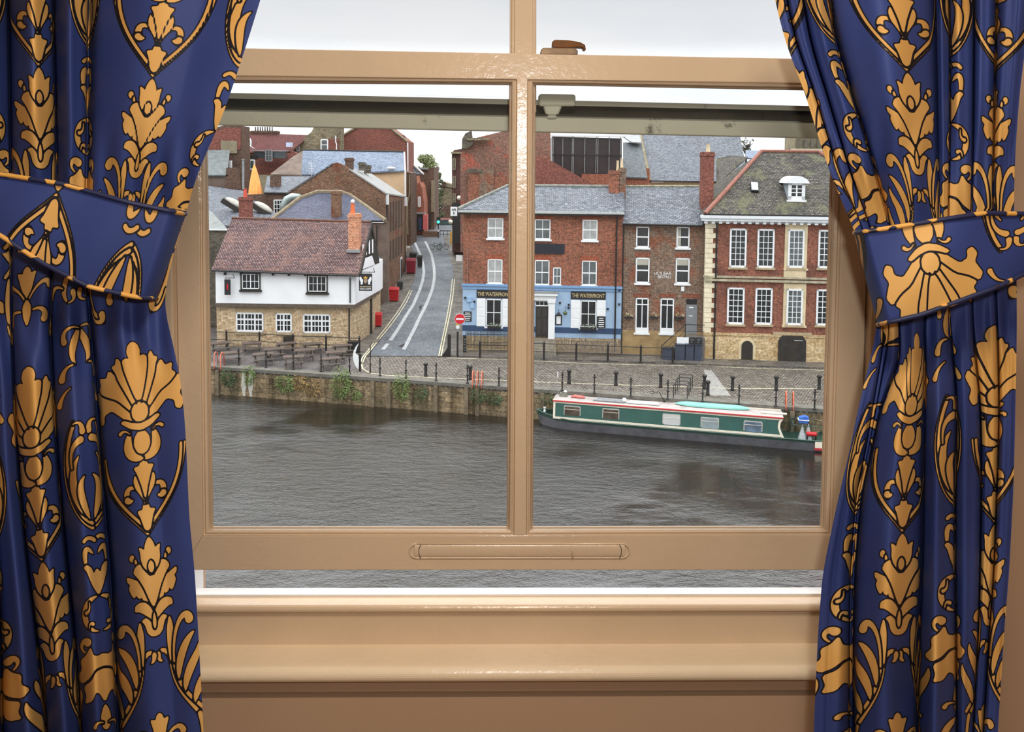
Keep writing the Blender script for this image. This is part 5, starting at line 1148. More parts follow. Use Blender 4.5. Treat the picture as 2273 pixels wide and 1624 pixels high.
# chimney with steel flue, belongs to the long slate roof on the left
b = Bg('slate_hall', 'long low grey slate roof with two domed rooflights left of the violet roof', 78, 520, 560)
b.slope('roof', [(430, 408, 88), (545, 424, 88), (572, 452, 80), (640, 486, 76), (560, 500, 73), (430, 500, 73)], SLATE)
b.slope('roof', [(430, 448, 78), (470, 470, 76), (505, 508, 71.5), (430, 512, 71.5)], plain('grey_felt_roof', (126, 130, 128), 0.6, 0.15, 1.5))
b.wall('side_wall', [(430, 510), (506, 508), (502, 520), (484, 620), (480, 800), (430, 800)], DKSTONE, 0.5, 71.0)
b.box('gutter', 430, 508, 506, 511, WHITE, 0.15, 70.8)
b.chim(530, 437, 555, 486, PLUMBR, 0.8, 72.5, pots=[(536, 419, 546, 437)], potm=plain('red_pot', (206, 84, 66), 0.7, 0.1))
c = b.q(540, 420, 72.9); d_ = b.q(540, 355, 72.9); mb = MB(); mb.cyl(c, d_, 0.10, n=8); mb.cyl(d_, d_ + Vector((0, 0, 0.1)), 0.16, n=8); mb.build('steel_flue', GREYP, b.root)
for (x, y) in ((519, 455), (583, 464)):
    c = b.q(x, y, 77.5); mb = MB(); R3 = Matrix.Rotation(0.55, 4, 'Y')
    vs = [R3 @ Vector(v) for v in [(-1.1, -.5, -.35), (1.1, -.5, -.35), (1.1, .5, -.35), (-1.1, .5, -.35), (-1.1, -.5, .12), (1.1, -.5, .12), (1.1, .5, .12), (-1.1, .5, .12)]]
    mb.add([tuple(v + c) for v in vs], [(0, 3, 2, 1), (4, 5, 6, 7), (0, 1, 5, 4), (1, 2, 6, 5), (2, 3, 7, 6), (3, 0, 4, 7)]); o = mb.build('rooflight_kerb', DKWOOD, b.root)
    mb = MB(); 
    for i in range(7):
        pass
    dome = MB().ball((0, 0, 0), 1.05, 0.55, 0.42, 14, 8); dome.v = [tuple(R3 @ Vector((v[0], v[1], max(v[2], -0.02) + 0.12)) + c + Vector((0, 0, 0))) for v in dome.v]; dome.build('rooflight_dome', plain('milky_dome', (176, 172, 162), 0.35, 0.1), o, smooth=True)
# brick range with white sash and steel duct
b = Bg('kitchen_range', 'brown brick range with white gridded window and steel duct elbow', 82, 610, 560)
b.wall('wall', [(545, 432), (588, 430), (690, 430), (690, 560), (545, 560)], DKBR, 0.5)
b.slope('roof', [(593, 391, 88), (690, 391, 88), (650, 428, 82), (586, 427, 82)], SLATE); b.box('gutter', 586, 427, 648, 430, BLACK, 0.2, 81.8)
b.win(609, 444, 634, 482, 4, 4, fw=0.11)
mb = MB(); mb.tube([b.q(*v) for v in ((630, 472, 79.4), (631, 455, 79.4), (638, 443, 79.4), (650, 437, 79.4), (668, 436, 79.4))], [0.42, 0.42, 0.42, 0.42, 0.25], 10); mb.build('steel_duct', plain('galvanised_duct', (164, 178, 176), 0.35, 0.15, metal=0.4), b.root, smooth=True)
c = b.q(610, 408, 84); mb = MB(); mb.box(c.x - .5, c.x + .5, c.y, c.y + .6, c.z - .8, c.z + .8); mb.build('chimney', DKBR, b.root)
# left red brick block
b = Bg('brick_tower_house', 'plain red brick block with khaki panel at the left edge of the view', 96, 500, 560)
b.wall('wall', [(430, 292), (505, 277), (536, 279), (540, 560), (430, 560)], DKBR, 3)
b.wall('khaki_panel', [(490, 312), (526, 313), (526, 340), (490, 340)], KHAKI, 0.1, 95.8)
b.wall('wall', [(430, 300), (505, 284), (534, 284), (534, 332), (430, 332)], PLUMBR, 0.1, 95.9)
b.slope('roof', [(430, 332, 95), (510, 333, 95), (505, 388, 90), (430, 388, 90)], plain('grey_green_slate', (100, 106, 106), 0.6, 0.2, 2))
b.wall('lean_to_wall', [(430, 389), (506, 389), (506, 430), (430, 430)], GREYBR, 0.4, 90.2)
b.box('white_vent', 509, 356, 514, 377, WHITE, 0.2, 94); b.box('white_vent', 510, 404, 516, 418, WHITE, 0.2, 94)
b.wall('chimney_stack', [(502, 372), (524, 372), (528, 420), (500, 418)], DKBR, 1.0, 90)
# terrace yard building with plum roof, dish, balcony
b = Bg('plum_roof_house', 'house with long dark plum roof, row of chimney pots and satellite dish', 104, 600, 560)
b.slope('roof', [(534, 294, 110), (690, 300, 110), (645, 336, 104), (534, 340, 104)], brick('dark_plum_tiles', (112, 66, 62), (88, 52, 50), (60, 36, 36), 0.2, 0.14, 0.016, stain=0.25))
b.wall('wall', [(534, 338), (650, 336), (672, 345), (672, 560), (534, 560)], PLUMBR, 1)
b.chim(556, 290, 616, 300, DKBR, 1.0, 109.5, pots=[(563 + k * 5.3, 281, 566.2 + k * 5.3, 291) for k in range(8)], potm=DKWOOD)
b.box('glazed_balcony', 562, 336, 632, 351, plain('smoky_glass', (70, 78, 82), 0.2, 0.2), 1.2, 102)
b.box('balcony_rail', 545, 333, 640, 335, LEAD, 0.1, 101.8)
b.win(590, 333, 604, 357, 2, 2, 101.7, MGLASS, 0.12, LEAD); b.win(545, 355, 565, 375, 2, 1, 101, plain('teal_glass', (72, 96, 92), 0.2), 0.2)
b.box('dark_fascia', 537, 343, 566, 354, DKWOOD, 1, 101)
b.box('roof_window', 635, 316, 649, 326, plain('sky_tinted_glass', (200, 212, 240), 0.2), 0.2, 104.5)
c = b.q(551, 317, 103); dish = MB().ball((0, 0, 0), 0.45, 0.12, 0.75, 12, 8); dish.v = [tuple(Vector(v) + c) for v in dish.v]; dish.tube([c + Vector((0.2, -.1, -.3)), c + Vector((0.95, -0.6, -.75))], 0.05, 5); dish.build('satellite_dish', WHITE, b.root, smooth=True)
# folded orange parasol; canvas emission stands in for light through the cloth
c = P(566, 432, 86); r = empty('folded_parasol', (c.x, c.y, 0), 0, 'closed orange parasol glowing between the brick yards', 'parasol')
zt_ = P(566, 364, 86).z; zb_ = c.z; n = 20; mb = MB(); vs = []
for j, (h, rad) in enumerate(((0, .62), (.15, .58), (.4, .46), (.65, .32), (.85, .18), (1, .03))):
    for k in range(n): t_ = 2 * PI * k / n; rr = rad * (1 + 0.16 * (1 if k % 2 else -1)); vs.append((rr * math.cos(t_) + (h - .5) * -0.1, rr * math.sin(t_), zb_ + (zt_ - zb_) * h))
mb.add(vs, [(j * n + k, j * n + (k + 1) % n, (j + 1) * n + (k + 1) % n, (j + 1) * n + k) for j in range(5) for k in range(n)])
mt = plain('glowing_orange_canvas', (255, 176, 104), 0.7, 0.12, 2); 
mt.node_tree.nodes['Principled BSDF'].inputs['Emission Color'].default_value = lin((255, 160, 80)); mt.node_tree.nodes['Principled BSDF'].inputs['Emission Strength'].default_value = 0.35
mb.build('canopy', mt, r); mb = MB(); mb.cyl((0, 0, zb_ - 2.4), (0, 0, zb_ + 0.2), 0.05); mb.build('pole', DKWOOD, r)
# grey stone gable
b = Bg('stone_gable_house', 'grey stone house with small white sash window beside the red gable', 108, 700, 560)
b.wall('wall', [(655, 330), (668, 312), (692, 292), (700, 275), (757, 275), (757, 560), (640, 560), (640, 345)], STONEG, 2)
b.wall('brick_patch', [(729, 308), (752, 308), (752, 334), (729, 334)], PLUMBR, 0.1, 107.8)
b.win(713, 310, 727.5, 333, 1, 2, 107.7, MGLASS, 0.16); b.win(659, 319, 664, 335, 1, 2, 107.7, MGLASS, 0.12)
mb = MB(); mb.tube([b.q(745, 301, 107.5), b.q(745, 315, 107.5), b.q(747, 320, 107.5), b.q(747, 332, 107.5)], 0.08, 6); mb.build('drainpipe', WHITE, b.root)
b.slope('side_roof', [(600, 386, 92), (652, 346, 97), (672, 334, 98), (668, 388, 92)], GREYBR)
b.wall('yard_wall', [(575, 388), (668, 388), (668, 560), (575, 560)], KHAKI, 0.4, 92.5)
# red gable
b = Bg('red_gable_house', 'tall house with blank red brick gable above the pale blue slate roof', 112, 830, 560)
b.wall('gable_wall', [(751, 307), (791, 283), (822, 262), (832, 260), (862, 281), (903, 313), (904, 560), (751, 560)], PLUMBR, 8)
mb = MB(); mb.tube([b.q(750, 307, 111.9), b.q(791, 282, 111.9), b.q(827, 259, 111.9), b.q(862, 280, 111.9), b.q(904, 314, 111.9)], 0.16, 6); mb.build('verge', KHAKI, b.root)
mb = MB(); mb.tube([b.q(905, 316, 111.5), b.q(905.5, 400, 111.5)], 0.09, 6); mb.build('drainpipe', WHITE, b.root)
b.chim(888, 300, 896, 312, PLUMBR, 1.5, 113)
# pale blue slate roof with cream gable wall
b = Bg('pale_slate_house', 'house with bright pale blue slate roof and cream gable wall', 97, 800, 560)
b.slope('roof', [(673, 333, 102), (897, 337.5, 102), (900, 378, 97), (664, 388, 97)], SLATEL)
mb = MB(); mb.tube([b.q(673, 333, 102), b.q(897, 337, 102)], 0.14, 6); mb.build('ridge_tiles', DKWOOD, b.root)
b.wall('cream_wall', [(664, 389), (820, 384), (899.5, 378), (899.5, 560), (664, 560)], PALEB, 1, 97.3)
mb = MB(); mb.tube([b.q(897.5, 338, 101.8), b.q(899.5, 378, 96.9), b.q(899.5, 440, 96.9)], 0.10, 6); mb.build('white_verge', WHITE, b.root)
mb = MB(); mb.ball(tuple(b.q(868, 373, 97)), 0.5, 0.25, 0.18); mb.build('roof_vent', WHITE, b.root, smooth=True)
c = b.q(691, 372, 95); mb = MB(); mb.tube([c + Vector((0, 0, -1.2)), c + Vector((0, 0, 0.6))], 0.03, 5)
for k in range(4): mb.tube([c + Vector((-.35, 0, .5 - k * .3)), c + Vector((.35, 0, .5 - k * .3))], 0.025, 5)
mb.build('aerial', WHITE, b.root)
# beyond the warehouse on the left of the street
b = Bg('slim_street_house', 'narrow brick house with tall drainpipes beyond the brick warehouse', 100, 905, 560)
b.wall('wall', [(896, 380), (912, 384), (912, 545), (896, 545)], DKBR, 6)
mb = MB(); mb.tube([b.q(909, 388, 99.6), b.q(909, 430, 99.6), b.q(904, 450, 99.6), b.q(905, 520, 99.6)], 0.09, 6); mb.build('drainpipe', KHAKI, b.root)
b.box('lamp_bracket', 903, 546, 909, 550, WHITE, 0.3, 99.2)
b = Bg('gabled_shop', 'orange brick shop with two small gables, white windows and a dark shopfront', 118, 925, 540)
b.wall('wall', [(909, 398), (916, 408), (921, 390), (927, 410), (931, 405), (936, 415), (941, 450), (941, 520), (909, 520)], ORBR, 6)
b.slope('roof', [(904, 345, 124), (911, 362, 121), (938, 386, 118), (908, 386, 118)], SLATE); mb = MB(); mb.tube([b.q(909, 358, 121), b.q(940, 386, 117.5)], 0.14, 6); mb.build('white_verge', WHITE, b.root)
mb = MB(); mb.lathe([(0.35, b.q(906, 365, 122).z), (0.1, b.q(906, 345, 122).z), (0.01, b.q(906, 328, 122).z)], b.q(906, 350, 122).x, b.q(906, 350, 122).y, 8); mb.build('spirelet', SLATE, b.root)
b.win(917, 437, 921.5, 458, 1, 2, 117.7, LGLASS, 0.2); b.win(929, 437, 933, 458, 1, 2, 117.7, LGLASS, 0.2)
b.box('shopfront', 910, 471, 941, 513, CHARB, 0.3, 117.6); b.box('shop_fascia', 909, 471, 944, 475, LEAD, 0.5, 117.4); b.box('shop_poster', 915, 478, 924, 500, plain('pale_posters', (120, 126, 134), 0.5, 0.6, 4), 0.1, 117.4); b.box('shop_door', 929, 483, 936, 511, BLUED, 0.1, 117.4)
b.box('pink_pillar', 939, 477, 949, 510, plain('salmon_pink_paint', (220, 112, 108), 0.6, 0.1), 1.0, 116.5)
b = Bg('brown_corner_building', 'brown corner building with flat parapet beyond the gabled shop', 124, 950, 540)
b.wall('wall', [(922, 378), (934, 374), (950, 374), (963, 371), (964, 520), (922, 520)], DKBR, 8)
b.box('parapet', 932, 372, 950, 376, LEAD, 0.4, 123.6); b.box('end_pilaster', 957, 400, 964, 470, KHAKI, 0.3, 123.5); b.win(942, 442, 947, 462, 1, 2, 123.6, MGLASS, 0.15); b.box('dark_window', 951, 474, 956, 505, DKWOOD, 0.2, 123.6)
b = Bg('far_street_house', 'pale stone fronted house at the far end of the street', 150, 990, 520)
b.wall('wall', [(978, 412), (984, 404), (1006, 410), (1006, 520), (978, 520)], STONEG, 6); b.slope('roof', [(979, 412, 150), (1006, 418, 150), (1006, 408, 156), (984, 402, 156)], DKWOOD)
b.chim(981, 403, 988, 414, DKBR, 1, 149); b.wall('lower_shop', [(976, 470), (990, 456), (1006, 452), (1006, 505), (976, 505)], DKBR, 3, 146); b.box('shop_fascia', 978, 484, 1000, 488, plain('pink_fascia', (180, 120, 120), 0.6), 0.2, 145.5); b.box('shop_window', 978, 489, 1002, 503, plain('dim_teal_window', (60, 84, 84), 0.3, 0.3), 0.2, 145.5)
# right of the street
b = Bg('dark_brick_terrace', 'tall dark brick terrace closing the right side of the street', 104, 1012, 560)
b.wall('wall', [(1003, 340), (1008, 333), (1026, 330), (1040, 330), (1040, 560), (1004, 560)], brick('purple_brick', (104, 68, 62), (80, 54, 52), (86, 70, 66), 0.235, 0.08, 0.012, stain=0.3), 8)
b.box('stone_cornice', 1001, 337, 1028, 341, KHAKI, 0.5, 103.5); 
for y in (352, 392, 430): b.win(1006, y, 1010.5, y + 24, 1, 2, 103.7, DGLASS, 0.12, KHAKI)
b.box('dark_shopfront', 1004, 450, 1024, 540, CHARB, 0.6, 103)
b.box('yellow_post_box', 999, 515, 1002.5, 542, plain('mustard_paint', (204, 150, 50), 0.6), 0.4, 101)
for x, y in ((1019, 439), (1000, 492)): 
    mb = MB(); mb.ball(tuple(b.q(x, y + 0.0, 101)), 0.28); mb.build('globe_lamp', plain('lit_globe', (250, 240, 220), 0.4), b.root, smooth=True)
b = Bg('brick_chimney_house', 'weathered red and brown brick house with stepped chimney behind the blue pub', 84, 1080, 560)
b.wall('gable_wall', [(1022, 560), (1022, 345), (1032, 318), (1048, 308), (1130, 288), (1222, 290), (1222, 560)], brick('patchy_brick', (146, 96, 78), (112, 76, 66), (140, 124, 112), 0.235, 0.08, 0.014, c3=(188, 92, 72), stain=0.35, patch=(176, 84, 66)), 6)
b.wall('curved_gable_end', [(1025, 330), (1026, 308), (1033, 296), (1046, 290), (1050, 320), (1036, 330)], DKSTONE, 1.2, 83.4)
b.box('stone_band', 1036, 306, 1088, 311, STONEG, 0.6, 83.2); b.box('stone_band', 1036, 375, 1070, 381, DKSTONE, 0.6, 83)
b.wall('red_buttress', [(1040, 386), (1066, 386), (1066, 445), (1056, 460), (1038, 460)], REDBR, 0.5, 83.2); b.wall('red_buttress', [(1098, 392), (1130, 392), (1130, 418), (1096, 424)], REDBR, 0.5, 83.2)
b.wall('brown_pier', [(1066, 380), (1096, 370), (1096, 430), (1062, 450)], BRNBR, 0.5, 83.1)
b = Bg('brick_slope_wing', 'red brick gable wing sloping down behind the blue pub roof', 79, 1250, 560)
b.wall('wall', [(1186, 345), (1222, 356), (1290, 394), (1330, 414), (1330, 560), (1186, 560)], PLUMBR, 3)
b = Bg('dark_glazed_block', 'modern block clad in dark panels with thin white mullions', 90, 1300, 560)
b.wall('clad_wall', [(1226, 303), (1380, 307), (1380, 560), (1226, 560)], plain('dark_maroon_panel', (50, 38, 40), 0.3, 0.3, 0.6), 5)
for k, x in enumerate((1228, 1249, 1270, 1273, 1298, 1323, 1327, 1352, 1377)): b.box('mullion', x - .7, 302, x + .7, 384, LEAD, 0.1, 89.8)
b.box('transom', 1226, 343, 1380, 345.5, BLACK, 0.1, 89.75); b.box('parapet_cap', 1224, 299, 1390, 303, WHITE, 0.8, 89.5)
b.box('brick_base', 1290, 386, 1380, 560, ORBR, 0.5, 89.0)
b = Bg('small_slate_roof_house', 'small dark slate roof between the dark panelled block and the big slate roof', 93, 1410, 560)
b.slope('roof', [(1383, 316, 98), (1424, 316, 98), (1437, 394, 93), (1383, 392, 93)], plain('dark_slate', (92, 98, 102), 0.6, 0.25, 3)); b.wall('wall', [(1383, 394), (1440, 395), (1440, 560), (1383, 560)], ORBR, 0.5, 93.2)
b.slope('lead_flat', [(1380, 300, 99), (1420, 298, 99), (1424, 316, 97), (1400, 314, 97)], LEAD)
b = Bg('big_slate_roof_hall', 'long hall with very large grey slate roof left of the mansion chimney', 104, 1540, 560)
b.slope('roof', [(1418, 285, 116), (1640, 285, 116), (1662, 405, 103), (1441, 400, 103)], SLATE)
mb = MB(); mb.tube([b.q(1418, 284, 116), b.q(1425, 320, 111), b.q(1442, 402, 102.8)], 0.28, 6); mb.build('stone_verge', STONEG, b.root)
b.wall('wall', [(1441, 404), (1662, 406), (1662, 560), (1441, 560)], PALEB, 1, 103.4); b.box('gutter', 1441, 401.5, 1600, 404, BLACK, 0.3, 102.8)
b.wall('brick_pier', [(1434, 372), (1442, 374), (1442, 420), (1434, 420)], ORBR, 0.8, 102)
b.slope('side_roof', [(1655, 333, 100), (1700, 335, 100), (1700, 352, 96), (1655, 350, 96)], SLATEL)
b.slope('side_roof', [(1590, 352, 90), (1622, 345, 94), (1660, 348, 94), (1600, 400, 84), (1590, 410, 84)], MOSSY)
# minster tower and glass spire
b = Bg('minster_tower', 'pale carved stone church tower far off above the mansion roof', 320, 1795, 400, cat='tower')
b.box('tower_wall', 1764, 290, 1850, 380, STONEG, 12); b.box('string_course', 1758, 330, 1850, 335, plain('pale_carved_stone', (172, 164, 142), 0.8), 1.0, 318)
for k in range(5): b.box('belfry_opening', 1771 + k * 14.5, 306, 1779 + k * 14.5, 328, DKSTONE, 0.5, 319)
b = Bg('lead_spire', 'tip of a pale grey pyramid roof showing above the outer sash rail', 220, 1510, 400, cat='roof')
mb = MB(); t_ = b.q(1510, 211, 226); c = [b.q(1470, 236, 220), b.q(1550, 236, 220)]; c += [c[1] + Vector((0, 12, 0)), c[0] + Vector((0, 12, 0))]
dz = Vector((0, 0, -24)); mb.add([tuple(t_)] + [tuple(v) for v in c], [(0, 1, 2), (0, 2, 3), (0, 3, 4), (0, 4, 1)]); mb.build('pyramid_roof', plain('pale_lead_roof', (186, 196, 200), 0.5, 0.1), b.root)
b.wall('shaft', [(1485, 236), (1540, 236), (1540, 420), (1485, 420)], STONEG, 8, 222)
# trees
def tree(name, label, px, py_top, py_bot, D, w_px, seed, col1, col2, dens=900, leaf_=0.5, bare=False):
    rnd = random.Random(seed); t = P(px, py_top, D); z1 = t.z; z0 = P(px, py_bot, D).z; wr_ = w_px / FPX * D / 2
    r = empty(name, (t.x, t.y, 0), 0, label, 'tree'); mb = MB()
    base = zD(min(D, 169)) - 0.2
    mb.tube([(0, 0, base), (0.1, 0, (z0 + base) / 2), (0, 0, z0 + (z1 - z0) * .5)], [0.4, 0.3, 0.12], 8)
    for k in range(9 if not bare else 26):
        a = rnd.uniform(0, 2 * PI); h = rnd.uniform(0.1, .8); l = wr_ * rnd.uniform(.5, .95); s_ = Vector((0, 0, z0 + (z1 - z0) * h * .6)); e = s_ + Vector((math.cos(a) * l, math.sin(a) * l, (z1 - z0) * rnd.uniform(.1, .35)))
        mb.tube([s_, s_.lerp(e, .5) + Vector((0, 0, .2)), e], [0.12, .08, .03], 5)
    mb.build('trunk', DKWOOD, r); mb = MB(); cl = []
    for k in range(16): a = rnd.uniform(0, 2 * PI); rr = wr_ * rnd.uniform(0, .75); cl.append((rr * math.cos(a), rr * math.sin(a), z0 + (z1 - z0) * rnd.uniform(.12, .9), rnd.uniform(.25, .42) * wr_))
    cl.append((0, 0, z1 - wr_ * .35, wr_ * .35))
    for k in range(dens):
        c = rnd.choice(cl); u = Vector((rnd.gauss(0, 1), rnd.gauss(0, 1), rnd.gauss(0, 1))).normalized() * c[3] * rnd.uniform(.7, 1.05); p = Vector(c[:3]) + u
        n = (u.normalized() + Vector((rnd.uniform(-.6, .6), rnd.uniform(-.6, .6), rnd.uniform(-.2, .8)))).normalized(); a = n.orthogonal().normalized() * leaf_ * rnd.uniform(.6, 1.2); bb = n.cross(a).normalized() * leaf_ * rnd.uniform(.3, .6)
        mb.add([p - a, p + bb, p + a, p - bb], [(0, 1, 2, 3)])
    tm = NT(name + '_leaves'); g_ = tm.n('ShaderNodeNewGeometry'); tm.l(tm.ramp(g_.outputs['Random Per Island'], [(0, lin(col1)), (1, lin(col2))]), tm.b.inputs['Base Color']); tm.b.inputs['Roughness'].default_value = .7
    mb.build('crown', tm.m, r); return r
tree('street_tree', 'bushy green tree rising behind the shops at the far end of the street', 945, 342, 440, 145, 66, 4, (86, 100, 58), (138, 146, 92), 4200, 0.26)
tree('street_tree', 'tall dark green tree lower down beside the far end of the street', 974, 382, 500, 138, 32, 9, (62, 74, 48), (104, 112, 76), 3000, 0.24)
tree('bare_tree', 'sparse treetop showing against the sky beside the big slate roof', 1657, 305, 345, 150, 34, 12, (70, 72, 58), (104, 104, 82), 120, 0.25, True)
# ---------------------------------------------------------------- things on the quay
def simple(name, mb, mat, loc, label, cat, group=None, rz=0, smooth=False):
    o = mb.build(name, mat, None, smooth=smooth); o.location = loc; o.rotation_euler = (0, 0, rz); return tag(o, label, cat, group)
ORD = ['first', 'second', 'third', 'fourth', 'fifth', 'sixth', 'seventh', 'eighth', 'ninth', 'tenth', 'eleventh', 'twelfth', 'thirteenth', 'fourteenth']
def proto_thin():
    r = empty('chain_post', (0, 0, 0)); mb = MB()
    mb.lathe([(0.10, 0), (0.10, 0.05), (0.055, 0.08), (0.045, 0.12), (0.045, 0.50), (0.07, 0.52), (0.07, 0.58), (0.042, 0.60), (0.040, 0.98), (0.065, 1.0), (0.065, 1.06), (0.03, 1.08), (0.055, 1.14), (0.055, 1.2), (0.02, 1.25)], n=10)
    mb.build('post', BLACK, r, smooth=True)
    mb = MB()
    for z in (0.55, 1.03): mb.box(-0.11, 0.11, -0.02, 0.02, z - .02, z + .02)
    mb.build('eyelet', BLACK, r); return r
thin = proto_thin()
def place(proto, lst, gname, labf, f=None, scale=1.0, first=[None]):
    out = []
    for i, it in enumerate(lst):
        o = proto if i == 0 else copy_tree(proto)
        x, y = it[0], it[1]; z = it[2] if len(it) > 2 else GZ
        p = G(x, y, z); o.location = p; tag(o, labf(i), gname[0], gname[1]); out.append(o)
    return out
bow = [(1247.8, 867), (1319, 873), (1400, 881), (1482, 887), (1559.5, 891.5), (1640, 897.6), (1722, 901.6), (1808, 908), (1900, 913)]
left = [(776, 829.5), (843.4, 834), (901, 839), (968, 845), (1037.6, 850.5), (1107.4, 856), (1176, 861)]
ter = [(529.8, 810.5), (590.5, 815.5), (651, 820), (712.7, 824.5)]
allp = ter + left + bow
labs = ['%s slim black chain post from the orange ladder along the pub terrace edge' % ORD[i] for i in range(4)] + \
       ['%s slim black chain post on the quay edge after the white sail banner' % ORD[i] for i in range(7)] + \
       ['%s slim black chain post behind the narrowboat counted from its bow' % ORD[i] for i in range(9)]
place(thin, [(x, y, GZ + 0.02) for x, y in allp], ('post', 'slim chain posts along the river edge'), lambda i: labs[i])
mb = MB(); mb.lathe([(0.05, 0), (0.04, 0.6), (0.065, 0.62), (0.065, 0.68), (0.035, 0.7), (0.03, 1.25), (0.05, 1.3), (0.05, 1.38), (0.03, 1.5), (0.035, 1.9), (0.02, 1.98)], n=10)
simple('marker_post', mb, BLACK, G(822, 828), 'tallest thin black post standing on the curve of the yellow lines', 'post', smooth=True)
r = empty('bollard', (0, 0, 0)); mb = MB(); mb.lathe([(0.13, 0), (0.13, 0.08), (0.105, 0.12), (0.10, 0.72), (0.10, 0.78)], n=12); mb.build('shaft', BLACK, r, smooth=True)
mb = MB(); mb.lathe([(0.105, 0.76), (0.15, 0.80), (0.16, 0.88), (0.13, 0.93), (0.05, 0.95)], n=12); mb.build('cap', BLACK, r, smooth=True)
bol = [(945, 835.5), (1043.8, 842), (1263, 851.5), (1367, 855.5), (1466.4, 860), (1563.5, 863), (1571, 877), (1625.7, 866), (1722.7, 866), (1818, 864)]
bl = ['stout black bollard on the quay opposite the foot of the cobbled street', 'stout black bollard beside the orange ladder hoops left of the glazing bar', 'stout black bollard on the cobbles behind the narrowboat bow pole',
      'stout black bollard below the blue pub right window on the white line', 'stout black bollard left of the bicycle hoops', 'stout black bollard right of the bicycle hoops, on the white line', 'shorter stout bollard standing at the pale paving patch',
      'stout black bollard just right of the pale paving patch', 'stout black bollard in front of the mansion between arched door and cart door', 'stout black bollard in front of the mansion cart door, furthest right']
place(r, bol, ('bollard', 'stout bollards along the cobbled quay'), lambda i: bl[i])
# railings
def railing(label, pts, h, zbase=GZ, name='railing', rails=(0.92, 0.45)):
    W3 = [G(x, y, zbase) for x, y in pts]; o = W3[0]; r = empty(name, o, 0, label, 'railing')
    for p in W3:
        q = p - o; mb = MB(); mb.lathe([(0.10, 0), (0.085, 0.06), (0.075, 0.1), (0.07, h - 0.12), (0.09, h - 0.1), (0.09, h - 0.04), (0.05, h), (0.03, h + 0.08)], q.x, q.y, 10); mb.build('post', BLACK, r)
    for k in rails:
        mb = MB(); mb.tube([(p.x - o.x, p.y - o.y, h * k) for p in W3], 0.03, 6); mb.build('rail', BLACK, r)
    return r
railing('black iron railing along the pavement in front of the blue pub and bistro', [(1065.3, 793.5), (1136, 794.5), (1207.2, 796.5), (1279, 799), (1349, 802), (1422, 805), (1493, 807)], 1.25, GZ + 0.1)
railing('black iron railing behind the picnic tables along the white pub wall', [(436, 768), (502.8, 770.5), (576, 774), (650, 779), (723.8, 782), (797.7, 785)], 1.3)
# street corner: post with block, no entry sign
mb = MB(); mb.box(-0.12, 0.12, -0.12, 0.12, 0, 1.7); mb.box(-0.5, 0.12, -0.1, 0.1, 0, 0.16); mb.prism([(-0.45, -0.08, 0.16), (-0.1, -0.08, 0.16), (-0.1, -0.08, 0.75)], (0, 0.16, 0)); simple('gate_post', mb, BLACK, G(997, 791), 'square black gate post with slanted brace at the foot of the street', 'post')
c = G(1015.5, 791, GZ + 0.05); r = empty('no_entry_sign', c, 0, 'red round no entry sign on a grey post at the street corner', 'road sign')
s = c.y / FPX; zc = P(1021, 707, c.y).z - c.z; xc = P(1021, 707, c.y).x - c.x
mb = MB(); mb.cyl((0, 0, 0), (0, 0, 1.9), 0.07, n=8); mb.build('sign_post', BLACK, r)
mb = MB(); mb.cyl((0, 0, 1.9), (xc * .6, 0, zc + 0.6), 0.05, n=8); mb.build('upper_pole', GREYP, r)
def disc(r_, y0, y1, n=28): m_ = MB(); m_.cyl((xc, y0, zc), (xc, y1, zc), r_, n=n); return m_
disc(12 * s, -0.10, -0.07).build('disc_rim', WHITE, r); disc(11.2 * s, -0.12, -0.10).build('red_disc', plain('sign_red', (206, 24, 44), 0.4, 0.03), r)
mb = MB(); mb.box(xc - 8.6 * s, xc + 8.6 * s, -0.135, -0.12, zc - 2.1 * s, zc + 1.6 * s); mb.build('white_bar', WHITE, r)
mb = MB(); mb.box(-3.0 * s, 4 * s, -0.1, -0.07, zc - 22 * s, zc - 14.5 * s); mb.build('small_white_plate', WHITE, r); mb = MB(); mb.box(-3.0 * s, 3 * s, -0.1, -0.07, zc - 14 * s, zc - 11 * s); mb.build('yellow_plate', plain('amber_plate', (206, 160, 50), 0.5), r)
mb = MB(); mb.box(xc - 14 * s, xc + 6 * s, -0.05, -0.02, zc + 10 * s, zc + 12 * s); mb.build('back_plate', LEAD, r)
# projecting pieces on the pub corner
for (x0, y0, x1, y1, D, nm, lab, mat, m2) in ((1000, 459, 1015, 479, 66, 'projecting_sign', 'square white sign with dark glyphs on the street corner above the pub eaves', WHITE, CHARB), (1012.5, 566, 1026.5, 579, 64.5, 'wall_plaque', 'small white plaque at the left edge of the blue pub', WHITE, None)):
    a = P(x0, y1, D); d_ = P(x1, y0, D); r = empty(nm, ((a.x + d_.x) / 2, D, 0), 0, lab, 'sign'); hw = (d_.x - a.x) / 2
    mb = MB(); mb.box(-hw, hw, -0.04, 0.04, a.z, d_.z); mb.build('board', mat, r)
    mb = MB(); mb.box(0, P(1029, y0, D).x - (a.x + d_.x) / 2, -0.02, 0.02, d_.z, d_.z + 0.05); mb.build('bracket', BLACK, r)
    if m2:
        mb = MB(); h = d_.z - a.z; mb.tube([(-hw * .5, -.06, a.z + h * .6), (-hw * .3, -.06, a.z + h * .82), (0, -.06, a.z + h * .6), (hw * .3, -.06, a.z + h * .84), (hw * .6, -.06, a.z + h * .62)], 0.035, 5); mb.tube([(-hw * .2, -.06, a.z + h * .2), (hw * .2, -.06, a.z + h * .32), (-.05, -.06, a.z + h * .45)], 0.03, 5); mb.build('dark_glyph', m2, r)
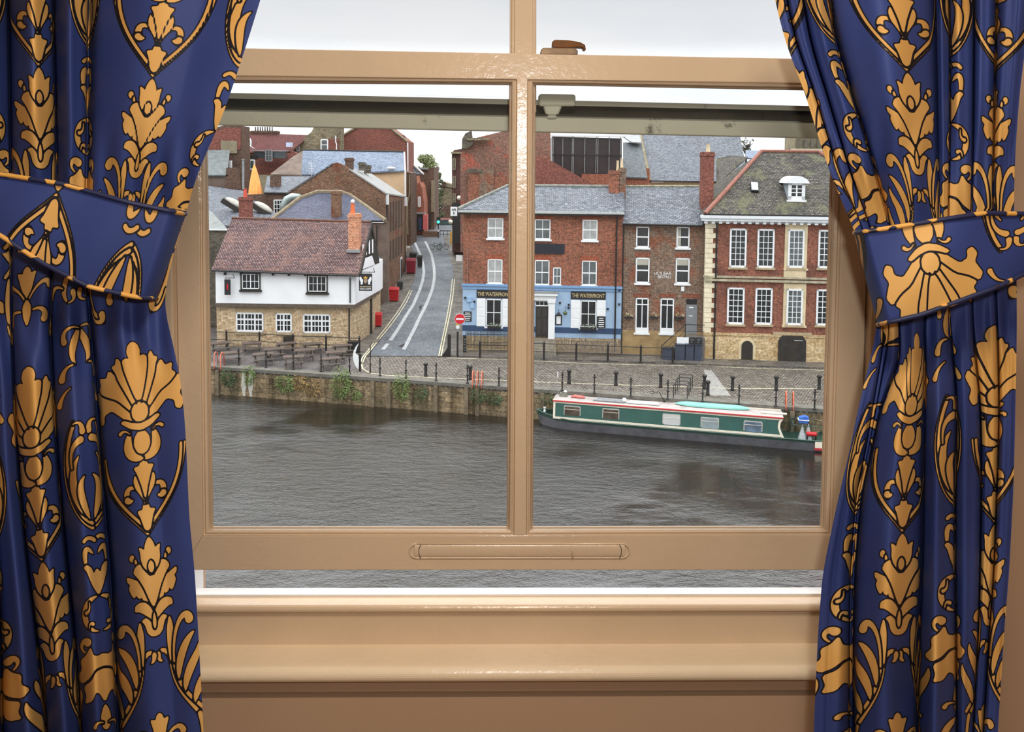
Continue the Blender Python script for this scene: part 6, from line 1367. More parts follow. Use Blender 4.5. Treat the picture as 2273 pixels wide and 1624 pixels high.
# front area fences of the blue pub
def picket(F, label, x0, x1, yt, yb, off, n, mat, rustic, name):
    ua, zt_ = F.h(x0, yt, off); ub, zb_ = F.h(x1, yb, off); o = F.w(ua, off, 0); r = empty(name, o, F.ang, label, 'fence'); L_ = ub - ua; rnd = random.Random(5)
    zb_ = max(zb_, GZ + 0.08)
    for k in range(n):
        x = L_ * (k + .5) / n; h = (zt_ - zb_) * (rnd.uniform(0.86, 1.08) if rustic else 1); t_ = rnd.uniform(-.05, .05) if rustic else 0; w = 0.035 if rustic else 0.02
        mb = MB(); mb.prism([(x - w, -.02, zb_), (x + w, -.02, zb_), (x + w + t_, -.02, zb_ + h - .05), (x + t_, -.02, zb_ + h), (x - w + t_, -.02, zb_ + h - .05)], (0, .04, 0)); mb.build('picket', mat, r)
    mb = MB()
    for f in (0.2, 0.8): mb.box(0, L_, 0.02, 0.05, zb_ + (zt_ - zb_) * f - .03, zb_ + (zt_ - zb_) * f + .03)
    mb.build('cross_rail', mat, r)
picket(Wf, 'rustic pale picket fence under the right window of the blue pub', 1238, 1379, 750, 784, -1.0, 46, plain('rustic_picket', (128, 116, 104), 0.85, 0.35, 5), True, 'picket_fence')
picket(Wf, 'straight iron area railings under the left window of the blue pub', 1033, 1160, 733, 776, -0.9, 40, plain('iron_picket', (58, 56, 56), 0.6), False, 'area_railings')
# blackboards and tubs
a = G(1031, 783, GZ + .05); r = empty('chalkboard', a, 0.1, 'tall chalk board leaning at the left corner of the blue pub', 'chalkboard'); s = a.y / FPX
mb = MB(); mb.box(-3.5 * s, 4.5 * s, -0.05, 0.05, 0, 50 * s * .8); mb.build('board', CHARB, r); mb = MB()
for k in range(5): mb.box(-2 * s, 3 * s, -.06, -.05, 6 * s + k * 6 * s, 7.5 * s + k * 6 * s)
mb.build('chalk_writing', plain('dull_chalk', (120, 126, 130), 0.8), r)
for (x0, x1, y0, y1, lab, nm, mt) in ((1502, 1529, 749, 764, 'blank white notice board on the steps of the brown brick bistro', 'notice_board', WHITE),):
    u_, z_ = Bi.h(x0, y1, -1.25); u2, z2 = Bi.h(x1, y0, -1.25); mb = MB(); mb.box(0, u2 - u_, -.03, .03, z_, z2); o = mb.build(nm, mt); o.location = Bi.w(u_, -1.25, 0); o.rotation_euler = (0, 0, Bi.ang); tag(o, lab, 'board')
for k, (x0, x1) in enumerate(((1530, 1544), (1545, 1559))):
    u_, z_ = Bi.h(x0, 763, -1.3); u2, z2 = Bi.h(x1, 749, -1.3); r = empty('chalkboard', Bi.w(u_, -1.3, 0), Bi.ang, ['small chalk board right beside the blank white notice board', 'small chalk board against the mansion quoins'][k], 'chalkboard')
    mb = MB(); mb.box(0, u2 - u_, -.03, .03, z_, z2); mb.build('board', CHARB, r); mb = MB(); h = z2 - z_
    for j in range(3): mb.box(.08, (u2 - u_) * (.5 + .12 * j), -.04, -.03, z_ + h * (.2 + .25 * j), z_ + h * (.28 + .25 * j)); 
    mb.build('chalk_writing', plain('dull_chalk', (120, 126, 130), 0.8), r)
BOX = plain('slate_blue_store', (58, 66, 84), 0.5, 0.15)
for k, (x0, x1, y0) in enumerate(((1470, 1494, 773), (1498, 1521, 765), (1521, 1541, 765), (1541, 1559, 765))):
    u_, z_ = Bi.h(x0, 792, -1.7); u2, z2 = Bi.h(x1, y0, -1.7); r = empty('storage_box', Bi.w(u_, -1.7, 0), Bi.ang, ['low dark blue storage box standing alone left of the bistro bins', 'tall dark blue storage box under the blank white notice board', 'dark blue storage box in the middle of three under the chalk boards', 'dark blue storage box touching the mansion quoins'][k], 'box', 'dark storage boxes by the bistro')
    mb = MB(); mb.box(0.02, u2 - u_ - .02, 0, 0.5, GZ + .1, z2 - .06); mb.build('body', BOX, r); mb = MB(); mb.box(0, u2 - u_, -.04, .54, z2 - .06, z2); mb.build('lid', plain('dark_lid', (40, 46, 60), 0.5), r)
# plants
def leaves(mb, c, rx, ry, rz, n, size, rnd, droop=0.0, spiky=0.0):
    for k in range(n):
        u = Vector((rnd.gauss(0, 1), rnd.gauss(0, 1), rnd.gauss(0, 1))).normalized() * rnd.uniform(.4, 1); p = Vector(c) + Vector((u.x * rx, u.y * ry, u.z * rz))
        d_ = (Vector((u.x, u.y, u.z * .5 + .3 - droop)) + Vector((rnd.uniform(-.4, .4), rnd.uniform(-.4, .4), rnd.uniform(-.3, .3)))).normalized(); n_ = d_.orthogonal().normalized(); L_ = size * rnd.uniform(.7, 1.4) * (1 + spiky); w = size * .28
        mb.add([p - n_ * w, p + d_ * L_ * .5 - n_ * w * .6 + Vector((0, 0, -.02)), p + d_ * L_, p + d_ * L_ * .5 + n_ * w * .6], [(0, 1, 2, 3)])
def leafmat(nm, c1, c2):
    t = NT(nm); g_ = t.n('ShaderNodeNewGeometry'); t.l(t.ramp(g_.outputs['Random Per Island'], [(0, lin(c1)), (1, lin(c2))]), t.b.inputs['Base Color']); t.b.inputs['Roughness'].default_value = .6; return t.m
GREENL = leafmat('bright_leaves', (70, 96, 46), (132, 150, 82)); DGREEN = leafmat('dark_leaves', (46, 66, 42), (92, 110, 66)); WHFL = leafmat('white_flowers', (236, 238, 232), (246, 246, 240)); DRY = leafmat('rusty_leaves', (134, 96, 58), (168, 146, 84))
rnd = random.Random(31)
for k, (px, py, w, h, m_, dn, lab) in enumerate(((505, 838, 34, 42, DGREEN, 260, 'dark leafy bush growing over the river wall below the orange ladder'), (552, 832, 26, 46, GREENL, 160, 'pale green tuft growing above the white streaks on the river wall'),
        (632, 850, 46, 44, GREENL, 260, 'broad green plant hanging on the river wall below the front picnic tables'), (665, 848, 34, 34, DRY, 120, 'rusty brown weeds on the river wall beside the broad green plant'), (694, 860, 40, 44, DRY, 110, 'dry brown weeds trailing between the two big green wall plants'),
        (756, 850, 52, 76, GREENL, 420, 'largest bright green bush spilling down the river wall below the white banner'), (790, 876, 22, 30, GREENL, 120, 'small yellow green plant low on the wall right of the largest bush'), (890, 858, 40, 64, GREENL, 300, 'upright green bush on the river wall below the cobbled street'),
        (935, 872, 26, 30, DGREEN, 90, 'thin dark weed on the river wall right of the upright bush'), (1060, 876, 34, 40, DGREEN, 150, 'dark creeper below the middle orange ladder'), (1095, 884, 40, 26, DGREEN, 150, 'dark ivy patch on the river wall next to the central glazing bar'), (1215, 884, 34, 26, DGREEN, 90, 'dark ivy patch above the narrowboat bow'))):
    u_, z_ = BF.h(px, py, -0.12); s = BF.w(u_, 0, 0).y / FPX; o = BF.w(u_, -0.12, z_); mb = MB()
    leaves(mb, (0, 0, 0), w / 2 * s, 0.28, h / 2 * s, int(dn * 1.6), 0.17, rnd, 0.5)
    ob = mb.build('wall_plant', m_); ob.location = o; ob.rotation_euler = (0, 0, BF.ang); tag(ob, lab, 'plant', 'plants on the river wall')
for k, (F, px, py, w, hh, off, lab) in enumerate(((Wf, 1097, 722, 30, 9, -.35, 'window box of white flowers under the left window of the blue pub'), (Wf, 1306, 724, 36, 11, -.35, 'window box of white flowers under the right window of the blue pub'), (Bi, 1396, 700, 18, 10, -.25, 'hanging plant left of the first bistro window'), (Bi, 1452, 699, 18, 11, -.25, 'hanging plant between the two bistro windows'), (Bi, 1508, 700, 20, 12, -.25, 'hanging plant between bistro window and grey door'))):
    u_, z_ = F.h(px, py, off); s = 62 / FPX; r = empty('window_box' if k < 2 else 'hanging_plant', F.w(u_, off, 0), F.ang, lab, 'plant'); mb = MB(); mb.box(-w / 2 * s, w / 2 * s, -.12, .14, z_ - hh * s * .7, z_ - hh * s * .2); mb.build('trough', CHARB, r)
    mb = MB(); leaves(mb, (0, 0, z_), w / 2 * s, .16, hh / 2 * s, 130, .12, rnd); mb.build('foliage', DGREEN if k < 2 else DRY, r); mb = MB(); leaves(mb, (0, -.08, z_ + .04), w / 2 * s, .14, hh / 2 * s, 60, .07, rnd); mb.build('blossom', WHFL, r)
u_, z_ = Wf.h(1254.5, 695, -.4); r = empty('hanging_basket', Wf.w(u_, -.4, 0), Wf.ang, 'round mossy hanging basket beside the menu case', 'hanging basket'); mb = MB(); mb.ball((0, 0, z_), .17, .17, .16, 10, 6); mb.build('basket', DGREEN, r, smooth=True); mb = MB(); mb.tube([(0, 0, z_), (0, 0, z_ + .45), (0, .38, z_ + .5)], .015, 5); mb.build('hook', BLACK, r)
# picnic tables
TB = plain('table_boards', (94, 80, 72), 0.7, 0.25, 5)
r = empty('picnic_table', (0, 0, 0))
mb = MB()
for k in range(5): mb.box(-0.72, 0.72, -0.36 + k * .148, -0.36 + k * .148 + .132, 0.72, 0.76)
mb.build('tabletop', TB, r)
for sg in (-1, 1):
    mb = MB(); 
    for k in range(2): mb.box(-0.72, 0.72, sg * .72 - .14 + k * .145, sg * .72 - .14 + k * .145 + .13, 0.43, 0.47)
    mb.build('bench', TIMBER, r)
for sx_ in (-1, 1):
    for sg in (-1, 1):
        mb = MB(); x = sx_ * 0.52; mb.prism([(x, sg * .22, .72), (x, sg * .34, .72), (x, sg * .82, 0), (x, sg * .68, 0)], (0.06, 0, 0)); mb.build('leg', TIMBER, r)
    mb = MB(); mb.box(sx_ * .52 - .05, sx_ * .52, -.84, .84, .34, .43); mb.build('cross_beam', TIMBER, r)
tabs = [(490, 760, .45), (559, 760.5, .3), (636, 761, .4), (694, 762, .35), (760, 765.5, .3), (514, 781.5, .35), (608, 773.5, .4), (675, 776, .35), (745, 780.5, .3), (584, 784.5, .4), (651, 790.5, .25), (731, 794.5, .35)]
tl = ['back row by the terrace railing, %s from the left' % ORD[i] for i in range(5)] + ['middle row, %s from the left' % ORD[i] for i in range(4)] + ['front row by the river edge, %s from the left' % ORD[i] for i in range(3)]
for i, (x, y, a) in enumerate(tabs):
    o = r if i == 0 else copy_tree(r); p = G(x, y, GZ + .76); o.location = (p.x, p.y, GZ + .02); o.rotation_euler = (0, 0, a); tag(o, 'timber picnic table in the ' + tl[i], 'picnic table', 'picnic tables on the pub terrace')
# sail banner and bin
c = G(799, 824, GZ); r = empty('sail_banner', c, 0, 'white crescent shaped sail banner on a black post by the terrace corner', 'banner'); s = c.y / FPX
mb = MB(); mb.cyl((0, 0, 0), (0, 0, 40 * s), .08, n=8); mb.build('post', BLACK, r)
pts = [(-3, 0), (-9, 7), (-14, 18), (-16, 30), (-14, 42), (-9, 52), (-2, 60), (-6, 50), (-10, 38), (-8, 34), (-3, 32), (-2, 20)]
mb = MB(); mb.prism([(x * s, -.05, z * s + .15) for x, z in pts], (0, .03, 0)); mb.build('sail', WHITE, r); mb = MB(); mb.tube([(-2 * s, 0, 20 * s), (-3 * s, 0, 45 * s), (1 * s, 0, 62 * s)], .025, 5); mb.build('flex_pole', BLACK, r)
c = G(786, 783, GZ); r = empty('planter_box', c, 0, 'black square planter box at the end of the terrace railing', 'planter'); mb = MB(); mb.box(-.42, .42, -.3, .3, 0, .85); mb.build('box', CHARB, r); mb = MB(); mb.box(-.46, .46, -.34, .34, .85, .92); mb.build('rim', BLACK, r)
# bins in the street
def bin_(x, yb, w, h, mat, lab, D=None, rz=0.0):
    p = SG(x, yb); s = p.y / FPX; r = empty('wheelie_bin', (p.x, p.y, p.z + .05), rz, lab, 'bin'); hw = w * s / 2; H = h * s
    mb = MB(); mb.prism([(-hw * .85, -hw * .7, .08), (hw * .85, -hw * .7, .08), (hw, -hw * .8, H * .85), (-hw, -hw * .8, H * .85)], (0, hw * 1.5, 0)); mb.build('body', mat, r)
    mb = MB(); mb.prism([(-hw * 1.05, -hw * .9, H * .85), (hw * 1.05, -hw * .9, H * .85), (hw * .9, -hw * .6, H), (-hw * .9, -hw * .6, H)], (0, hw * 1.4, 0)); mb.build('lid', mat, r)
    mb = MB()
    for sx_ in (-1, 1): mb.cyl((sx_ * hw * .7, -hw * .5, .08), (sx_ * hw * .85, -hw * .5, .08), .08, n=8)
    mb.build('wheels', BLACK, r)
bin_(838.5, 725, 19, 31, REDP, 'bright red bin beside the street corner of the white pub'); bin_(875, 669, 21, 31, REDP, 'red bin half way up the street against the warehouse'); bin_(888, 643, 13, 19, plain('dark_green_bin', (52, 58, 56), .5), 'dark bin directly behind the red bin at the warehouse')
bin_(912.5, 607, 21, 33, REDD, 'dark red bin furthest up the street'); bin_(917, 577, 16, 16, CHARB, 'low black bin behind the dark red bin'); bin_(932, 594, 11, 27, CHARB, 'narrow black bin at the kerb beside the dark red bin')
# bicycles
def bike(x, yb, s_, lab, rz):
    p = SG(x, yb); r = empty('bicycle', (p.x, p.y, p.z + .05), rz, lab, 'bicycle')
    for cx_ in (-.52, .52):
        mb = MB(); mb.tube([(cx_ + .33 * math.cos(2 * PI * k / 20), 0, .34 + .33 * math.sin(2 * PI * k / 20)) for k in range(21)], .03, 6, cap=False)
        for k in range(6): mb.tube([(cx_, 0, .34), (cx_ + .32 * math.cos(PI * k / 3), 0, .34 + .32 * math.sin(PI * k / 3))], .006, 4)
        mb.build('wheel', BLACK, r)
    mb = MB(); mb.tube([(-.52, 0, .34), (-.1, 0, .32), (-.22, 0, .82), (-.52, 0, .34)], .022, 6); mb.tube([(-.1, 0, .32), (.38, 0, .78), (-.2, 0, .76)], .022, 6); mb.tube([(.52, 0, .34), (.40, 0, .70), (.36, 0, .95)], .022, 6); mb.build('frame', BLACK, r)
    mb = MB(); mb.tube([(.36, -.25, .97), (.36, 0, .99), (.36, .25, .97)], .018, 5); mb.build('handlebar', BLACK, r); mb = MB(); mb.ball((-.24, 0, .88), .13, .07, .04, 8, 5); mb.build('saddle', BLACK, r)
bike(968, 554, 1, 'parked bicycle nearer the middle of the junction', .1); bike(982, 554.5, 1, 'parked bicycle nearer the right hand kerb of the street', .4)
# traffic light, wall and barriers at the junction
p = SG(973, 528); r = empty('traffic_light', (p.x, p.y, p.z), 0, 'traffic light showing green at the top of the street', 'traffic light'); s = p.y / FPX
mb = MB(); mb.cyl((0, 0, 0), (0, 0, 46 * s), .07, n=6); mb.build('pole', BLACK, r); mb = MB(); mb.box(-4 * s, 4 * s, -.1, .2, 30 * s, 47 * s); mb.build('signal_head', CHARB, r)
gm = plain('green_lamp', (60, 240, 190), .3, 0.02); gm.node_tree.nodes['Principled BSDF'].inputs['Emission Color'].default_value = lin((60, 255, 190)); gm.node_tree.nodes['Principled BSDF'].inputs['Emission Strength'].default_value = 3.5
mb = MB(); mb.cyl((0, -.18, 36 * s), (0, -.1, 36 * s), 3.2 * s, n=14); mb.build('green_lens', gm, r); mb = MB(); mb.box(-1.6 * s, 1.6 * s, -.1, -.05, 14 * s, 19 * s); mb.build('white_plate', WHITE, r)
p = SG(956, 525); s = p.y / FPX; mb = MB(); mb.box(-18 * s, 18 * s, -.2, .2, 0, 12 * s); simple('low_brick_wall', mb, WARM, p, 'low brick wall across the top of the street under the traffic light', 'wall')
p = SG(990, 525); mb = MB(); 
for k in range(4): mb.box(-14 * s + k * 8 * s, -14 * s + k * 8 * s + .08, -.04, .04, 0, 14 * s)
mb.box(-14 * s, 10 * s, -.03, .03, 12 * s, 14 * s); mb.box(-14 * s, 10 * s, -.03, .03, 5 * s, 6 * s); simple('guard_rail', mb, BLACK, p, 'black pedestrian guard rail right of the traffic light', 'railing')
# bicycle hoops and ladders
cp = [(1502, 884.5), (1506, 876), (1510, 868), (1514, 860)]
for i, (x, y) in enumerate(cp):
    p = G(x + 8, y); mb = MB(); w = .42 + 0 * i; n = 8; pts = [(-w, 0, 0), (-w, 0, .75)] + [(-w + .14 - .14 * math.cos(PI / 2 * k / 5), 0, .75 + .14 * math.sin(PI / 2 * k / 5)) for k in range(1, 6)] + [(w - .14 + .14 * math.sin(PI / 2 * k / 5), 0, .75 + .14 * math.cos(PI / 2 * k / 5)) for k in range(0, 6)] + [(w, 0, 0)]
    mb.tube(pts, .028, 6); simple('bicycle_hoop', mb, plain('dull_black_steel', (50, 50, 52), .5), p, 'black steel bicycle hoop on the cobbles, %s of four from the river' % ORD[i], 'bicycle stand', 'bicycle hoops on the quay', -.15)
def ladder(xs, yt, yb, lab, cols=2):
    u0, _ = BF.h(xs[0], yb, 0.1); u1, _ = BF.h(xs[-1], yb, 0.1); o = BF.w(u0, 0, 0); r = empty('river_ladder', o, BF.ang, lab, 'ladder'); s = o.y / FPX; h = (yb - yt) * s
    for x in xs:
        u_ = BF.h(x, yb, 0.1)[0] - u0; mb = MB(); mb.tube([(u_, -.1, GZ - .25), (u_, -.1, GZ), (u_ + .0, -.08, GZ + h * .85), (u_, .1, GZ + h), (u_, .32, GZ + h * .85), (u_, .36, GZ + .01)], .035, 6); mb.build('hoop_rail', ORANGE, r, smooth=True)
    for k in range(2): mb = MB(); z = GZ - .1 - k * .14; mb.tube([(0, -.1, z), (u1 - u0, -.1, z)], .02, 5); mb.build('rung', DKWOOD, r)
ladder((1744, 1760), 873, 908, 'bright orange ladder hoops on the quay beyond the narrowboat stern'); ladder((1050, 1060, 1070), 824, 855, 'pale orange ladder hoops on the quay left of the central glazing bar'); ladder((479, 493), 779, 812, 'pale orange ladder hoops at the far left end of the river wall')
# pigeons
PIG = plain('grey_bird', (70, 68, 72), .7, .2)
for (x, y, rz, lab) in ((933, 686, 1.2, 'small dark bird standing on the upper part of the street'), (892, 773, 0.2, 'small dark bird standing at the foot of the street')):
    p = SG(x, y); mb = MB(); mb.tube([(-.26, 0, .16), (-.14, 0, .18), (0, 0, .2), (.12, 0, .24), (.17, 0, .33), (.22, 0, .34), (.27, 0, .32)], [.02, .06, .1, .085, .05, .045, .01], 8); mb.tube([(0, .03, .12), (0.01, .03, 0)], .012, 4); mb.tube([(0, -.03, .12), (0.01, -.03, 0)], .012, 4)
    simple('bird', mb, PIG, (p.x, p.y, p.z + .02), lab, 'bird', rz=rz, smooth=True)
# ---------------------------------------------------------------- the narrowboat
B = Fr(G(1190, 949, WZ), G(1819, 1003, WZ)); nb = B.root('narrowboat', 'dark green narrowboat with cream and red trim moored along the quay', 'boat'); nb.location.z = 0
BG_ = plain('bottle_green_paint', (50, 92, 84), .35, .08, 1.0); BGD = plain('deep_green_paint', (36, 66, 56), .4, .12, 1.0); HULL = plain('grey_black_hull', (88, 88, 94), .7, .2, 1.5); CREAM = plain('cream_boat_paint', (238, 226, 206), .45, .05); REDB = plain('red_boat_paint', (186, 48, 56), .5, .08); ROOFG = plain('grey_roof_paint', (170, 160, 156), .6, .15, 2)
Wd = 2.05
u_bow = B.h(1186, 925, 0)[0]; u_c0 = B.h(1228, 905, 0.12)[0]; u_c1 = B.h(1737, 950, 0.12)[0]; u_st = B.L + 0.9
zg = B.h(1500, 953, 0)[1]; zr = B.h(1500, 909, 0.12)[1]; zf = B.h(1500, 948, 0.12)[1]
zr0 = B.h(1228, 889, .12)[1]; zr1 = B.h(1737, 930.5, .12)[1]; zr = (zr0 + zr1) / 2
# hull: plan outline with pointed bow and rounded stern, three height rings
def outline(k):
    o = []; n = 7; bl_ = 2.6
    for i in range(n + 1): t_ = i / n; o.append((u_bow + bl_ * t_ + .0 * k, Wd / 2 - (Wd / 2) * math.sin(PI / 2 * t_) ** .8 * (1 if k else .97)))
    o.append((u_st - 0.9, 0)); 
    for i in range(1, 8): a = -PI / 2 + PI * i / 8; o.append((u_st - .9 + .9 * math.cos(a), Wd / 2 + Wd / 2 * math.sin(a)))
    o.append((u_st - .9, Wd))
    for i in range(n, 0, -1): t_ = i / n; o.append((u_bow + bl_ * t_, Wd / 2 + (Wd / 2) * math.sin(PI / 2 * t_) ** .8))
    return o
def ring(z, inset, bowlift): return [(x + (inset if x < u_bow + .1 else 0) * 2, Wd / 2 + (y - Wd / 2) * (1 - inset / (Wd / 2)), z + bowlift * max(0, 1 - (x - u_bow) / 2.8) ** 1.5) for x, y in outline(1)]
def rings(name, rr, mat, cap=False):
    n = len(rr[0]); mb = MB(); vs = [v for r_ in rr for v in r_]; fs = [(j * n + i, j * n + (i + 1) % n, (j + 1) * n + (i + 1) % n, (j + 1) * n + i) for j in range(len(rr) - 1) for i in range(n)]
    if cap: fs.append(tuple(range((len(rr) - 1) * n, len(rr) * n)))
    mb.add(vs, fs); return mb.build(name, mat, nb)
zm = (zg + WZ) / 2 + .18
rings('hull_side', [ring(WZ - .4, .14, 0), ring(WZ + .04, .06, 0), ring(zm, 0.0, .1)], HULL)
rings('hull_band', [ring(zm, 0.0, .1), ring(zg - .03, -.02, .22), ring(zg + .02, -.02, .22)], BGD)
rings('deck', [ring(zg + .02, -.02, .22), ring(zg + .02, .08, .2), ring(zg - .12, .09, .1)], BGD, cap=True)
mb = MB(); q = ring(zg + .03, -.035, .22); mb.tube(q + [q[0]], .025, 5, cap=False); mb.build('rubbing_strake', plain('worn_strake', (86, 112, 104), .5, .2), nb)
# cabin with sloping sides
def cab(z, ins): return z
C0, C1 = .12, Wd - .12
mb = MB(); z0 = zg + .0
curve = [(u_c1 + .12, z0), (u_c1 - .02, z0 + (zr - z0) * .25), (u_c1 - .12, z0 + (zr - z0) * .5), (u_c1 - .1, z0 + (zr - z0) * .75), (u_c1 + .02, zr)]
fr = [(u_c0, C0, z0)] + [(a, C0, b_) for a, b_ in curve] + [(u_c0, C0 + .08, zr)]
bk_ = [(x, Wd - y, z) for x, y, z in fr]
fr = [(x, C0 + .1 * (z - z0) / (zr - z0), z) for x, y, z in fr]; bk_ = [(x, C1 - .1 * (z - z0) / (zr - z0), z) for x, y, z in bk_]
n = len(fr); mb.add(fr + bk_, [tuple(range(n)), tuple(range(2 * n - 1, n - 1, -1))] + [(i, i + n, (i + 1) % n + n, (i + 1) % n) for i in range(n)]); cabn = mb.build('cabin', BG_, nb)
mb = MB(); m = 8; vs = []
for i in range(m + 1):
    y = C0 + .06 + (C1 - C0 - .12) * i / m; z = zr + .09 * math.sin(PI * i / m); vs += [(u_c0 - .06, y, z), (u_c1 + .05, y, z)]
mb.add(vs, [(2 * i, 2 * i + 1, 2 * i + 3, 2 * i + 2) for i in range(m)]); mb.build('cabin_roof', ROOFG, nb)
def side_y(z): return C0 + .1 * (z - z0) / (zr - z0) - .012
def sidebar(name, pts, w, mat):   # flat strip lying on the cabin side
    mb = MB()
    for (a, b_) in zip(pts, pts[1:]):
        d_ = Vector((b_[0] - a[0], 0, b_[1] - a[1])).normalized(); nn = Vector((-d_.z, 0, d_.x)) * w / 2
        c = [Vector((a[0], side_y(a[1]), a[1])), Vector((b_[0], side_y(b_[1]), b_[1]))]
        mb.prism([tuple(c[0] - nn), tuple(c[1] - nn), tuple(c[1] + nn), tuple(c[0] + nn)], (0, -.02, 0))
    return mb.build(name, mat, nb)
sidebar('cream_border', [(u_c0 + .06, z0 + .10), (u_c0 + .06, zr - .03)], .13, CREAM)
sidebar('cream_border', [(u_c0, z0 + .10), (u_c1 + .02, z0 + .10)], .13, CREAM)
sidebar('cream_border', [(u_c0, zr - .06), (u_c1 + .02, zr - .06)], .10, CREAM)
sidebar('cream_border', [(a - .08, min(b_, zr - .04)) for a, b_ in curve], .12, CREAM)
mb = MB(); mb.box(u_c0 - .05, u_c1 + .04, C0 + .02, C0 + .10, zr - .01, zr + .05); mb.build('roof_edge', REDB, nb)
mb = MB(); mb.box(u_c0 - .05, u_c1 + .04, C0 + .12, C0 + .22, zr + .02, zr + .075); mb.build('cream_handrail', CREAM, nb)
mb = MB(); mb.box(u_c0 - .05, u_c1 + .04, C1 - .18, C1 - .10, zr + .0, zr + .08); mb.build('far_handrail', CREAM, nb)
for k, (x0, y0, x1, y1) in enumerate(((1251.5, 901, 1288.5, 924), (1337, 907, 1374.5, 932), (1470.5, 919, 1510.5, 944.5), (1555, 926.5, 1596, 952.5), (1650.5, 934.5, 1692.5, 960))):
    ua = B.h(x0, (y0 + y1) / 2, .15)[0]; ub = B.h(x1, (y0 + y1) / 2, .15)[0]; zt_ = B.h((x0 + x1) / 2, y0, .15)[1]; zb_ = B.h((x0 + x1) / 2, y1, .15)[1]; yy = side_y((zt_ + zb_) / 2) - .01
    mb = MB(); r_ = .07
    def rr_(ua, ub, zb_, zt_, r_): return [(ua + r_ - r_ * math.sin(a), yy, zt_ - r_ + r_ * math.cos(a)) for a in [PI / 2 * j / 3 for j in (3, 2, 1, 0)]][::1] + [(ub - r_ + r_ * math.sin(a), yy, zt_ - r_ + r_ * math.cos(a)) for a in [PI / 2 * j / 3 for j in range(4)]] + [(ub - r_ + r_ * math.cos(a), yy, zb_ + r_ - r_ * math.sin(a)) for a in [PI / 2 * j / 3 for j in range(4)]] + [(ua + r_ - r_ * math.cos(a), yy, zb_ + r_ - r_ * math.sin(a)) for a in [PI / 2 * j / 3 for j in (3, 2, 1, 0)]]
    mb.prism(rr_(ua, ub, zb_, zt_, r_), (0, .06, 0)); w_ = mb.build('cabin_window', plain('brushed_window_rim', (196, 190, 180), .4, .06), nb)
    mb = MB(); yy -= .012; mb.prism(rr_(ua + .05, ub - .05, zb_ + .05, zt_ - .05, .05), (0, .01, 0)); mb.build('pane', [plain('brown_tinted_pane', (84, 74, 64), .15, .3, 2), plain('brown_tinted_pane', (84, 74, 64)), plain('white_curtain_pane', (208, 208, 206), .3, .04), plain('grey_curtain_pane', (150, 162, 166), .3, .08), plain('blue_grey_pane', (100, 120, 138), .2, .3, 2)][k], w_)
    mb = MB(); yy -= .01; zz = zb_ + (zt_ - zb_) * .68; mb.box(ua + .03, ub - .03, yy, yy + .01, zz - .012, zz + .012); mb.build('window_bar', CREAM, w_)
# front cabin end and fore deck
mb = MB(); mb.box(u_c0 - .03, u_c0, C0 + .3, C1 - .3, z0 + .15, zr - .1); mb.build('cabin_door', CREAM, nb)
mb = MB(); mb.lathe([(.09, zg + .15), (.05, zg + .3), (.05, zg + .38), (.1, zg + .42)], u_bow + .45, Wd / 2, 8); mb.build('bow_bollard', WHITE, nb)
# stern gear
us = B.h(1792, 955, .9)[0]
mb = MB(); mb.tube([(us - .85, .35, zg), (us - .85, .35, zg + .75), (us + 1.2, .35, zg + .72), (us + 1.25, .35, zg)], .03, 6); mb.tube([(us - .85, 1.7, zg), (us - .85, 1.7, zg + .75), (us + 1.2, 1.7, zg + .72)], .03, 6); mb.tube([(us - .85, .35, zg + .75), (us - .85, 1.7, zg + .75)], .03, 6); mb.build('stern_rail', plain('green_stern_rail', (30, 70, 62), .5), nb)
mb = MB(); mb.tube([(us + 1.5, Wd / 2, zg), (us + 1.5, Wd / 2, zg + .8), (us + .4, Wd / 2, zg + .95)], .04, 6); mb.build('tiller', BRASS, nb, smooth=True)
mb = MB(); xe = B.h(1814, 985, 0)[0]; mb.box(xe - .12, xe + 1.4, -.05, .02, zg - .38, zg - .02); mb.build('white_stern_panel', CREAM, nb); mb = MB(); mb.box(xe - .15, xe + 1.4, -.052, .02, zg - .52, zg - .38); mb.build('red_stern_stripe', REDB, nb)
def onboat(name, label, cat, x, y, z): return empty(name, B.w(x, y, z), B.ang, label, cat)
# things lying on the roof and stern (each its own thing)
BLU = plain('bright_blue_plastic', (58, 104, 190), .4, .08)
x, z = B.h(1782, 940, 1.0); r = onboat('blue_crate', 'bright blue bundle on the stern rail of the narrowboat', 'crate', x, .9, 0); mb = MB(); z = zg + .78; mb.prism([(-.26, -.2, z), (.26, -.2, z), (.3, -.2, z + .32), (.1, -.2, z + .4), (-.24, -.2, z + .3)], (0, .4, 0)); mb.build('crate_body', BLU, r); mb = MB(); mb.box(-.3, .32, -.24, .24, z + .16, z + .2); mb.build('rim', WHITE, r)
x, _ = B.h(1801, 970, .5); r = onboat('red_canister', 'red canister on the stern deck of the narrowboat', 'canister', x, .5, 0); mb = MB(); z = zg + .16; mb.tube([(-.3, 0, z + .06), (-.24, 0, z + .08), (.24, 0, z + .08), (.3, 0, z + .06)], [.06, .13, .13, .06], 10); mb.build('body', REDP, r, smooth=True); mb = MB(); mb.box(-.28, -.2, -.1, .1, zg - .1, z); mb.box(.2, .28, -.1, .1, zg - .1, z); mb.build('cradle', BLACK, r)
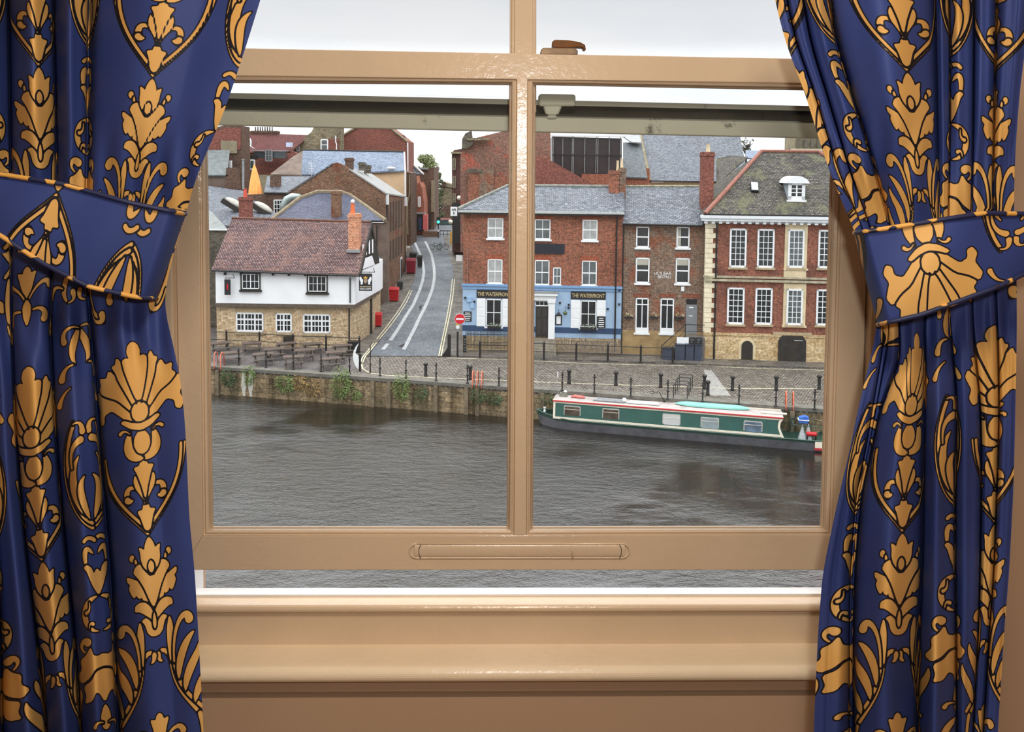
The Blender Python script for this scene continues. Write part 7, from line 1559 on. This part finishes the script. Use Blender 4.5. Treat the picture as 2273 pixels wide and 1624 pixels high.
for k, (dx, lab) in enumerate(((0, 'light grey triangular cover on the stern deck, nearer the cabin'), (.36, 'light grey triangular cover on the stern deck, beside the red canister'))):
    x, _ = B.h(1779, 970, .6); r = onboat('deck_cover', lab, 'cover', x + dx, .45 + .2 * k, 0); mb = MB(); z = zg - .1; mb.add([(-.2, -.2, z), (.2, -.2, z), (.2, .2, z), (-.2, .2, z), (.03, 0, z + .95)], [(0, 1, 4), (1, 2, 4), (2, 3, 4), (3, 0, 4), (3, 2, 1, 0)]); mb.build('canvas', plain('pale_grey_canvas', (176, 180, 182), .8, .1), r); mb = MB(); mb.tube([(.03, 0, z + .9), (.03, 0, z + 1.0)], .02, 5); mb.build('tip', BLACK, r)
zt_ = zr + .09
xa = B.h(1496, 900, .7)[0]; xb_ = B.h(1667, 914, .7)[0]; r = onboat('canoe', 'long turquoise upturned canoe lying on the narrowboat roof', 'canoe', (xa + xb_) / 2, 1.15, 0); hl = (xb_ - xa) / 2; nn = 24; vs = []; k_ = 10
for i in range(nn + 1):
    t_ = -1 + 2 * i / nn; w_ = .33 * max(0.03, (1 - abs(t_) ** 5)); h_ = .20 * max(.08, (1 - abs(t_) ** 7)); 
    for j in range(k_ + 1): a = PI * j / k_; vs.append((hl * t_, -w_ * math.cos(a), zt_ + .02 + h_ * math.sin(a) ** .8 + .04 * abs(t_) ** 3))
mb = MB(); mb.add(vs, [(i * (k_ + 1) + j, i * (k_ + 1) + j + 1, (i + 1) * (k_ + 1) + j + 1, (i + 1) * (k_ + 1) + j) for i in range(nn) for j in range(k_)]); mb.build('hull', plain('turquoise_hull', (126, 184, 174), .5, .05, 1), r, smooth=True)
mb = MB(); mb.tube([(-hl, 0, zt_ + .08), (-hl * .98, 0, zt_ + .1)], .03, 5); mb.tube([(hl, 0, zt_ + .08), (hl * .98, 0, zt_ + .1)], .03, 5); mb.build('end_cap', WHITE, r)
def roofthing(name, lab, cat, px, fn, y=1.0):
    x = B.h(px, 890, y)[0]; r = onboat(name, lab, cat, x, y, 0); fn(r); return r
def planks(r, L_, mat):
    for k in range(3): mb = MB(); mb.box(-L_ / 2 + .1 * k, L_ / 2 - .05 * k, -.3 + .2 * k, -.14 + .2 * k, zt_, zt_ + .06); mb.build('plank', mat, r)
roofthing('plank_stack', 'grey boards lying on the roof nearer the bow', 'boards', 1352, lambda r: planks(r, 1.9, plain('grey_boards', (140, 142, 146), .6, .15)), .9)
roofthing('plank_stack', 'pale boards lying on the roof just before the canoe', 'boards', 1428, lambda r: planks(r, 2.0, plain('pale_boards', (200, 200, 200), .5, .1)), .9)
def fend(r): 
    mb = MB(); mb.ball((0, 0, zt_ + .13), .14); mb.build('ball', WHITE, r, smooth=True); mb = MB(); mb.tube([(0, 0, zt_ + .26), (.04, 0, zt_ + .31), (0, 0, zt_ + .34)], .015, 5); mb.build('eye', BLACK, r)
roofthing('fender_ball', 'round white fender between the two stacks of roof boards', 'fender', 1386, fend, .8)
def redp(r):
    mb = MB(); mb.tube([(-.45, 0, zt_ + .06), (-.2, .05, zt_ + .1), (.1, 0, zt_ + .09), (.45, .04, zt_ + .05)], [.05, .1, .1, .05], 8); mb.build('folded_cloth', plain('salmon_cloth', (220, 120, 112), .8, .12), r, smooth=True)
    mb = MB(); mb.box(-.3, .3, .12, .3, zt_, zt_ + .1); mb.build('flat_box', REDB, r)
roofthing('red_bundle', 'faded red bundle on the cabin roof near the bow', 'bundle', 1283, redp, .9)
def coil(r):
    mb = MB()
    for k in range(4): mb.tube([((.26 - .02 * k) * math.cos(2 * PI * j / 16), (.2 - .02 * k) * math.sin(2 * PI * j / 16), zt_ + .03 + .06 * k) for j in range(17)], .035, 6, cap=False)
    mb.build('rope', plain('grey_mooring_rope', (130, 128, 116), .9, .25, 12), r, smooth=True); mb = MB(); mb.ball((.1, 0, zt_ + .3), .12, .1, .08, 8, 6); mb.build('pale_cloth', WHITE, r, smooth=True)
roofthing('rope_coil', 'grey coiled rope with pale cloth at the front end of the roof', 'rope', 1251, coil, 1.1)
x = B.h(1239, 885, 1.3)[0]; r = onboat('boat_pole', 'thin upright pole with white tip at the bow of the narrowboat', 'pole', x, 1.3, 0); zz = B.h(1237, 825, 1.3)[1]; mb = MB(); mb.cyl((0, 0, zt_ - .05), (-.05, 0, zz), .02, n=6); mb.build('shaft', LEAD, r); mb = MB(); mb.cyl((-.045, 0, zz - .35), (-.05, 0, zz), .035, n=6); mb.build('tip', WHITE, r)
def hb(r):
    mb = MB(); mb.tube([(-.55, 0, zt_ + .55), (-.4, 0, zt_ + .62), (-.2, 0, zt_ + .5), (0, 0, zt_ + .6), (.12, 0, zt_ + .4), (.35, 0, zt_ + .05)], .025, 6); mb.tube([(-.2, 0, zt_ + .5), (-.45, 0, zt_ + .42)], .02, 5); mb.build('bent_tube', DKWOOD, r); mb = MB(); mb.cyl((.35, -.06, zt_), (.35, .06, zt_ + .05), .06, n=8); mb.build('foot', BLACK, r)
roofthing('folded_bicycle_frame', 'bent dark handlebar frame sticking up from the middle of the boat roof', 'bicycle', 1462, hb, 1.6)
mb = MB(); x = B.h(1715, 923, .8)[0]; mb.prism([(-.7, -.12, zt_), (.75, -.12, zt_), (.8, -.12, zt_ + .05), (-.65, -.12, zt_ + .07)], (0, .24, 0)); o = mb.build('gangplank', plain('cream_plank', (222, 214, 198), .6, .1)); o.location = B.w(x, .8, 0); o.rotation_euler = (0, 0, B.ang); tag(o, 'cream gangplank lying on the roof at the stern end', 'plank')
# ---------------------------------------------------------------- the quay frontage carries on beyond both curtains
def side_house(name, x0, x1, D, ztop, wallm, roofm, rows, cols):
    r = empty(name, ((x0 + x1) / 2, D, 0), 0, kind='structure'); hw = (x1 - x0) / 2
    mb = MB(); mb.box(-hw, hw, 0, 9, GZ, ztop); mb.build('wall', wallm, r)
    mb = MB(); mb.add([(-hw - .2, -.3, ztop), (hw + .2, -.3, ztop), (hw + .2, 4.5, ztop + 3), (-hw - .2, 4.5, ztop + 3), (hw + .2, 9.3, ztop), (-hw - .2, 9.3, ztop)], [(0, 1, 2, 3), (3, 2, 4, 5)]); mb.build('roof', roofm, r)
    mb = MB(); mb.add([(-hw, 0, ztop), (-hw, 4.5, ztop + 2.9), (-hw, 9, ztop)], [(0, 1, 2)]); mb.add([(hw, 0, ztop), (hw, 4.5, ztop + 2.9), (hw, 9, ztop)], [(0, 1, 2)]); mb.build('gable_wall', wallm, r)
    for j in range(rows):
        for i in range(cols):
            x = -hw + 2 * hw * (i + .5) / cols; z = GZ + 1.2 + j * 3.1
            mb = MB(); 
            for a, b_ in ((-.55, -.45), (.45, .55), (-.03, .03)): mb.box(x + a, x + b_, -.06, .01, z, z + 1.7)
            for a, b_ in ((0, .1), (1.6, 1.7), (.82, .9)): mb.box(x - .55, x + .55, -.05, .01, z + a, z + b_)
            o = mb.build('window', WHITE, r); mb = MB(); mb.box(x - .5, x + .5, -.02, -.01, z + .05, z + 1.65); mb.build('pane', DGLASS, o)
    return r
side_house('quayside_house_wall', -47.0, -31.5, 66.0, -6.0, DKBR, SLATE, 2, 5)
side_house('quayside_house_wall', -66.0, -47.2, 67.0, -4.0, BRNBR, SLATE, 3, 5)
side_house('quayside_house_wall', 28.6, 44.0, 58.5, -5.0, BRNBR, SLATE, 3, 5)
side_house('quayside_house_wall', 44.2, 62.0, 57.5, -6.5, REDBR, SLATE, 2, 5)
